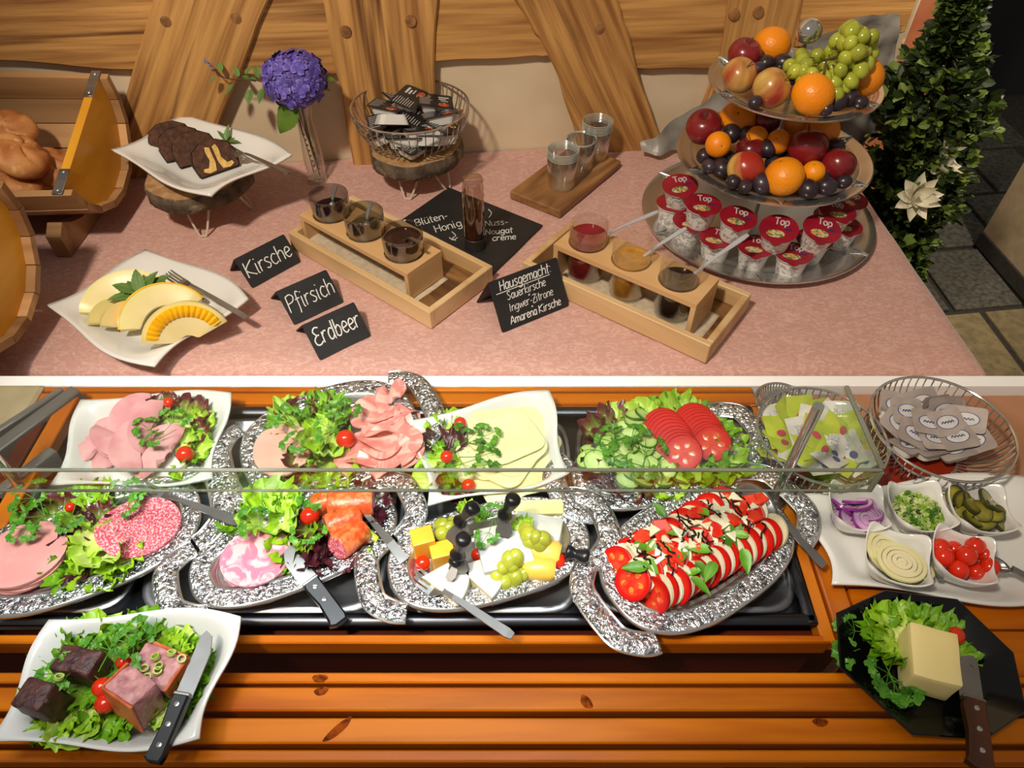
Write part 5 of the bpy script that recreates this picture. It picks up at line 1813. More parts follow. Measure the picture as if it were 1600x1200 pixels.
PET = make('petal', petal(.055, .030, .25), M_PETAL, 'all')
PET2 = make('petal', petal(.045, .026, .8), M_PETAL, 'all')
for (px, py, y, n, tilt, s) in ((1428, 308, 1.40, 9, (1.0, 0, 0), 1.05), (1468, 262, 1.43, 6, (.9, .5, 0), .85), (1474, 236, 1.45, 5, (.7, .5, .4), .75)):
    z = ZY(y, py)
    x = XY(px, y, z)
    fl = part(plant, 'flower', None, (x - PX, y - PY, z), tilt, sc=s)
    for k in range(n):
        part(fl, 'petal', PET, (0, 0, 0), (rp.uniform(.05, .35), 0, 2 * pi * k / n + rp.uniform(-.15, .15)))
    for k in range(max(3, n - 3)):
        part(fl, 'petal', PET2, (0, 0, .004), (rp.uniform(.3, .6), 0, 2 * pi * k / max(3, n - 3) + .3))
# ================================================================== NEAR BUFFET: trays, plates and what lies on them
ZTRAY = ZD + .006
def sup(a, b, t, e=2.5):
    c, s = cos(t), sin(t)
    return (a * abs(c) ** (2 / e) * (1 if c > 0 else -1), b * abs(s) ** (2 / e) * (1 if s > 0 else -1))
def silver_tray(label, tip1, tip2, edge, zr=.022, hfrac=.80):
    p1, p2, pe = (U(q[0], q[1], ZTRAY + zr * .8) for q in (tip1, tip2, edge))
    ax = p2 - p1
    ang = atan2(ax.y, ax.x)
    n = Vector((-sin(ang), cos(ang), 0))
    c = (p1 + p2) / 2
    b = abs((pe - c).dot(n))
    full = ax.length / 2
    a = full * hfrac
    w = .026
    o = thing('silver_tray', label, 'tray', 'embossed silver trays', (c.x, c.y, ZTRAY), (0, 0, ang))
    N = 88
    def rings(prof):
        V, F = [], []
        for off, z in prof:
            for k in range(N):
                x, y = sup(a - off, b - off, 2 * pi * k / N)
                V.append((x, y, z))
        for i in range(len(prof) - 1):
            for k in range(N):
                F.append((i * N + k, i * N + (k + 1) % N, (i + 1) * N + (k + 1) % N, (i + 1) * N + k))
        return V, F
    g = rings([(.030, .0105), (.002, .0135), (-.0012, .0158), (0, .0185), (.0025, .0195)])
    part(o, 'under_rim', make('under_rim', g, M_SILVER, 'all'))
    part(o, 'rim', make('rim', rings([(.0025, .0195), (.006, .0200), (w * .55, .0205), (w - .003, .0185)]), M_EMBOSS, 'all'))
    V, F = rings([(w - .003, .0185), (w - .0015, .0196), (w + .001, .0185), (w + .006, .010), (w + .013, .0045), (w + .022, .0035)])
    F.append(tuple(range(5 * N, 6 * N)))
    part(o, 'well', make('well', (V, F), M_SILVER, True))
    g = rings([(.034, .0), (.036, .0), (.036, .0105), (.030, .0105)])
    part(o, 'foot', make('foot', g, M_SILVER, True))
    e = full
    for s in (-1, 1):
        P = [(a * .90, -b * .74, .017), (a * 1.02, -b * .66, .0185), (e - .012, -b * .44, .021), (e - .008, -b * .18, .022), (e - .008, b * .18, .022), (e - .012, b * .44, .021), (a * 1.02, b * .66, .0185), (a * .90, b * .74, .017)]
        P = smoothline([(s * x, s * y, z) for x, y, z in P], 6)
        m = len(P)
        R = [.0125 + .0015 * sin(pi * k / (m - 1)) for k in range(m)]
        h = part(o, 'handle', make('handle', tube(P, R, 10, flat=.30), M_EMBOSS, 'all'))
        for q in (-1, 1):
            Q = []
            for k, p in enumerate(P):
                t = (P[min(k + 1, m - 1)] - P[max(k - 1, 0)]).normalized()
                sd = Vector((-t.y, t.x, 0)).normalized()
                Q.append(tuple(p + sd * (q * R[k] * .98) + Vector((0, 0, .0005))))
            part(h, 'handle_edge', make('handle_edge', tube(Q, .0018, 6), M_SILVER))
    o['top'] = ZTRAY + .004
    del o['top']
    return o, c, ang, a, b
TE = silver_tray('embossed silver tray at the left end with bologna and salami', (-112, 930), (356, 772), (215, 905))
TF = silver_tray('embossed silver tray with pink ham slices and a steel knife', (252, 930), (652, 776), (470, 922))
TG = silver_tray('embossed silver tray holding the cheese selection', (566, 912), (952, 812), (792, 938))
TH = silver_tray('embossed silver tray of tomato and mozzarella slices', (925, 968), (1236, 766), (1165, 945))
TB = silver_tray('embossed silver tray at the back with sausage and cured ham', (342, 745), (676, 624), (500, 608))
TD = silver_tray('embossed silver tray at the back with cucumber and tomato slices', (866, 776), (1180, 664), (1010, 797))
ZW = ZTRAY + .0045        # inside level of a tray

# ---- lettuce, herbs
def leafmat(nm, c, c2, edge, pos=(.45, .95), rough=.42):
    return mat(nm, rgb(*c), rough, col2=rgb(*c2), scale=40, bump=.35, bscale=70, bdist=.003, attr_col=rgb(*edge), attr_pos=pos, hue=.16, spec=.45)
M_LETG = leafmat('frilly_lettuce', (220, 228, 130), (196, 214, 88), (146, 190, 30), (.12, .78))
M_LETD = leafmat('green_curly_lettuce', (176, 206, 70), (138, 184, 40), (104, 158, 20), (.15, .85))
M_LETP = leafmat('pale_lettuce_heart', (226, 230, 160), (206, 218, 120), (166, 204, 62), (.2, .9))
M_LETR = leafmat('red_tipped_lettuce', (150, 168, 70), (116, 134, 52), (92, 34, 38), (.35, .85), .35)
M_LETM = leafmat('maroon_lettuce', (96, 54, 52), (70, 34, 40), (72, 26, 36), (.1, .8), .32)
def lettuce_geo(seed, L=.08, W=.07, ruf=.010, freq=9, jag=.0, cup=.35, nu=40, nv=26):
    """one leaf: narrow pale rib, wide blade whose rim is lobed and ruffled"""
    rr = random.Random(seed)
    p1, p2, p3, p4 = (rr.uniform(0, 6) for _ in range(4))
    V, A = [], []
    for j in range(nv + 1):
        v = j / nv
        for i in range(nu + 1):
            u = i / nu * 2 - 1
            th = u * 1.9 * (.25 + .75 * v)              # fan the blade open
            e = max(v ** 1.6, (abs(u) * (.35 + .65 * v)) ** 1.4)
            e = min(1, e)
            lob = 1 + jag * e * (sin(th * 11 + p1) + .6 * sin(th * 23 + p2) + .5 * sin(v * 26 + p3))
            rad = (.10 + .90 * v) * lob * (1 - .22 * abs(u) ** 2 * v)
            x = W * .62 * rad * sin(th) * (1 - .10 * v)
            y = L * (.12 * v + .72 * rad * cos(th * .72)) * .95
            fr = freq * 1.1
            z = ruf * e ** 1.5 * (sin(fr * th + p1 + 2 * v) + .8 * sin(fr * 2.1 * th + p2 + 9 * v) + .5 * sin(fr * 3.7 * th + p4))
            x += ruf * .7 * e * e * cos(fr * 1.6 * th + p3)
            y += ruf * .7 * e * e * sin(fr * 1.9 * th + p4)
            z += cup * L * (v * v * .50 + .25 * u * u * v) + .003 * max(0, 1 - abs(u) * 5) * (1 - v)
            z += .005 * noise.noise(Vector((u * 3, v * 4, seed)))
            V.append((x, y, z))
            A.append(e)
    F = [(j * (nu + 1) + i, j * (nu + 1) + i + 1, (j + 1) * (nu + 1) + i + 1, (j + 1) * (nu + 1) + i) for j in range(nv) for i in range(nu)]
    return (V, F), A
LET = {}
def addlet(key, m, n, **kw):
    LET[key] = []
    for s in range(n):
        g, A = lettuce_geo(len(LET) * 31 + s * 7, **kw)
        LET[key].append(make('lettuce_leaf', g, m, 'all', A))
addlet('g', M_LETG, 4, ruf=.0052, freq=7, jag=.055)
addlet('d', M_LETD, 4, ruf=.0056, freq=8, jag=.075)
addlet('p', M_LETP, 3, ruf=.0042, freq=4, jag=.02, cup=.5)
addlet('r', M_LETR, 3, ruf=.005, freq=5, jag=.03, cup=.5)
addlet('m', M_LETM, 3, ruf=.0048, freq=5, jag=.03, cup=.45)
LNAME = {'g': 'frilly bright green lettuce leaf', 'd': 'curly deep green lettuce leaf', 'p': 'pale smooth lettuce leaf', 'r': 'red-tipped lettuce leaf', 'm': 'dark maroon lettuce leaf'}
rl = random.Random(5)
def leaves(where, z, spec, size=1.0):
    """spec: (px, py, kind, scale, direction in degrees on the plate)"""
    for i, (px, py, k, s, az) in enumerate(spec):
        s *= size
        a = radians(az)
        d = Vector((-sin(a), cos(a), 0))
        p = U(px, py, z + .014) - d * (.040 * s) - Vector((0, 0, .011))
        thing('lettuce_leaf', LNAME[k] + ' ' + where, 'lettuce', 'lettuce ' + where, tuple(p), (rl.uniform(-.15, .25), rl.uniform(-.35, .35), a), rl.choice(LET[k]), sc=s)
M_PARS = mat('parsley', rgb(86, 146, 30), .45, col2=rgb(58, 118, 20), scale=50, hue=.2)
def parsley_geo(seed):
    rr = random.Random(seed)
    V, F = [], []
    st = []
    def blade(p, d, s):
        sd = Vector((-d.y, d.x, 0)).normalized()
        prof = ((0, .04), (.25, .20), (.35, .44), (.48, .30), (.62, .52), (.74, .30), (.86, .24), (1, .0))
        b = len(V)
        for t, w in prof:
            q = p + d * (s * t)
            z = .12 * s * sin(t * 5) + rr.uniform(-.0012, .0012)
            for c in (-1, 0, 1):
                w2 = w * s * .9
                V.append(tuple(q + sd * (c * w2) + Vector((0, 0, z + .18 * s * w * abs(c)))))
        for i in range(len(prof) - 1):
            for k in range(2):
                o = b + i * 3 + k
                F.append((o, o + 1, o + 4, o + 3))
    base = Vector((0, 0, 0))
    for k in range(5):
        a = -1.3 + 2.6 * k / 4 + rr.uniform(-.2, .2)
        d = Vector((sin(a), cos(a), rr.uniform(.0, .45))).normalized()
        L = rr.uniform(.018, .034)
        tip = base + d * L
        st.append(tube([tuple(base), tuple(tip)], .0006, 4))
        for q in (-.9, 0, .9):
            a2 = a + q
            blade(tip, Vector((sin(a2), cos(a2), 0)), rr.uniform(.012, .018))
    st.append(tube([(0, -.035, .002), (0, 0, 0)], .0008, 4))
    return join((V, F), *st)
PARS = [make('parsley_sprig', parsley_geo(s), M_PARS, True) for s in range(3)]
def parsley(where, z, spec):
    for px, py, s, az in spec:
        thing('parsley_sprig', 'flat parsley sprig ' + where, 'parsley', 'parsley ' + where, tuple(U(px, py, z)), (rl.uniform(-.2, .25), rl.uniform(-.25, .25), radians(az)), rl.choice(PARS), sc=s * .62)

# ---- round things
M_TOM = mat('cherry_tomato', rgb(226, 50, 12), .16, col2=rgb(206, 32, 8), scale=14, sss=.15, sssr=(.01, .003, .001), coat=.3, hue=.08)
CHERRY = make('cherry_tomato', ball(1, 1, .97, 24, 16), M_TOM, 'all')
def cherry(px, py, z, rpx, label, group=None):
    r = rpx * S(px, py, z)
    return thing('cherry_tomato', label, 'tomato', group, tuple(U(px, py, z + r * .6)), (rl.uniform(-1, 1), rl.uniform(-1, 1), 0), CHERRY, sc=(r, r, r * rl.uniform(.94, 1.05)))
GRAPE = make('grape', ball(.0105, .0105, .0128, 14, 10), M_GRAPE, 'all')

# ---- sliced meats
def meat(nm, c, c2, scale, lo=.4, hi=.6, tex='noise', **kw):
    return mat(nm, rgb(*c), .34, col2=rgb(*c2), scale=scale, lo=lo, hi=hi, tex=tex, sss=.12, sssr=(.006, .003, .002), coat=.15, **kw)
M_HAM = meat('cooked_ham', (226, 166, 168), (210, 140, 146), 22)
M_HAMR = meat('ham_edge', (214, 140, 140), (196, 116, 118), 40)
M_MARB = meat('marbled_ham', (218, 122, 146), (236, 182, 186), 46, .44, .56, distort=1.5)
M_BOLO = meat('bologna', (226, 160, 152), (216, 148, 142), 30)
M_BOLOP = meat('herb_sausage', (230, 178, 162), (222, 166, 150), 30, col3=rgb(190, 84, 50), scale3=95, lo3=.70, hi3=.73)
M_SALAMI = meat('salami', (196, 62, 82), (238, 182, 186), 420, .46, .62)
M_CURED = meat('cured_ham', (232, 130, 124), (244, 184, 172), 26, .42, .62, stretch=(1, 2.2, 1), distort=1.2)
M_PAPR = meat('paprika_coated_sausage', (226, 84, 36), (240, 132, 76), 120, .42, .62, bump=.6, bscale=170)
M_CHEESE = mat('sliced_cheese', rgb(240, 234, 182), .38, col2=rgb(234, 226, 166), scale=18, sss=.15, sssr=(.01, .009, .005))
def slice_me(name, m, rx, ry, t, wave, seed, wob=.0, fold=None, n=30, dome=0):
    return make(name, disc(rx, ry, t, wave, seed, n, wob, 4, dome, fold), m, True)
def lay(name, label, cat, group, px, py, z, me, az=0, tilt=(0, 0), sc=1.0):
    return thing(name, label, cat, group, tuple(U(px, py, z)), (tilt[0], tilt[1], radians(az)), me, sc=sc)

# ================= A: white plate of cooked ham
wavy_plate('serving_plate', 'white square plate of cooked ham at the back left of the counter', [(78, 758), (126, 624), (361, 613), (332, 746)], ZD + .006, [.836, .834, .838, .834], wave=.02, well=.72)
zA = ZD + .012
r_ = 50 * S(190, 680, zA)
HAM = [slice_me('ham_slice', M_HAM, r_ * 1.05, r_ * 1.15, .0022, .004, k, .05) for k in range(2)]
HAMF = [slice_me('ham_slice', M_HAM, r_ * 1.05, r_ * 1.12, .0022, .0035, 10 + k, .05, fold=f) for k, f in enumerate((.004, -.006, .010))]
gA = 'ham slices on the white plate'
lay('ham_slice', 'flat ham slice at the back left of the white ham plate', 'ham', gA, 178, 666, zA + .002, HAM[0], 20)
lay('ham_slice', 'ham slice under the folded ones on the white ham plate', 'ham', gA, 165, 692, zA + .001, HAM[1], 70)
for i, (px, py, z, k, az, t, l) in enumerate([(150, 708, .004, 0, -30, (.1, .1), 'rolled ham slice at the left front of the white ham plate'), (205, 680, .010, 1, 75, (.1, .12), 'large leaf-shaped folded ham slice in the middle of the white ham plate'),
        (222, 660, .012, 2, 10, (.2, .25), 'ham slice folded upright at the back of the white ham plate'), (240, 672, .014, 0, 5, (.1, .35), 'second upright fold of ham beside the lettuce'),
        (232, 700, .012, 1, 20, (.0, .2), 'folded ham slice at the front of the white ham plate'), (256, 710, .010, 2, -20, (.1, .1), 'folded ham slice next to the large cherry tomato')]):
    lay('ham_slice', l, 'ham', gA, px, py, zA + z, HAMF[k], az, t, .92 if i else .7)
w = 'on the white ham plate'
leaves(w, zA, [(244, 634, 'm', .8, 20), (262, 630, 'r', .8, -10), (285, 636, 'g', .9, -30), (305, 640, 'r', .9, -40), (318, 655, 'g', .8, -70), (290, 660, 'p', .8, -20), (312, 680, 'r', .8, -80), (320, 700, 'g', .9, -90), (305, 715, 'd', .8, -120), (292, 735, 'g', .8, -150), (325, 725, 'g', .8, -110), (298, 690, 'g', .8, -70)], .85)
parsley(w, zA + .03, [(235, 672, 1.0, 70), (252, 684, 1.0, 120), (270, 660, .9, -30)])
cherry(264, 629, zA + .022, 8, 'small cherry tomato at the back edge of the ham plate lettuce')
cherry(289, 710, zA + .016, 13, 'large cherry tomato on the lettuce of the ham plate')

# ================= B: back silver tray, herb sausage and cured ham
zB = ZW
r_ = S(445, 700, zB)
HS = slice_me('sausage_slice', M_BOLOP, 44 * r_, 50 * r_, .003, .001, 4, .03)
for k in range(4):
    lay('sausage_slice', 'herb-flecked pale sausage slice in the back silver tray' if k < 3 else 'topmost herb-flecked sausage slice in the back silver tray', 'sausage', 'herb sausage slices', 446 - k, 706 - k, zB + .004 + .0034 * k, HS, -15 + k * 9, (.03, .04))
r_ = S(600, 660, zB)
CH = [slice_me('cured_ham_slice', M_CURED, 40 * r_, 34 * r_, .0016, .006, 30 + k, .14, fold=f) for k, f in enumerate((.012, .006, None, .018))]
for i, (px, py, z, az) in enumerate([(598, 632, .014, 20), (622, 642, .016, 80), (588, 648, .020, -30), (610, 660, .022, 140), (630, 668, .020, 40), (596, 678, .024, 60), (618, 690, .024, -20), (572, 706, .018, 10), (596, 712, .022, 100), (624, 708, .018, 200), (560, 714, .014, 60), (604, 622, .014, -60)]):
    lay('cured_ham_slice', 'crumpled slice of rosy cured ham in the back silver tray', 'ham', 'cured ham slices', px, py, zB + z, CH[i % 4], az, (rl.uniform(-.35, .25), rl.uniform(-.3, .3)))
w = 'in the back silver tray with cured ham'
leaves(w, zB, [(448, 636, 'p', .9, 40), (468, 640, 'r', .9, 10), (490, 632, 'r', .9, 0), (512, 630, 'd', .9, -10), (480, 656, 'g', 1, 20), (505, 656, 'd', 1, -20), (528, 650, 'd', .9, -40), (490, 676, 'g', 1, 60), (512, 694, 'g', 1, 170), (496, 712, 'p', 1, 180), (516, 722, 'g', .9, 200), (478, 700, 'd', .9, 150), (470, 728, 'r', .8, 160), (448, 752, 'm', .7, 170), (472, 758, 'd', .9, 190), (505, 754, 'g', .9, 180), (530, 748, 'g', .9, 190), (552, 744, 'p', .8, 200), (440, 655, 'd', .8, 60)], .95)
parsley(w, zB + .035, [(455, 662, 1.1, 40), (535, 650, 1.1, -20), (520, 672, 1.1, 60), (470, 690, 1, 120)])
cherry(540, 686, zB + .02, 15, 'cherry tomato between the lettuce and the cured ham')

# ================= C: white plate of sliced cheese
wavy_plate('serving_plate', 'white square plate of sliced yellow cheese at the back of the counter', [(668, 789), (645, 656), (858, 609), (890, 738)], ZD + .006, [.836, .836, .838, .836], wave=.02, well=.72)
zC = ZD + .012
r_ = S(800, 690, zC)
def cheese_sheet(w, h, seed):
    rr = random.Random(seed)
    P = rrect(w, h, w * .22, 5)
    ph = rr.uniform(0, 6)
    n = len(P)
    V, F = [], []
    for t in (.0018, 0):
        V.append((0, 0, t))
        for s in (.5, 1):
            for x, y in P:
                V.append((x * s, y * s, t + .0022 * s * s * sin(2 * atan2(y, x) + ph)))
    m = 1 + 2 * n
    for k in range(n):
        j = (k + 1) % n
        F += [(0, 1 + k, 1 + j), (1 + k, 1 + n + k, 1 + n + j, 1 + j), (m, m + 1 + j, m + 1 + k), (m + 1 + k, m + 1 + j, m + 1 + n + j, m + 1 + n + k), (1 + n + k, m + 1 + n + k, m + 1 + n + j, 1 + n + j)]
    return V, F
CS = [make('cheese_slice', cheese_sheet(92 * r_, 84 * r_, k), M_CHEESE, True) for k in range(3)]
for i, (px, py, az) in enumerate([(800, 662, 10), (818, 676, 40), (826, 700, 62), (830, 720, 85), (808, 736, 100), (786, 744, 120), (770, 736, 150), (786, 690, 20), (768, 706, 35), (790, 716, 60), (800, 700, 48), (778, 672, 5), (796, 684, 30)]):
    lay('cheese_slice', 'thin pale yellow cheese slice fanned on the white plate' if i != 12 else 'topmost pale yellow cheese slice in the middle of the fan', 'cheese', 'cheese slices', px, py, zC + .003 + .0019 * i, CS[i % 3], az, (rl.uniform(-.04, .04), rl.uniform(-.04, .04)))
w = 'on the white cheese plate'
leaves(w, zC, [(668, 676, 'd', .9, 60), (690, 664, 'g', .9, 20), (712, 650, 'g', .8, 10), (680, 690, 'm', .9, 40), (700, 690, 'm', 1, -20), (672, 715, 'd', .9, 80), (690, 725, 'g', .9, 120), (715, 740, 'd', .8, 170), (730, 728, 'g', .9, -60), (664, 745, 'p', .9, 90), (690, 752, 'd', .9, 150), (714, 768, 'm', .7, 180), (745, 752, 'p', .8, -120), (702, 765, 'r', .8, 170), (740, 700, 'd', .8, -30)], .85)
parsley(w, zC + .034, [(728, 690, 1.1, -50), (748, 714, 1.2, -80), (752, 684, 1, -60), (722, 725, 1, 200)])
cherry(719, 661, zC + .024, 10, 'cherry tomato at the back of the cheese plate lettuce')
cherry(698, 714, zC + .024, 10, 'cherry tomato beside the maroon leaves on the cheese plate')
cherry(732, 759, zC + .014, 11, 'cherry tomato at the front corner of the cheese plate')

# ================= D: back right silver tray, cucumber and tomato
zDt = ZW
M_CUC = mat('cucumber_flesh', rgb(206, 224, 148), .3, col2=rgb(184, 210, 116), scale=90, attr_col=rgb(160, 196, 84), attr_pos=(.55, .95), coat=.3)
M_CUCS = mat('cucumber_skin', rgb(66, 120, 40), .4, col2=rgb(50, 98, 30), scale=40)
r_ = 18 * S(960, 710, zDt)
def disc_attr(r, t, n=24):
    V, F, A = [], [], []
    for z in (t, 0):
        b = len(V)
        V.append((0, 0, z)); A.append(0)
        for s in (.55, .93):
            for k in range(n):
                V.append((r * s * cos(2 * pi * k / n), r * s * sin(2 * pi * k / n), z)); A.append(s)
        for k in range(n):
            j = (k + 1) % n
            f = [(b, b + 1 + k, b + 1 + j), (b + 1 + k, b + 1 + n + k, b + 1 + n + j, b + 1 + j)]
            F += f if z else [tuple(reversed(q)) for q in f]
    return (V, F), A
g, A = disc_attr(r_, .0028)
CUCF = make('flesh', g, M_CUC, True, A)
CUCS = make('skin', lathe([(r_ * .92, .0029), (r_ * .985, .0027), (r_, .0014), (r_ * .985, 0), (r_ * .92, -.0001)], 24), M_CUCS)
def cucumber(px, py, z, tilt, sc_):
    o = thing('cucumber_slice', 'cucumber slice in the heap on the back right silver tray', 'cucumber', 'cucumber slices', tuple(U(px, py, z)), tilt)
    o.scale = (sc_, sc_ * .92, 1)
    part(o, 'flesh', CUCF)
    part(o, 'skin', CUCS)
for i, (px, py) in enumerate([(925, 706), (918, 718), (932, 722), (952, 695), (964, 718), (974, 730), (984, 706), (996, 722), (1004, 700), (975, 672), (985, 684), (962, 680), (998, 676), (1010, 688), (1020, 708), (1012, 728), (1030, 722), (1040, 734), (1028, 744), (990, 744), (1002, 752), (980, 752), (1016, 748), (944, 712), (954, 730), (1022, 694), (990, 660), (1004, 664), (1006, 650), (992, 650), (968, 704), (1034, 752)]):
    cucumber(px, py, zDt + .014 + .008 * rl.random() + .010 * (930 < px < 1020), (rl.uniform(-.1, .6), rl.uniform(-.4, .4), rl.uniform(0, 6)), rl.uniform(.9, 1.12))
M_TSL = mat('tomato_flesh', rgb(206, 34, 20), .28, col2=rgb(216, 70, 44), scale=90, spec=.15, attr_col=rgb(196, 22, 14), attr_pos=(.6, .8))
M_TSK = mat('tomato_skin', rgb(184, 18, 10), .35, col2=rgb(166, 12, 8), scale=20, spec=.2)
M_TSEED = mat('tomato_seed_gel', rgb(226, 130, 50), .2, col2=rgb(206, 64, 28), scale=160, lo=.42, hi=.56, coat=.4)
def tomato_parts(r, t):
    g, A = disc_attr(r, t)
    seeds = []
    for k in range(5):
        a = 2 * pi * k / 5
        seeds.append(xf(lathe([(0, .0004), (r * .20, .0001)], 10), (r * .46 * cos(a), r * .46 * sin(a), t), (0, 0, a), (1.0, .72, 1)))
    return make('flesh', g, M_TSL, True, A), make('skin', lathe([(r * .92, t + .0001), (r * .985, t * .95), (r, t * .5), (r * .985, t * .05), (r * .92, -.0001)], 28), M_TSK), make('seeds', join(*seeds), M_TSEED)
r_ = 31 * S(1070, 690, zDt)
TP = tomato_parts(r_, .0048)
def tomato_slice(px, py, z, rot, sc_, label, group, P):
    o = thing('tomato_slice', label, 'tomato', group, tuple(U(px, py, z)), rot)
    o.scale = (sc_, sc_, 1)
    part(o, 'flesh', P[0])
    part(o, 'skin', P[1])
    part(o, 'seeds', P[2])
    return o
for row, (p0, p1, nm) in enumerate((((1036, 668), (1068, 708), 'left'), ((1084, 660), (1113, 694), 'right'))):
    n = 10
    for k in range(n):
        t = k / (n - 1)
        px, py = p0[0] + (p1[0] - p0[0]) * t, p0[1] + (p1[1] - p0[1]) * t
        tomato_slice(px, py, zDt + .030, (.42, -.08, -.25), .9 + .14 * sin(pi * min(1, t + .25)), ('front tomato slice of the %s row, cut face showing' if k == n - 1 else 'tomato slice in the %s overlapping row on the cucumber tray') % nm, 'tomato slices of the %s row' % nm, TP)
w = 'in the back right silver tray'
leaves(w, zDt, [(928, 668, 'r', .9, 50), (950, 655, 'r', .9, 20), (972, 650, 'p', .9, 0), (938, 690, 'r', .8, 70), (1004, 645, 'p', .9, -10), (1030, 642, 'd', 1.0, 10), (1056, 636, 'g', 1, 0), (1084, 640, 'd', .9, -20), (1058, 652, 'g', .9, 0), (1128, 672, 'd', .8, -60), (1150, 700, 'g', 1.1, -80), (1140, 724, 'g', 1.1, -110), (1156, 722, 'd', 1, -95), (1110, 738, 'd', 1.1, -150), (1084, 746, 'd', 1, 190), (1130, 742, 'g', 1, -140), (1056, 752, 'p', .9, 180), (930, 738, 'm', .9, 110), (954, 745, 'r', .9, 140), (972, 762, 'm', .9, 160), (998, 768, 'r', .9, 180), (1030, 770, 'g', .9, 190), (1050, 766, 'p', .8, 200), (915, 730, 'r', .7, 100)], .95)
parsley(w, zDt + .036, [(985, 690, 1.2, 30), (1008, 706, 1.3, -10), (960, 690, 1.1, 70), (1004, 728, 1.2, 160), (975, 712, 1.0, 110)])

# ================= E: left silver tray, bologna and salami
r_ = S(45, 865, ZW)
BO = slice_me('bologna_slice', M_BOLO, 60 * r_, 54 * r_, .0034, .0008, 3, .03, n=40)
for k in range(6):
    lay('bologna_slice', 'smooth pink bologna slice in the stack at the left tray' if k < 5 else 'topmost smooth pink bologna slice at the left end', 'sausage', 'bologna slices', 46 - k * 1.6, 872 - k * .5, ZW + .004 + .0040 * k, BO, k * 40, (.03, -.04))
SA = slice_me('salami_slice', M_SALAMI, 61 * r_, 52 * r_, .0028, .0014, 8, .04, n=40)
for k in range(5):
    lay('salami_slice', 'coarse red salami slice in the stack on the left tray' if k < 4 else 'topmost coarse red salami slice on the left tray', 'sausage', 'salami slices', 221 - k, 830 - k * 1.6, ZW + .008 + .0036 * k, SA, 10 + (k - 4) * 7, (.10, .06))
w = 'in the left silver tray'
leaves(w, ZW, [(60, 796, 'd', .9, 50), (86, 800, 'r', .9, 30), (106, 786, 'd', .9, 20), (130, 778, 'g', 1, 0), (150, 770, 'g', 1, -10), (166, 786, 'd', .9, -30), (136, 800, 'g', 1, 30), (160, 806, 'r', .8, 10), (142, 832, 'g', 1, 60), (120, 822, 'm', .8, 50), (112, 862, 'm', 1, 120), (126, 842, 'p', .8, 80), (150, 850, 'p', .9, 170), (140, 876, 'g', .9, 180), (166, 882, 'p', 1, 190), (186, 886, 'g', .9, 200), (126, 900, 'd', .9, 170), (150, 905, 'g', .9, 180), (108, 890, 'm', .9, 150), (176, 905, 'g', .8, 190), (192, 772, 'd', .8, -30), (44, 812, 'd', .8, 70), (96, 905, 'd', .8, 160), (182, 842, 'p', .8, -60)], .95)
parsley(w, ZW + .036, [(52, 778, 1.1, 60), (70, 806, 1.1, 100), (46, 826, .9, 150), (194, 776, 1.1, -40), (200, 790, .9, -90), (112, 806, .9, 180)])
cherry(110, 793, ZW + .024, 8, 'small cherry tomato under the herbs of the left silver tray')
fork('steel fork lying over the rim between the two left trays', U(222, 764, ZW + .026), U(374, 816, ZW + .026), hw=.012)

# ================= F: silver tray of marbled ham and paprika sausage
r_ = S(402, 870, ZW)
MA = slice_me('marbled_ham_slice', M_MARB, 48 * r_, 52 * r_, .0026, .0012, 5, .03, n=40)
for k in range(5):
    lay('marbled_ham_slice', 'round marbled pink ham slice in the stack' if k < 4 else 'topmost round marbled pink ham slice', 'ham', 'marbled ham slices', 402 + (k - 4) * 1.2, 878 - k * 1.4, ZW + .004 + .0030 * k, MA, k * 33, (.10, .02))
def sausage_half(label, px, py, z, L, r, az, tilt=(0, 0), cut=M_SALAMI):
    o = thing('paprika_sausage', label, 'sausage', 'paprika coated sausage pieces', tuple(U(px, py, z)), (tilt[0], tilt[1], radians(az)))
    V, F = lathe([(r * .90, -L / 2), (r, -L / 2 + .004), (r * 1.0, L / 2 - .004), (r * .9, L / 2)], 28)
    V = [(zz, y * 1 + 0, x) for x, y, zz in V]
    V = [(x + .001 * noise.noise(Vector((y * 90, z_ * 90, x * 90))), y + .0012 * noise.noise(Vector((x * 80, z_ * 80, y * 9))), z_ + .0012 * noise.noise(Vector((x * 80, y * 80, 4)))) for x, y, z_ in V]
    part(o, 'coating', make('coating', (V, F), M_PAPR))
    for s in (-1, 1):
        c = lathe([(0, 0), (r * .9, 0)], 28)
        part(o, 'cut_face', make('cut_face', ([(s * L / 2, y, x) for x, y, zz in c[0]], c[1]), cut))
    return o
s1 = S(545, 785, ZW)
sausage_half('orange paprika-coated sausage piece lying across the back of the ham tray', 549, 788, ZW + .030, 66 * s1, 21 * s1, 5)
sausage_half('paprika-coated sausage piece in the middle of the three', 536, 816, ZW + .028, 50 * s1, 21 * s1, 30, (0, .1))
sausage_half('front paprika-coated sausage piece with its dark cut end forward', 546, 842, ZW + .026, 52 * s1, 19 * s1, 58, (0, .35))
sausage_half('paprika-coated sausage piece half hidden behind the others', 508, 786, ZW + .022, 36 * s1, 18 * s1, 20)
w = 'in the marbled ham tray'
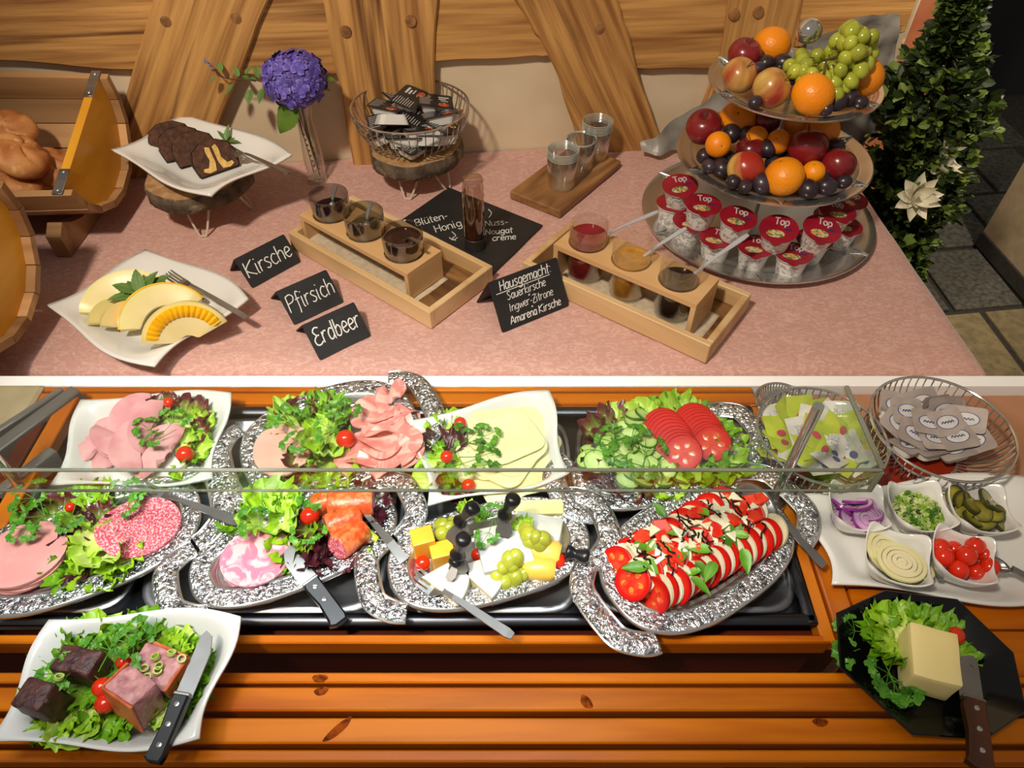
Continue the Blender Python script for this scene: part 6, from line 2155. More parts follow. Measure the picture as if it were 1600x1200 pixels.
leaves(w, ZW, [(380, 796, 'g', 1, 50), (402, 786, 'g', 1.1, 20), (428, 778, 'g', 1.1, 0), (452, 780, 'd', 1, -10), (412, 806, 'g', 1.1, 30), (440, 804, 'g', 1, 0), (466, 800, 'd', .9, -30), (436, 830, 'p', 1, 180), (456, 832, 'g', 1, 160), (462, 858, 'g', 1, 190), (446, 872, 'p', .9, 190), (470, 880, 'd', .8, 200), (490, 850, 'm', 1, 160), (504, 872, 'm', 1, 180), (524, 876, 'm', .9, 190), (500, 836, 'r', .9, 170), (486, 880, 'm', .8, 170), (538, 868, 'r', .8, 200), (584, 776, 'm', .9, -60), (594, 792, 'm', .8, -90), (582, 812, 'm', .9, -110), (576, 836, 'm', .8, -130), (570, 852, 'p', .7, -150), (586, 850, 'g', .8, -130), (490, 770, 'd', .9, -10), (566, 765, 'p', .8, -30), (360, 815, 'd', .8, 80), (478, 830, 'd', .8, 120)], .95)
parsley(w, ZW + .035, [(405, 822, 1.1, 60), (500, 772, 1.2, 100), (484, 828, 1, 180)])
cherry(484, 806, ZW + .026, 15, 'cherry tomato beside the paprika sausages')

def knife(label, tip, mid, end, z0, z1, z2, m_handle, bw=.020, rivets=3, edge_side=1, tang=False):
    """blade from tip to mid, handle from mid to end"""
    t, m, e = U(*tip, z0), U(*mid, z1), U(*end, z2)
    d = e - t
    L = d.length
    o = thing('knife', label, 'knife', None, tuple(t), (0, -atan2(d.z, hypot(d.x, d.y)), atan2(d.y, d.x)))
    b = (m - t).length
    pts = [(0, bw * .25), (b * .10, bw * .42), (b, bw * .45), (b, -bw * .55), (b * .35, -bw * .55), (b * .08, -bw * .25)]
    pts = [(x, y * edge_side) for x, y in pts]
    if edge_side > 0:
        pts = pts[::-1]
    part(o, 'blade', make('blade', prism(pts, -.0006, .0008, .0003), M_CUTLERY, False))
    hl = L - b
    hp = [(b, -bw * .42), (b + hl * .12, -bw * .50), (b + hl * .5, -bw * .40), (b + hl * .85, -bw * .50), (L - .004, -bw * .62), (L, -bw * .3), (L, bw * .35), (L - .006, bw * .45), (b + hl * .5, bw * .45), (b, bw * .45)]
    h = part(o, 'handle', make('handle', prism(hp, -.0055, .0062, .002), m_handle, False))
    part(o, 'bolster', make('bolster', box(.004, bw * .95, .010, .001, base=False), M_CUTLERY, False), (b, 0, .0003))
    for k in range(rivets):
        part(h, 'rivet', make('rivet', lathe([(.0030, .0062), (.0026, .0070), (0, .0072)], 12), M_CHROME), (b + hl * (.16 + .30 * k), 0, 0))
    return o
knife('steel knife with riveted black handle leaning over the marbled ham tray', (446, 856), (482, 903), (534, 974), ZW + .026, ZW + .028, ZD + .016, M_BLACK, bw=.022, rivets=2)
sp_ = thing('cutlery_handle', 'flat steel server handle lying across the rims of the ham and cheese trays', 'server', None, tuple(U(588, 822, ZW + .028)))
a_, b_ = U(588, 822, ZW + .028), U(632, 876, ZW + .022)
d_ = b_ - a_
sp_.rotation_euler = (0, -atan2(d_.z, hypot(d_.x, d_.y)), atan2(d_.y, d_.x))
part(sp_, 'handle', make('handle', cutlery_strip([(-.03, .0), (0, .001), (d_.length * .5, .003), (d_.length, .0)], [.007, .008, .011, .013], .0022), M_CUTLERY, False))

# ================= G: cheese tray
M_GOUDA = mat('yellow_cheese', rgb(240, 190, 58), .4, col2=rgb(232, 176, 44), scale=20, sss=.15, sssr=(.01, .007, .002), bump=.12, bscale=60)
M_GOUDAR = mat('orange_cheese_rind', rgb(214, 140, 30), .4, col2=rgb(198, 122, 24), scale=20)
M_RINDW = mat('white_mould_rind', rgb(208, 207, 200), .8, col2=rgb(194, 192, 182), scale=30, bump=.4, bscale=60, bdist=.002)
M_PASTE = mat('soft_cheese_paste', rgb(222, 206, 148), .35, col2=rgb(226, 208, 142), scale=22, sss=.2, sssr=(.01, .008, .004))
M_PASTEB = mat('camembert_cut', rgb(206, 178, 132), .5, col2=rgb(190, 160, 112), scale=30, bump=.2)
M_BUTTERC = mat('pale_butter_cheese', rgb(226, 218, 158), .45, col2=rgb(216, 206, 140), scale=20, bump=.2, bscale=30)
M_FETA = mat('white_cheese', rgb(212, 213, 208), .65, col2=rgb(198, 200, 190), scale=26, bump=.5, bscale=50, bdist=.003, col3=rgb(190, 196, 180), scale3=60, lo3=.66, hi3=.72)
def block(name, label, cat, group, px, py, z, sx, sy, sz, az, m, mside=None, bev=.0015):
    """block with a separate outer skin on its top"""
    q = S(px, py, z)
    o = thing(name, label, cat, group, tuple(U(px, py, z)), (0, 0, radians(az)))
    part(o, 'paste', make('paste', box(sx * q, sy * q, sz, bev, 2), m, False))
    if mside:
        part(o, 'rind', make('rind', box(sx * q * 1.004, sy * q * 1.004, .0022, .0008), mside, False), (0, 0, sz - .0016))
        part(o, 'rind', make('rind', box(sx * q * 1.004, sy * q * 1.004, .0022, .0008), mside, False), (0, 0, -.0004))
    return o
zG = ZW
block('cheese_block', 'upright yellow cheese block at the left of the cheese tray', 'cheese', 'yellow cheese blocks', 664, 862, zG, 34, 30, .040, 18, M_GOUDA)
block('cheese_block', 'yellow cheese block under the upper cheese knife', 'cheese', 'yellow cheese blocks', 693, 876, zG, 36, 28, .030, 16, M_GOUDA)
def wedge(label, px, py, z, R, h, a0, a1, az):
    q = S(px, py, z)
    R *= q
    o = thing('cheese_wedge', label, 'cheese', 'soft cheese wedges', tuple(U(px, py, z)), (0, 0, radians(az)))
    n = 14
    P = [(0, 0)] + [(R * cos(a0 + (a1 - a0) * k / n), R * sin(a0 + (a1 - a0) * k / n)) for k in range(n + 1)]
    part(o, 'paste', make('paste', prism(P, .001, h - .001, 0), M_PASTE, False))
    c = R * .012
    P2 = [(x * 1.012 - .0, y * 1.012) for x, y in P]
    part(o, 'rind', make('rind', prism(P2, h - .0022, h, .0008), M_RINDW, False))
    part(o, 'rind', make('rind', prism(P2, 0, .002, .0006), M_RINDW, False))
    V, F = [], []
    for k in range(n + 1):
        a = a0 + (a1 - a0) * k / n
        for r, zz in ((R * 1.0, 0), (R * 1.018, h * .15), (R * 1.018, h * .85), (R * 1.0, h)):
            V.append((r * cos(a), r * sin(a), zz))
    for k in range(n):
        for i in range(3):
            F.append((k * 4 + i, (k + 1) * 4 + i, (k + 1) * 4 + i + 1, k * 4 + i + 1))
    part(o, 'rind', make('rind', (V, F), M_RINDW))
    return o
wedge('front camembert half with a cheese knife stuck in it', 662, 916, zG, 72, .024, -.15, 1.05, -28)
wedge('second camembert wedge, brown cut side forward, right of the first', 716, 900, zG, 74, .024, -.55, .55, -12)
block('cheese_block', 'large white soft cheese block in the middle of the cheese tray', 'cheese', None, 787, 872, zG, 78, 74, .032, 15, M_FETA)
o = block('cheese_block', 'white rinded brie piece at the right of the cheese tray', 'cheese', None, 840, 838, zG, 72, 40, .026, -12, M_PASTE, M_RINDW)
block('cheese_block', 'flat pale butter cheese slab at the back right of the cheese tray', 'cheese', None, 842, 806, zG, 74, 26, .022, 2, M_BUTTERC)
def cheese_roll(label, px, py, L, r, az):
    q = S(px, py, zG + .02)
    o = thing('cheese_roll', label, 'cheese', 'yellow smoked cheese rolls', tuple(U(px, py, zG + .018)), (0, 0, radians(az)))
    V, F = lathe([(0, -L / 2), (r * .7, -L / 2), (r * .95, -L / 2 + .005), (r, 0), (r * .95, L / 2 - .005), (r * .7, L / 2), (0, L / 2)], 24)
    part(o, 'paste', make('paste', ([(z, y, x * .9) for x, y, z in V], F), M_BUTTERY))
    return o
M_BUTTERY = mat('smoked_cheese', rgb(232, 200, 92), .35, col2=rgb(220, 182, 70), scale=14, coat=.2)
cheese_roll('yellow cheese roll beside the orange tomato', 852, 862, .038, .017, -14)
cheese_roll('front yellow cheese roll, nearest the tray rim', 842, 888, .040, .0155, -8)
for i, (px, py, z, w) in enumerate([(778, 902, .010, 'f'), (792, 898, .010, 'f'), (806, 893, .010, 'f'), (786, 888, .018, 'f'), (800, 884, .020, 'f'), (812, 880, .014, 'f'), (790, 908, .008, 'f'), (804, 904, .010, 'f'), (816, 896, .010, 'f'), (796, 876, .026, 'f'), (806, 872, .028, 'f'), (776, 892, .012, 'f'), (822, 828, .026, 'b'), (826, 836, .03, 'b'), (836, 840, .032, 'b'), (848, 842, .03, 'b'), (828, 846, .026, 'b'), (842, 848, .028, 'b'), (690, 822, .018, 'l'), (700, 826, .02, 'l'), (694, 834, .018, 'l'), (708, 820, .014, 'l'), (702, 838, .014, 'l')]):
    lb = {'f': 'green grape in the front heap beside the white cheese block', 'b': 'green grape lying on the brie piece', 'l': 'green grape behind the yellow cheese block'}[w]
    thing('grape', lb, 'grape', {'f': 'grapes at the front of the cheese tray', 'b': 'grapes on the brie', 'l': 'grapes behind the yellow cheese'}[w], tuple(U(px, py, zG + z + .006)), (rl.uniform(-1, 1), rl.uniform(-1, 1), 0), GRAPE, sc=rl.uniform(.9, 1.08))
cherry(660, 880, zG + .006, 12, 'cherry tomato in front of the yellow cheese block')
cherry(747, 867, zG + .010, 11, 'cherry tomato between the camembert and the white cheese')
cherry(870, 876, zG + .008, 14, 'cherry tomato beside the lying cheese knife')
cherry(786, 800, zG + .010, 8, 'cherry tomato behind the white cheese block')
leaves('on the cheese tray', zG + .03, [(726, 790, 'g', .40, 20), (752, 800, 'd', .36, -30), (818, 812, 'g', .40, 10)], 1)
parsley('on the white cheese block', zG + .040, [(770, 806, .9, 20), (764, 832, .8, 160)])
def cheese_knife(label, tip, neck, end, z0, z1, z2, bw=.026):
    t, m, e = U(*tip, z0), U(*neck, z1), U(*end, z2)
    o = thing('cheese_knife', label, 'knife', 'cheese knives', tuple(m))
    hd = (e - m)
    q = hd.to_track_quat('Z', 'Y').to_euler()
    L = hd.length
    prof = [(0, -.002), (.0085, -.001), (.0095, .002), (.0085, .005), (.0058, .010), (.0062, L * .4), (.0090, L * .72), (.0098, L * .86), (.0080, L * .97), (.004, L * 1.0), (0, L)]
    part(o, 'handle', make('handle', lathe(prof, 20), M_BLACK, 'all'), (0, 0, 0), tuple(q))
    bd = (t - m)
    x = bd.normalized()
    up = Vector((0, 0, 1))
    if abs(x.z) > .9:
        up = Vector((0, -1, .2))
    s = x.cross(up).normalized()
    b = bd.length
    V, F = [], []
    nn = s.cross(x).normalized()
    for u, w1, w2 in ((-.06, -.003, .003), (.12, -.003, .003), (.3, -bw * .5, bw * .2), (.7, -bw * .62, bw * .34), (1.0, -bw * .42, bw * .30)):
        for zz in (-.0007, .0007):
            V += [tuple(x * (b * u) + s * w1 + nn * zz), tuple(x * (b * u) + s * w2 + nn * zz)]
    for i in range(4):
        a = i * 4
        F += [(a, a + 1, a + 5, a + 4), (a + 3, a + 2, a + 6, a + 7), (a + 2, a, a + 4, a + 6), (a + 1, a + 3, a + 7, a + 5)]
    F += [(0, 2, 3, 1), (16, 17, 19, 18)]
    part(o, 'blade', make('blade', (V, F), M_CUTLERY, False))
    return o
cheese_knife('cheese knife with black bulb handle standing in the yellow cheese', (703, 846), (718, 816), (742, 790), zG + .030, zG + .052, zG + .085)
cheese_knife('cheese knife with black handle upright in the white cheese block', (782, 838), (788, 806), (804, 776), zG + .034, zG + .056, zG + .090, .022)
cheese_knife('cheese knife with black handle stuck in the front camembert', (712, 896), (714, 868), (726, 838), zG + .026, zG + .050, zG + .085)
cheese_knife('cheese knife with black handle lying on the right tray rim', (862, 850), (886, 862), (921, 872), zG + .020, zG + .026, zG + .026, .018)
cheese_knife('two-pronged cheese knife lying flat at the front of the cheese tray', (700, 905), (712, 880), (716, 866), zG + .030, zG + .04, zG + .05, .012)
fork('long steel fork leaning over the front rim of the cheese tray', U(650, 900, zG + .020), U(801, 994, ZD + .030), hw=.010)

# ================= H: caprese
M_MOZZ = mat('mozzarella', rgb(226, 220, 192), .45, col2=rgb(214, 204, 166), scale=24, sss=.2, sssr=(.008, .007, .005), coat=.15)
s_ = S(1080, 880, ZW)
TP2 = tomato_parts(29 * s_, .0036)
MZ = make('mozzarella_slice', disc(27 * s_, 25 * s_, .0040, .0004, 2, 24, .05), M_MOZZ, True)
axis = TH[2]
rows3 = [((964, 882), (1128, 786), 17, 'rear', .70, 0), ((990, 908), (1176, 800), 20, 'middle', .70, 1), ((1024, 930), (1208, 832), 24, 'front', 1.12, 2)]
for p0, p1, n, nm, lean, ri in rows3:
    for k in range(n):
        t = k / (n - 1)
        px, py = p0[0] + (p1[0] - p0[0]) * t, p0[1] + (p1[1] - p0[1]) * t
        rot = Euler((0, -lean * (.92 + .12 * rl.random()), axis + rl.uniform(-.12, .12) + (0, .08, -.15)[ri]), 'XYZ')
        z = ZW + .016 + (0, .012, .006)[ri]
        if k % 2 == 0:
            tomato_slice(px, py + rl.uniform(-2, 2), z, rot, rl.uniform(.92, 1.05), 'tomato slice in the %s row of the caprese tray' % nm, 'caprese tomato slices, %s row' % nm, TP2)
        else:
            thing('mozzarella_slice', 'white mozzarella slice in the %s row of the caprese tray' % nm, 'mozzarella', 'caprese mozzarella slices, %s row' % nm, tuple(U(px, py + rl.uniform(-2, 2), z)), rot, MZ, sc=rl.uniform(.92, 1.05))
# broken pieces and chopped basil over the top
M_BASIL = mat('basil_leaf', rgb(104, 156, 36), .45, col2=rgb(72, 124, 22), scale=40, hue=.25)
_g, _a = leaf_geo(.026, .013, .2, .4, .02, 8)
BAS = make('basil_leaf', _g, M_BASIL, 'all', _a)
for px, py in [(988, 852), (1008, 872), (1012, 886), (1062, 838), (1066, 852), (1040, 850), (1108, 806), (1112, 862), (1124, 838), (1130, 830), (1078, 902), (1096, 892), (1148, 812), (1170, 838), (1040, 808), (1086, 876), (1020, 842), (1058, 878), (1160, 856), (1118, 878)]:
    p = U(px, py, ZW + .046)
    thing('basil_leaf', 'small green basil leaf strewn over the caprese', 'basil', 'basil leaves on the caprese', tuple(p), (rl.uniform(-.3, .3), rl.uniform(-.4, .4), rl.uniform(0, 6)), BAS, sc=rl.uniform(.7, 1.25))
M_BALS = mat('balsamic_glaze', rgb(34, 14, 12), .12, col2=rgb(26, 10, 9), scale=20, coat=.4)
gs = []
rb = random.Random(9)
for k in range(34):
    t = rb.random()
    px, py = 1000 + 170 * t + rb.uniform(-30, 30), 872 - 80 * t + rb.uniform(-34, 34)
    a = axis + rb.uniform(.6, 2.2)
    base = U(px, py, ZW + .047)
    P = [base + Vector((cos(a), sin(a), 0)) * (q * .005 - .01) + Vector((rb.uniform(-.003, .003), rb.uniform(-.003, .003), rb.uniform(-.004, .003))) for q in range(5)]
    gs.append(tube([tuple(p) for p in smoothline([tuple(p) for p in P], 4)], .0011, 5))
thing('balsamic_glaze', 'thin dark balsamic glaze drizzled across the caprese', 'glaze', me=make('balsamic_glaze', join(*gs), M_BALS), kind='stuff')
MP = make('mozzarella_piece', prism([(-.008, -.006), (.009, -.004), (.004, .008)], 0, .003, .0006), M_MOZZ, False)
for k in range(24):
    t = rb.random()
    px, py = 1000 + 180 * t + rb.uniform(-24, 24), 870 - 78 * t + rb.uniform(-26, 26)
    thing('mozzarella_piece', 'small broken mozzarella piece on top of the caprese', 'mozzarella', 'mozzarella pieces on the caprese', tuple(U(px, py, ZW + .043)), (rb.uniform(-.4, .4), rb.uniform(-.4, .4), rb.uniform(0, 6)), MP, sc=rb.uniform(.8, 1.4))
TPc = make('tomato_piece', prism([(-.010, -.006), (.0, -.009), (.010, -.005), (.006, .008), (-.006, .007)], 0, .004, .001), M_TSL, False)
for k in range(22):
    t = rb.random()
    px, py = 1000 + 180 * t + rb.uniform(-26, 26), 872 - 80 * t + rb.uniform(-26, 26)
    thing('tomato_piece', 'small tomato piece on top of the caprese', 'tomato', 'tomato pieces on the caprese', tuple(U(px, py, ZW + .041)), (rb.uniform(-.5, .5), rb.uniform(-.5, .5), rb.uniform(0, 6)), TPc, sc=rb.uniform(.8, 1.3))
spoon('large steel serving spoon lying on the caprese tray rim', U(1156, 756, ZW + .046), U(1289, 884, ZD + .026), name='serving_spoon', bw=.040, bl=.060, hw=.013, dp=.010)
fork('large steel serving fork beside the serving spoon', U(1182, 778, ZW + .030), U(1262, 852, ZD + .020), hw=.011)
# ================= I: pate plate at the front left
wavy_plate('serving_plate', 'large white wavy plate of pate blocks at the front left of the counter', [(-18, 1158), (76, 968), (376, 963), (311, 1153)], ZD + .001, [.838, .842, .845, .838], wave=.03, well=.62, wave2=.1)
zI = ZD + .014
w = 'on the pate plate'
leaves(w, zI, [(82, 1014, 'd', 1.1, 50), (96, 996, 'd', 1.1, 40), (120, 1010, 'd', 1.0, 20), (148, 978, 'g', 1.2, 10), (172, 984, 'g', 1.2, -10), (198, 992, 'd', 1.1, 0), (224, 976, 'd', 1.2, -10), (242, 992, 'd', 1.1, -30), (264, 1000, 'g', 1.0, -30), (286, 1002, 'p', 1.0, -40), (300, 1018, 'd', 1, -70), (308, 1042, 'd', 1.1, -90), (304, 1064, 'd', 1.1, -90), (296, 1088, 'd', 1.1, -100), (280, 1104, 'd', 1.1, -120), (70, 1054, 'd', 1.1, 80), (58, 1080, 'd', 1.1, 100), (58, 1106, 'd', 1.1, 120), (64, 1128, 'd', 1.1, 140), (80, 1142, 'g', 1.2, 160), (110, 1146, 'p', 1.2, 190), (132, 1122, 'g', 1.1, 180), (160, 1128, 'd', 1.2, 190), (186, 1128, 'd', 1.1, 200), (206, 1108, 'd', 1.0, 180), (120, 1060, 'd', 1, 30), (150, 1070, 'd', .9, 90), (258, 1112, 'p', 1, 200), (240, 1090, 'd', .9, -90), (276, 1070, 'd', .9, -60), (184, 1010, 'd', 1, 0), (100, 1060, 'd', .9, 80), (180, 1060, 'd', .9, 160), (128, 1090, 'd', .9, 200), (196, 1085, 'd', .9, 170), (120, 986, 'd', 1, 0), (206, 972, 'g', 1, 0), (300, 1030, 'd', 1, -60), (296, 1082, 'd', 1, -90), (70, 1090, 'd', 1, 100), (76, 1036, 'd', 1, 60), (96, 1128, 'g', 1, 160), (172, 1108, 'd', 1, 180), (276, 1012, 'g', 1, -20)], .62)
M_BLOOD = mat('dark_liver_pate', rgb(84, 44, 38), .5, col2=rgb(52, 24, 22), scale=90, detail=5, bump=.8, bscale=110, bdist=.004, col3=rgb(120, 84, 76), scale3=120, lo3=.66, hi3=.72)
M_PATE = mat('pink_meat_pate', rgb(206, 150, 148), .5, col2=rgb(164, 104, 108), scale=110, detail=5, bump=.8, bscale=120, bdist=.004)
M_PRIND = mat('orange_pate_crust', rgb(216, 116, 62), .42, col2=rgb(178, 78, 40), scale=50, bump=.4, bscale=70)
def pate(label, px, py, z, sx, sy, sz, az, m, tilt=(0, 0), rind=None, group='pate blocks'):
    q = S(px, py, z)
    o = thing('pate_block', label, 'pate', group, tuple(U(px, py, z)), (tilt[0], tilt[1], radians(az)))
    g = box(sx * q, sy * q, sz, .003, 2)
    bm = bmesh.new()
    vs = [bm.verts.new(v) for v in g[0]]
    for f in g[1]:
        bm.faces.new([vs[i] for i in f])
    bmesh.ops.subdivide_edges(bm, edges=bm.edges[:], cuts=3, use_grid_fill=True)
    for v in bm.verts:
        v.co += Vector((noise.noise(v.co * 60), noise.noise(v.co * 60 + Vector((5, 0, 0))), noise.noise(v.co * 60 + Vector((0, 7, 0))))) * .0022
    bm.verts.index_update()
    part(o, 'meat', make('meat', bmgeo(bm), m, True))
    for side in (rind or ()):
        if side == 'x':
            part(o, 'crust', make('crust', box(.003, sy * q * 1.01, sz * 1.01, .001), M_PRIND, False), (sx * q / 2 + .001, 0, 0))
        elif side == '-x':
            part(o, 'crust', make('crust', box(.003, sy * q * 1.01, sz * 1.01, .001), M_PRIND, False), (-sx * q / 2 - .001, 0, 0))
        elif side == '-y':
            part(o, 'crust', make('crust', box(sx * q * 1.01, .003, sz * 1.01, .001), M_PRIND, False), (0, -sy * q / 2 - .001, 0))
        elif side == 'y':
            part(o, 'crust', make('crust', box(sx * q * 1.01, .003, sz * 1.01, .001), M_PRIND, False), (0, sy * q / 2 + .001, 0))
    return o
pate('dark liver pate block at the back left of the pate plate', 142, 1052, zI + .008, 66, 40, .038, -10, M_BLOOD)
pate('taller dark liver pate block at the front left of the pate plate', 88, 1110, zI + .006, 50, 42, .050, -14, M_BLOOD)
pate('pink pate block with orange crust at the back right of the pate plate', 258, 1056, zI + .008, 74, 54, .030, -20, M_PATE, (0, 0), ('x', 'y'))
pate('pink pate block with broad orange crust facing the front', 222, 1108, zI + .006, 62, 44, .050, -28, M_PATE, (-.18, 0), ('-y', '-x'))
cherry(194, 1034, zI + .024, 12, 'cherry tomato between the back pate blocks')
cherry(211, 1033, zI + .018, 9, 'cherry tomato half hidden beside the back right pate block')
cherry(160, 1074, zI + .022, 15, 'upper of the two cherry tomatoes in the middle of the pate plate')
cherry(165, 1099, zI + .016, 16, 'lower of the two cherry tomatoes in the middle of the pate plate')
parsley(w, zI + .036, [(130, 1042, 1.1, 60), (172, 1016, 1.2, 0), (180, 1050, 1.1, -60), (110, 1050, 1.1, 120), (210, 1008, 1.1, 10)])
M_CHIVE = mat('spring_onion', rgb(150, 180, 62), .45, col2=rgb(196, 210, 120), scale=80, hue=.2)
RINGLET = make('spring_onion_ring', lathe([(.0024, 0), (.0036, 0), (.0036, .0026), (.0024, .0026), (.0024, 0)], 10), M_CHIVE)
for px, py, z in [(226, 1046, .040), (244, 1028, .040), (268, 1022, .040), (284, 1030, .040), (250, 1042, .040), (246, 1050, .040), (230, 1060, .046), (222, 1064, .048), (238, 1072, .046), (130, 1026, .040), (136, 1018, .040), (92, 1060, .050)]:
    thing('spring_onion_ring', 'small green spring onion ring strewn over the pate blocks', 'spring onion', 'spring onion rings on the pate', tuple(U(px, py, zI + z)), (rl.uniform(-.6, .6), rl.uniform(-.6, .6), 0), RINGLET, sc=1.3)
knife('steel knife with black riveted handle lying across the pate plate', (329, 986), (292, 1086), (241, 1193), ZD + .050, ZD + .046, ZD + .040, M_BLACK, bw=.019, rivets=3, edge_side=-1)

# ================= J: wire bowls of tea and portion packs
zJ = ZD + .0025
def bowl_at(label, px, py_rim, rpx, h, group=None, r0f=.48, rise=0.0):
    zr = zJ + h
    c = U(px, py_rim, zr)
    R = rpx * S(px, py_rim, zr)
    return wire_bowl(label, (c.x, c.y, zJ), R, R * r0f, h, 54, M_CHROME, .0011, .0020, group), c, R
B1, cB1, RB1 = bowl_at('chrome wire bowl of green tea sachets under the right end of the glass guard', 1284, 678, 98, .055)
B2, cB2, RB2 = bowl_at('large chrome wire bowl of grey portion packs on the dark red shelf', 1472, 666, 106, .062)
B3, cB3, RB3 = bowl_at('small chrome wire bowl, half hidden behind the tea bowl', 1222, 628, 40, .020)
M_TEAG = mat('lime_sachet', rgb(196, 206, 40), .4, col2=rgb(170, 186, 24), scale=30, bump=.3, bscale=60)
M_TEAW = mat('white_sachet', rgb(226, 220, 210), .45, col2=rgb(206, 200, 196), scale=40, bump=.3, bscale=60)
M_TEAR = mat('pink_oval_print', rgb(206, 60, 84), .5, col2=rgb(180, 40, 66), scale=40)
M_BLUEP = mat('blue_print', rgb(56, 66, 140), .5, col2=rgb(44, 52, 120), scale=40)
def pillow(w, h, t):
    return join(grid(lambda u, v: ((u - .5) * w, (v - .5) * h, t * sin(pi * u) * sin(pi * v) + .0002), 8, 10), ([(x, y, -z) for x, y, z in grid(lambda u, v: ((u - .5) * w, (v - .5) * h, t * .6 * sin(pi * u) * sin(pi * v) + .0002), 8, 10)[0]], [tuple(reversed(f)) for f in grid(lambda u, v: (u, v, 0), 8, 10)[1]]))
def sachet(kind, label, grp):
    o = thing('tea_sachet', label, 'tea bag', grp)
    part(o, 'sachet', make('sachet', pillow(.052, .062, .004), M_TEAG if kind == 'g' else M_TEAW, True))
    def onp(g):
        return [(x, y, .0044 * sin(pi * (x / .052 + .5)) * sin(pi * (y / .062 + .5)) + .0006) for x, y, z in g[0]], g[1]
    if kind == 'g':
        part(o, 'print', make('print', onp(xf(join(*[lathe([(0, 0), (.004, 0), (.008, 0)], 14)]), (0, -.004, 0), (0, 0, 0), (1.2, .8, 1))), M_TEAR))
    else:
        part(o, 'print', make('print', onp(xf(lathe([(0, 0), (.004, 0), (.007, 0)], 12), (.006, -.016, 0))), M_BLUEP))
        part(o, 'print', make('print', onp(grid(lambda u, v: (-.014 + .020 * u, -.006 + .022 * v, 0), 4, 4)), mat('faint_print', rgb(176, 170, 178), .6, col2=rgb(226, 222, 214), scale=260, lo=.45, hi=.55)))
    return o
SG = sachet('g', 'lime green tea sachet with a pink oval print in the wire bowl', 'lime tea sachets')
SW = sachet('w', 'white tea sachet with blue print in the wire bowl', 'white tea sachets')
first = {'g': True, 'w': True}
for px, py, z, k, rot in [(1212, 655, .040, 'w', (.3, .2, .4)), (1222, 690, .036, 'g', (.2, .3, .6)), (1236, 668, .040, 'g', (.4, .1, -.2)), (1250, 645, .050, 'g', (.8, .1, .2)), (1268, 662, .050, 'w', (.7, .2, -.1)), (1284, 650, .046, 'g', (.6, .3, .5)),
                          (1300, 655, .042, 'w', (.5, -.2, .8)), (1326, 672, .044, 'g', (.5, -.3, .1)), (1262, 692, .048, 'g', (.2, .2, .3)), (1284, 702, .044, 'g', (.3, -.2, .9)), (1302, 696, .044, 'w', (.3, .2, -.5)), (1336, 690, .040, 'g', (.4, -.4, .2)),
                          (1244, 712, .034, 'w', (.1, .3, 1.2)), (1276, 722, .034, 'w', (-.2, .1, .2)), (1310, 716, .032, 'g', (-.1, -.2, .8)), (1336, 712, .030, 'w', (.1, -.4, .4)), (1210, 710, .030, 'g', (.2, .5, 1.5)), (1218, 675, .042, 'g', (.3, .2, .2)), (1254, 678, .052, 'w', (.5, .1, .3)), (1274, 678, .054, 'g', (.2, .4, -.3)), (1312, 672, .050, 'g', (.3, -.1, 1.0)), (1290, 712, .042, 'w', (-.1, .3, .6)), (1260, 708, .042, 'g', (.1, .2, -.6)), (1322, 700, .040, 'w', (.2, -.3, .1)), (1232, 648, .046, 'g', (.7, .2, .9)), (1316, 650, .044, 'w', (.8, -.2, -.2))]:
    src = SG if k == 'g' else SW
    o = src if first[k] else dup(src, (0, 0, 0))
    first[k] = False
    p = U(px, py, zJ + z * .85)
    d = Vector((p.x - cB1.x, p.y - cB1.y, 0))
    if d.length > RB1 * .72:
        d = d * (RB1 * .72 / d.length)
    o.location = (cB1.x + d.x, cB1.y + d.y, p.z)
    o.rotation_euler = rot
    o.scale = (.80, .80, .80)
M_FOILG = mat('grey_foil_cover', rgb(168, 156, 148), .35, col2=rgb(150, 138, 132), scale=30, hue=.12)
def jam_portion(label):
    o = thing('portion_pack', label, 'portion pack', 'grey portion packs')
    part(o, 'tub', make('tub', tub_geo(.046, .034, .014), M_TUB, False))
    part(o, 'cover', make('cover', prism(rrect(.054, .042, .006), 0, .0011), M_FOILG, False))
    part(o, 'oval_ring', make('oval_ring', xf(tube(ringpts(.015, 24, .0013), .0008, 4, True, .4), (0, 0, 0), (0, 0, 0), (1.15, .72, 1)), M_BLUEP, False))
    part(o, 'white_oval', make('white_oval', xf(lathe([(0, .0013), (.0145, .00125)], 20), (0, 0, 0), (0, 0, 0), (1.15, .72, 1)), M_PRINT_W, False))
    g, wd_ = lettering('nnuneu', .0048, .0009, .1, .0016, False)
    sq = [(-.010 + .0025 * i, (.0016 if i % 2 else -.0014), .0016) for i in range(9)]
    part(o, 'blue_print', make('blue_print', tube(smoothline(sq, 3), .0010, 4, flat=.4), M_BLUEP, False))
    return o
JP = jam_portion('grey foil portion pack with a blue oval print in the large wire bowl')
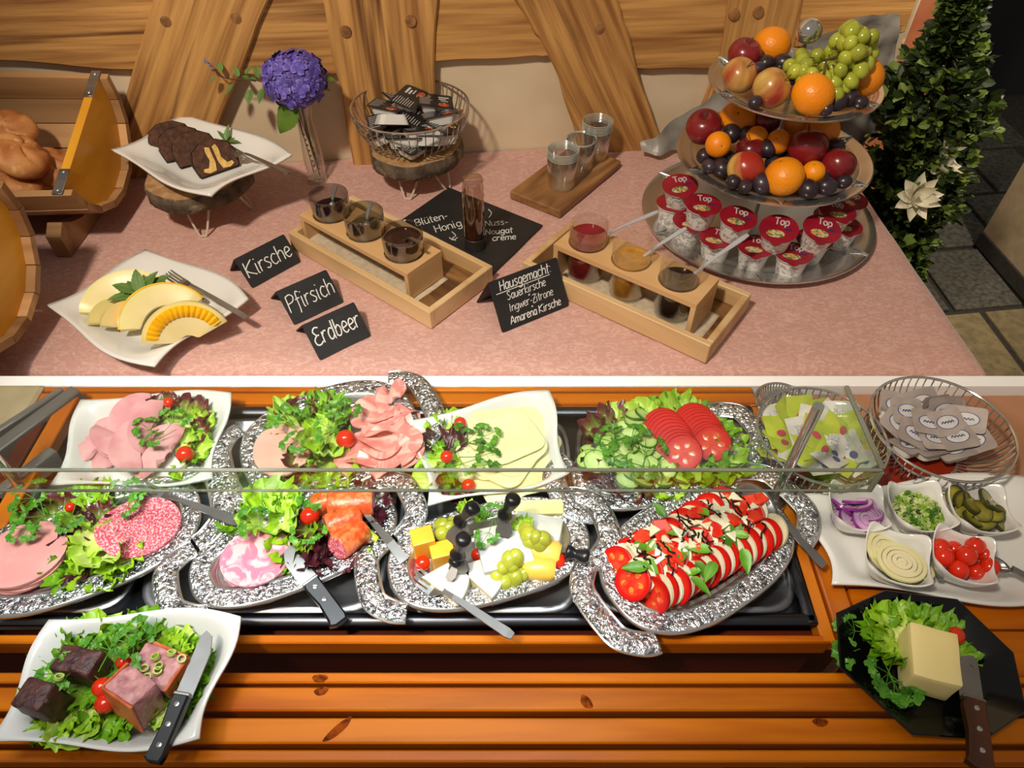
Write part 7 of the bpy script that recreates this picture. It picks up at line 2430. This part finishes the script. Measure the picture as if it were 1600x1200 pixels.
for i, (px, py, z, rot) in enumerate([(1394, 628, .052, (.3, .1, -.2)), (1418, 642, .056, (.2, .1, .1)), (1440, 628, .050, (.3, -.1, .2)), (1452, 660, .054, (.1, .1, -.1)), (1480, 660, .054, (.15, -.05, .2)), (1510, 655, .056, (.25, -.2, -.5)),
                                      (1404, 662, .046, (.2, .3, -.6)), (1430, 678, .044, (.1, .2, -.4)), (1462, 684, .042, (.0, .1, .1)), (1496, 682, .046, (.05, -.1, .1)), (1476, 640, .048, (.6, 0, .1)), (1520, 690, .038, (0, -.3, .1)),
                                      (1420, 695, .030, (-.2, .2, .5)), (1450, 700, .028, (-.3, .1, .3)), (1490, 702, .028, (-.2, -.1, .2)), (1395, 648, .038, (.1, .4, .9)), (1500, 635, .036, (.5, -.2, .3)), (1460, 618, .040, (.7, .1, .3))]):
    o = JP if i == 0 else dup(JP, (0, 0, 0))
    p = U(px, py, zJ + z * .82)
    d = Vector((p.x - cB2.x, p.y - cB2.y, 0))
    if d.length > RB2 * .70:
        d = d * (RB2 * .70 / d.length)
    o.location = (cB2.x + d.x, cB2.y + d.y, p.z)
    o.rotation_euler = rot
    o.rotation_euler = (rot[0] * 1.5 + .1, rot[1] * 1.5, rot[2])
    o.scale = (.90, .90, .90)

# ================= K: long white plate with five small bowls
wavy_plate('serving_plate', 'long white wavy plate carrying five small bowls at the right of the counter', [(1300, 912), (1250, 771), (1610, 745), (1660, 935)], ZD + .002, [.822, .824, .824, .822], wave=.025, well=.7, wave2=.35)
zK = ZD + .011
def small_bowl(label, px, py, half, az, h=.034, lift=.012):
    """square bowl with raised corners; px, py = centre of the rim"""
    zr = zK + h
    q = S(px, py, zr)
    c = U(px, py, zr)
    o = thing('small_bowl', label, 'bowl', 'small white bowls', (c.x, c.y, zK), (0, 0, radians(az)))
    Rr = half * q
    N = 48
    prof_out = [(.42, 0), (.46, .0), (.60, .12), (.80, .45), (.94, .80), (1.0, 1.0)]
    prof_in = [(.965, 1.0), (.90, .80), (.76, .48), (.56, .18), (.40, .10), (0, .09)]
    V, F = [], []
    rows_ = prof_out + prof_in
    for f, zf in rows_:
        for k in range(N):
            a = 2 * pi * k / N
            e = 2 + 1.6 * f
            x, y = sup(Rr * f, Rr * f, a, e)
            sq = (abs(sin(2 * a))) ** 1.5
            k2 = 1 + .10 * sq * f * f
            V.append((x * k2, y * k2, h * zf + lift * sq * zf * zf * f))
    for i in range(len(rows_) - 1):
        for k in range(N):
            F.append((i * N + k, i * N + (k + 1) % N, (i + 1) * N + (k + 1) % N, (i + 1) * N + k))
    F.append(tuple(reversed(range(N))))
    part(o, 'bowl_wall', make('bowl_wall', (V, F), M_PLATE, 'all'))
    return o, c, Rr
b1 = small_bowl('small white bowl of red onion rings, back left on the long plate', 1340, 793, 41, -8)
b2 = small_bowl('small white bowl of chopped spring onion, back middle on the long plate', 1437, 793, 43, 2)
b3 = small_bowl('small white bowl of pickle slices, back right on the long plate', 1532, 795, 43, -6)
b4 = small_bowl('small white bowl of white onion slices, front left on the long plate', 1402, 870, 47, -20)
b5 = small_bowl('small white bowl of cherry tomatoes, front right on the long plate', 1505, 870, 44, -22)
M_RONION = mat('red_onion_ring', rgb(222, 188, 216), .35, col2=rgb(200, 156, 204), scale=30, attr_col=rgb(150, 44, 150), attr_pos=(.72, .95), hue=.12, coat=.2)
def onion_me(m, r, t, ringsn=4):
    V, F, A = [], [], []
    n = 26
    for q in range(ringsn):
        r0, r1 = r * (q + .12) / ringsn, r * (q + .98) / ringsn
        b = len(V)
        hh = t * (1 + .35 * (q % 2))
        for rr_, zz, e in ((r0, 0, .55), (r0, hh, .6), (r1, hh * .9, .95), (r1, 0, 1)):
            for k in range(n):
                a = 2 * pi * k / n
                V.append((rr_ * cos(a), rr_ * sin(a), zz)); A.append(e * (q + 1) / ringsn if q < ringsn - 1 else e)
        for i in range(3):
            for k in range(n):
                F.append((b + i * n + k, b + i * n + (k + 1) % n, b + (i + 1) * n + (k + 1) % n, b + (i + 1) * n + k))
    return make('onion_slice', (V, F), m, True, A)
q = S(1340, 800, zK + .03)
RO = onion_me(M_RONION, 21 * q, .003)
for i, (px, py, z, t, s) in enumerate([(1352, 812, .030, (.2, .1), 1.05), (1314, 795, .028, (.3, .9), .95), (1324, 795, .030, (.4, .7), .9), (1336, 786, .034, (.9, .2), .9), (1346, 790, .034, (.7, -.2), .85), (1360, 806, .026, (.1, -.5), .9), (1328, 810, .026, (.2, .4), 1), (1340, 800, .026, (.1, .1), .9), (1360, 796, .028, (.5, -.5), .8), (1316, 808, .022, (-.2, .6), .8)]):
    thing('onion_slice', 'red onion slice heaped in the back left bowl' if i else 'topmost flat red onion slice in the back left bowl', 'onion', 'red onion slices', tuple(U(px, py, zK + z)), (t[0], t[1], i), RO, sc=s)
M_WONION = mat('white_onion', rgb(238, 230, 190), .35, col2=rgb(228, 216, 168), scale=30, attr_col=rgb(226, 222, 160), attr_pos=(.5, 1.0), sss=.2, sssr=(.008, .007, .004), coat=.15)
WO = onion_me(M_WONION, 36 * q, .0034, 5)
for i, (px, py, z, t) in enumerate([(1386, 866, .020, (.1, .3)), (1392, 870, .024, (.1, .25)), (1400, 874, .028, (.08, .15)), (1408, 880, .034, (.1, .05)), (1428, 884, .022, (0, -.4))]):
    thing('onion_slice', 'large white onion slice in the front left bowl' if i != 3 else 'topmost large white onion slice in the front left bowl', 'onion', 'white onion slices', tuple(U(px, py, zK + z)), (t[0], t[1], i), WO, sc=(1, .9, .85, .95, .8)[i])
c, R = b2[1], b2[2]
gs = []
rc = random.Random(4)
for k in range(240):
    a, r = rc.uniform(0, 6.28), R * .80 * sqrt(rc.random())
    z = zK + .020 + .014 * (1 - (r / R) ** 2) + rc.uniform(-.003, .003)
    gs.append(xf(lathe([(.0022, 0), (.0034, 0), (.0034, .0034), (.0022, .0034), (.0022, 0)], 7), (c.x + r * cos(a), c.y + r * sin(a), z), (rc.uniform(-1.4, 1.4), rc.uniform(-1.4, 1.4), 0)))
M_CHOP = mat('chopped_spring_onion', rgb(126, 166, 46), .4, col2=rgb(206, 214, 150), scale=90, lo=.42, hi=.62, col3=rgb(70, 116, 26), scale3=70, lo3=.52, hi3=.58)
thing('chopped_spring_onion', 'heap of chopped green spring onion in the back middle bowl', 'spring onion', me=make('chopped_spring_onion', join(*gs), M_CHOP), kind='stuff')
M_PICK = mat('pickle_flesh', rgb(146, 136, 46), .25, col2=rgb(112, 106, 30), scale=60, attr_col=rgb(84, 88, 24), attr_pos=(.6, .95), coat=.4, hue=.2)
M_PICKS = mat('pickle_skin', rgb(62, 64, 20), .3, col2=rgb(44, 46, 14), scale=40)
g, A = disc_attr(.0135, .004, 18)
PKF = make('flesh', g, M_PICK, True, A)
PKS = make('skin', lathe([(.0124, .0041), (.0134, .0038), (.0138, .002), (.0134, .0002)], 18), M_PICKS)
for i, (px, py, z, t) in enumerate([(1500, 780, .036, (.9, .6)), (1516, 790, .034, (.3, .3)), (1540, 782, .036, (.4, -.4)), (1552, 792, .032, (.3, -.5)), (1506, 800, .028, (.2, .3)), (1532, 800, .030, (.3, .1)), (1520, 812, .026, (-.1, .3)), (1540, 815, .026, (-.1, -.2)), (1558, 808, .026, (.1, -.6)), (1562, 818, .022, (0, -.5)), (1530, 822, .020, (-.2, 0)), (1494, 776, .034, (1.1, .9)), (1548, 804, .030, (.2, -.2)), (1510, 812, .020, (0, .4))]):
    o = thing('pickle_slice', 'glossy green pickle slice in the back right bowl', 'pickle', 'pickle slices', tuple(U(px, py, zK + z)), (t[0], t[1], i))
    o.scale = (1.15, .9, 1)
    part(o, 'flesh', PKF)
    part(o, 'skin', PKS)
for i, (px, py, z, r, l) in enumerate([(1470, 856, .030, 15, 'cherry tomato at the upper left of the tomato bowl'), (1524, 854, .034, 15, 'cherry tomato at the back of the tomato bowl'), (1474, 870, .030, 16, 'large cherry tomato at the left of the tomato bowl'), (1510, 868, .036, 16, 'cherry tomato on top in the middle of the tomato bowl'),
                                     (1498, 890, .028, 15, 'cherry tomato at the front of the tomato bowl'), (1546, 886, .028, 15, 'cherry tomato at the right of the tomato bowl'), (1524, 893, .022, 14, 'cherry tomato low between the front and right ones'), (1540, 866, .028, 14, 'cherry tomato shaded at the back right of the tomato bowl'), (1490, 858, .024, 13, 'cherry tomato sunk between the left ones in the bowl')]):
    cherry(px, py, zK + z - .012, r, l)
fork('small dark fork between the two front bowls', U(1447, 838, zK + .014), U(1470, 905, zK + .02), hw=.007)
spoon('steel spoon handle beside the tomato bowl at the right edge', U(1538, 872, zK + .03), U(1612, 905, zK + .024), bl=.03, bw=.02, hw=.010)

# ================= L: black octagonal plate with butter
zL = ZD + .001
P8 = [(1306, 958), (1382, 922), (1496, 936), (1584, 1020), (1604, 1112), (1540, 1156), (1424, 1148), (1312, 1044)]
W8 = [U(p[0], p[1], zL + .022) for p in P8]
c8 = sum(W8, Vector()) / 8
def oct_ring(s, z):
    # straight-sided octagon with 4 points per side
    out = []
    for k in range(8):
        a, b = W8[k], W8[(k + 1) % 8]
        for i in range(4):
            p = a.lerp(b, i / 4) - c8
            out.append((p.x * s, p.y * s, z))
    return out
V, F = [], []
prof = [(.60, .0), (.64, 0), (.68, .006), (.97, .0195), (1.0, .022), (.985, .0232), (.95, .0215), (.70, .0085), (.64, .0055), (0.02, .005)]
for s, z in prof:
    V += oct_ring(s, z)
for i in range(len(prof) - 1):
    for k in range(32):
        F.append((i * 32 + k, i * 32 + (k + 1) % 32, (i + 1) * 32 + (k + 1) % 32, (i + 1) * 32 + k))
F += [tuple(range(32)), tuple(reversed(range((len(prof) - 1) * 32, len(prof) * 32)))]
F = [tuple(reversed(f)) for f in F]
thing('octagonal_plate', 'glossy black octagonal plate carrying the butter', 'plate', loc=(c8.x, c8.y, zL), me=make('octagonal_plate', (V, F), M_BLACKPLATE, True))
M_BUTTER = mat('butter', rgb(248, 230, 164), .4, col2=rgb(242, 222, 148), scale=14, sss=.25, sssr=(.012, .01, .005))
zt_ = zL + .050
tops = [U(px, py, zt_) for px, py in ((1422, 971), (1496, 990), (1506, 1073), (1429, 1054))]
cb = sum(tops, Vector()) / 4
bt_ = thing('butter_block', 'block of pale yellow butter on the black octagonal plate', 'butter', loc=(cb.x, cb.y, zL + .007))
hh = zt_ - zL - .007
sk = Vector((.0, .0))
bm = bmesh.new()
vb_ = [bm.verts.new((p.x - cb.x, p.y - cb.y, 0)) for p in tops]
vt_ = [bm.verts.new((p.x - cb.x, p.y - cb.y, hh)) for p in tops]
bm.faces.new(vb_)
bm.faces.new(list(reversed(vt_)))
for k in range(4):
    bm.faces.new((vb_[k], vb_[(k + 1) % 4], vt_[(k + 1) % 4], vt_[k]))
bmesh.ops.recalc_face_normals(bm, faces=bm.faces[:])
bmesh.ops.bevel(bm, geom=bm.edges[:], offset=.0022, segments=2, profile=.6, affect='EDGES')
bmesh.ops.subdivide_edges(bm, edges=[e for e in bm.edges if e.calc_length() > .02], cuts=4, use_grid_fill=True)
for v in bm.verts:
    v.co += Vector((noise.noise(v.co * 40), noise.noise(v.co * 40 + Vector((9, 0, 0))), noise.noise(v.co * 40 + Vector((0, 9, 0))) * .5)) * .0012
bm.verts.index_update()
part(bt_, 'butter', make('butter', bmgeo(bm), M_BUTTER, True))
w = 'on the black butter plate'
leaves(w, zL + .008, [(1376, 976, 'd', 1.1, 30), (1392, 968, 'g', 1.2, 10), (1374, 1000, 'd', 1.1, 70), (1394, 1004, 'g', 1.2, 50), (1408, 984, 'p', 1, 0), (1414, 962, 'd', 1, 0), (1384, 1018, 'd', 1, 110), (1450, 968, 'd', .9, -20), (1470, 970, 'd', .9, -30), (1404, 1026, 'd', .8, 150), (1512, 1016, 'd', .7, -80)], .74)
parsley(w, zL + .014, [(1388, 1052, 1.5, 150), (1396, 1064, 1.3, 190), (1336, 986, .9, 80), (1322, 1022, .9, 110)])
cherry(1494, 993, zL + .018, 13, 'cherry tomato behind the butter block on the black plate')
M_BROWNH = mat('brown_wood_handle', rgb(92, 50, 26), .4, col2=rgb(62, 32, 16), scale=20, stretch=(.1, 1, 1))
knife('butter knife with riveted brown wood handle lying on the black plate', (1511, 1022), (1518, 1092), (1534, 1204), zL + .022, zL + .026, zL + .030, M_BROWNH, bw=.024, rivets=3)
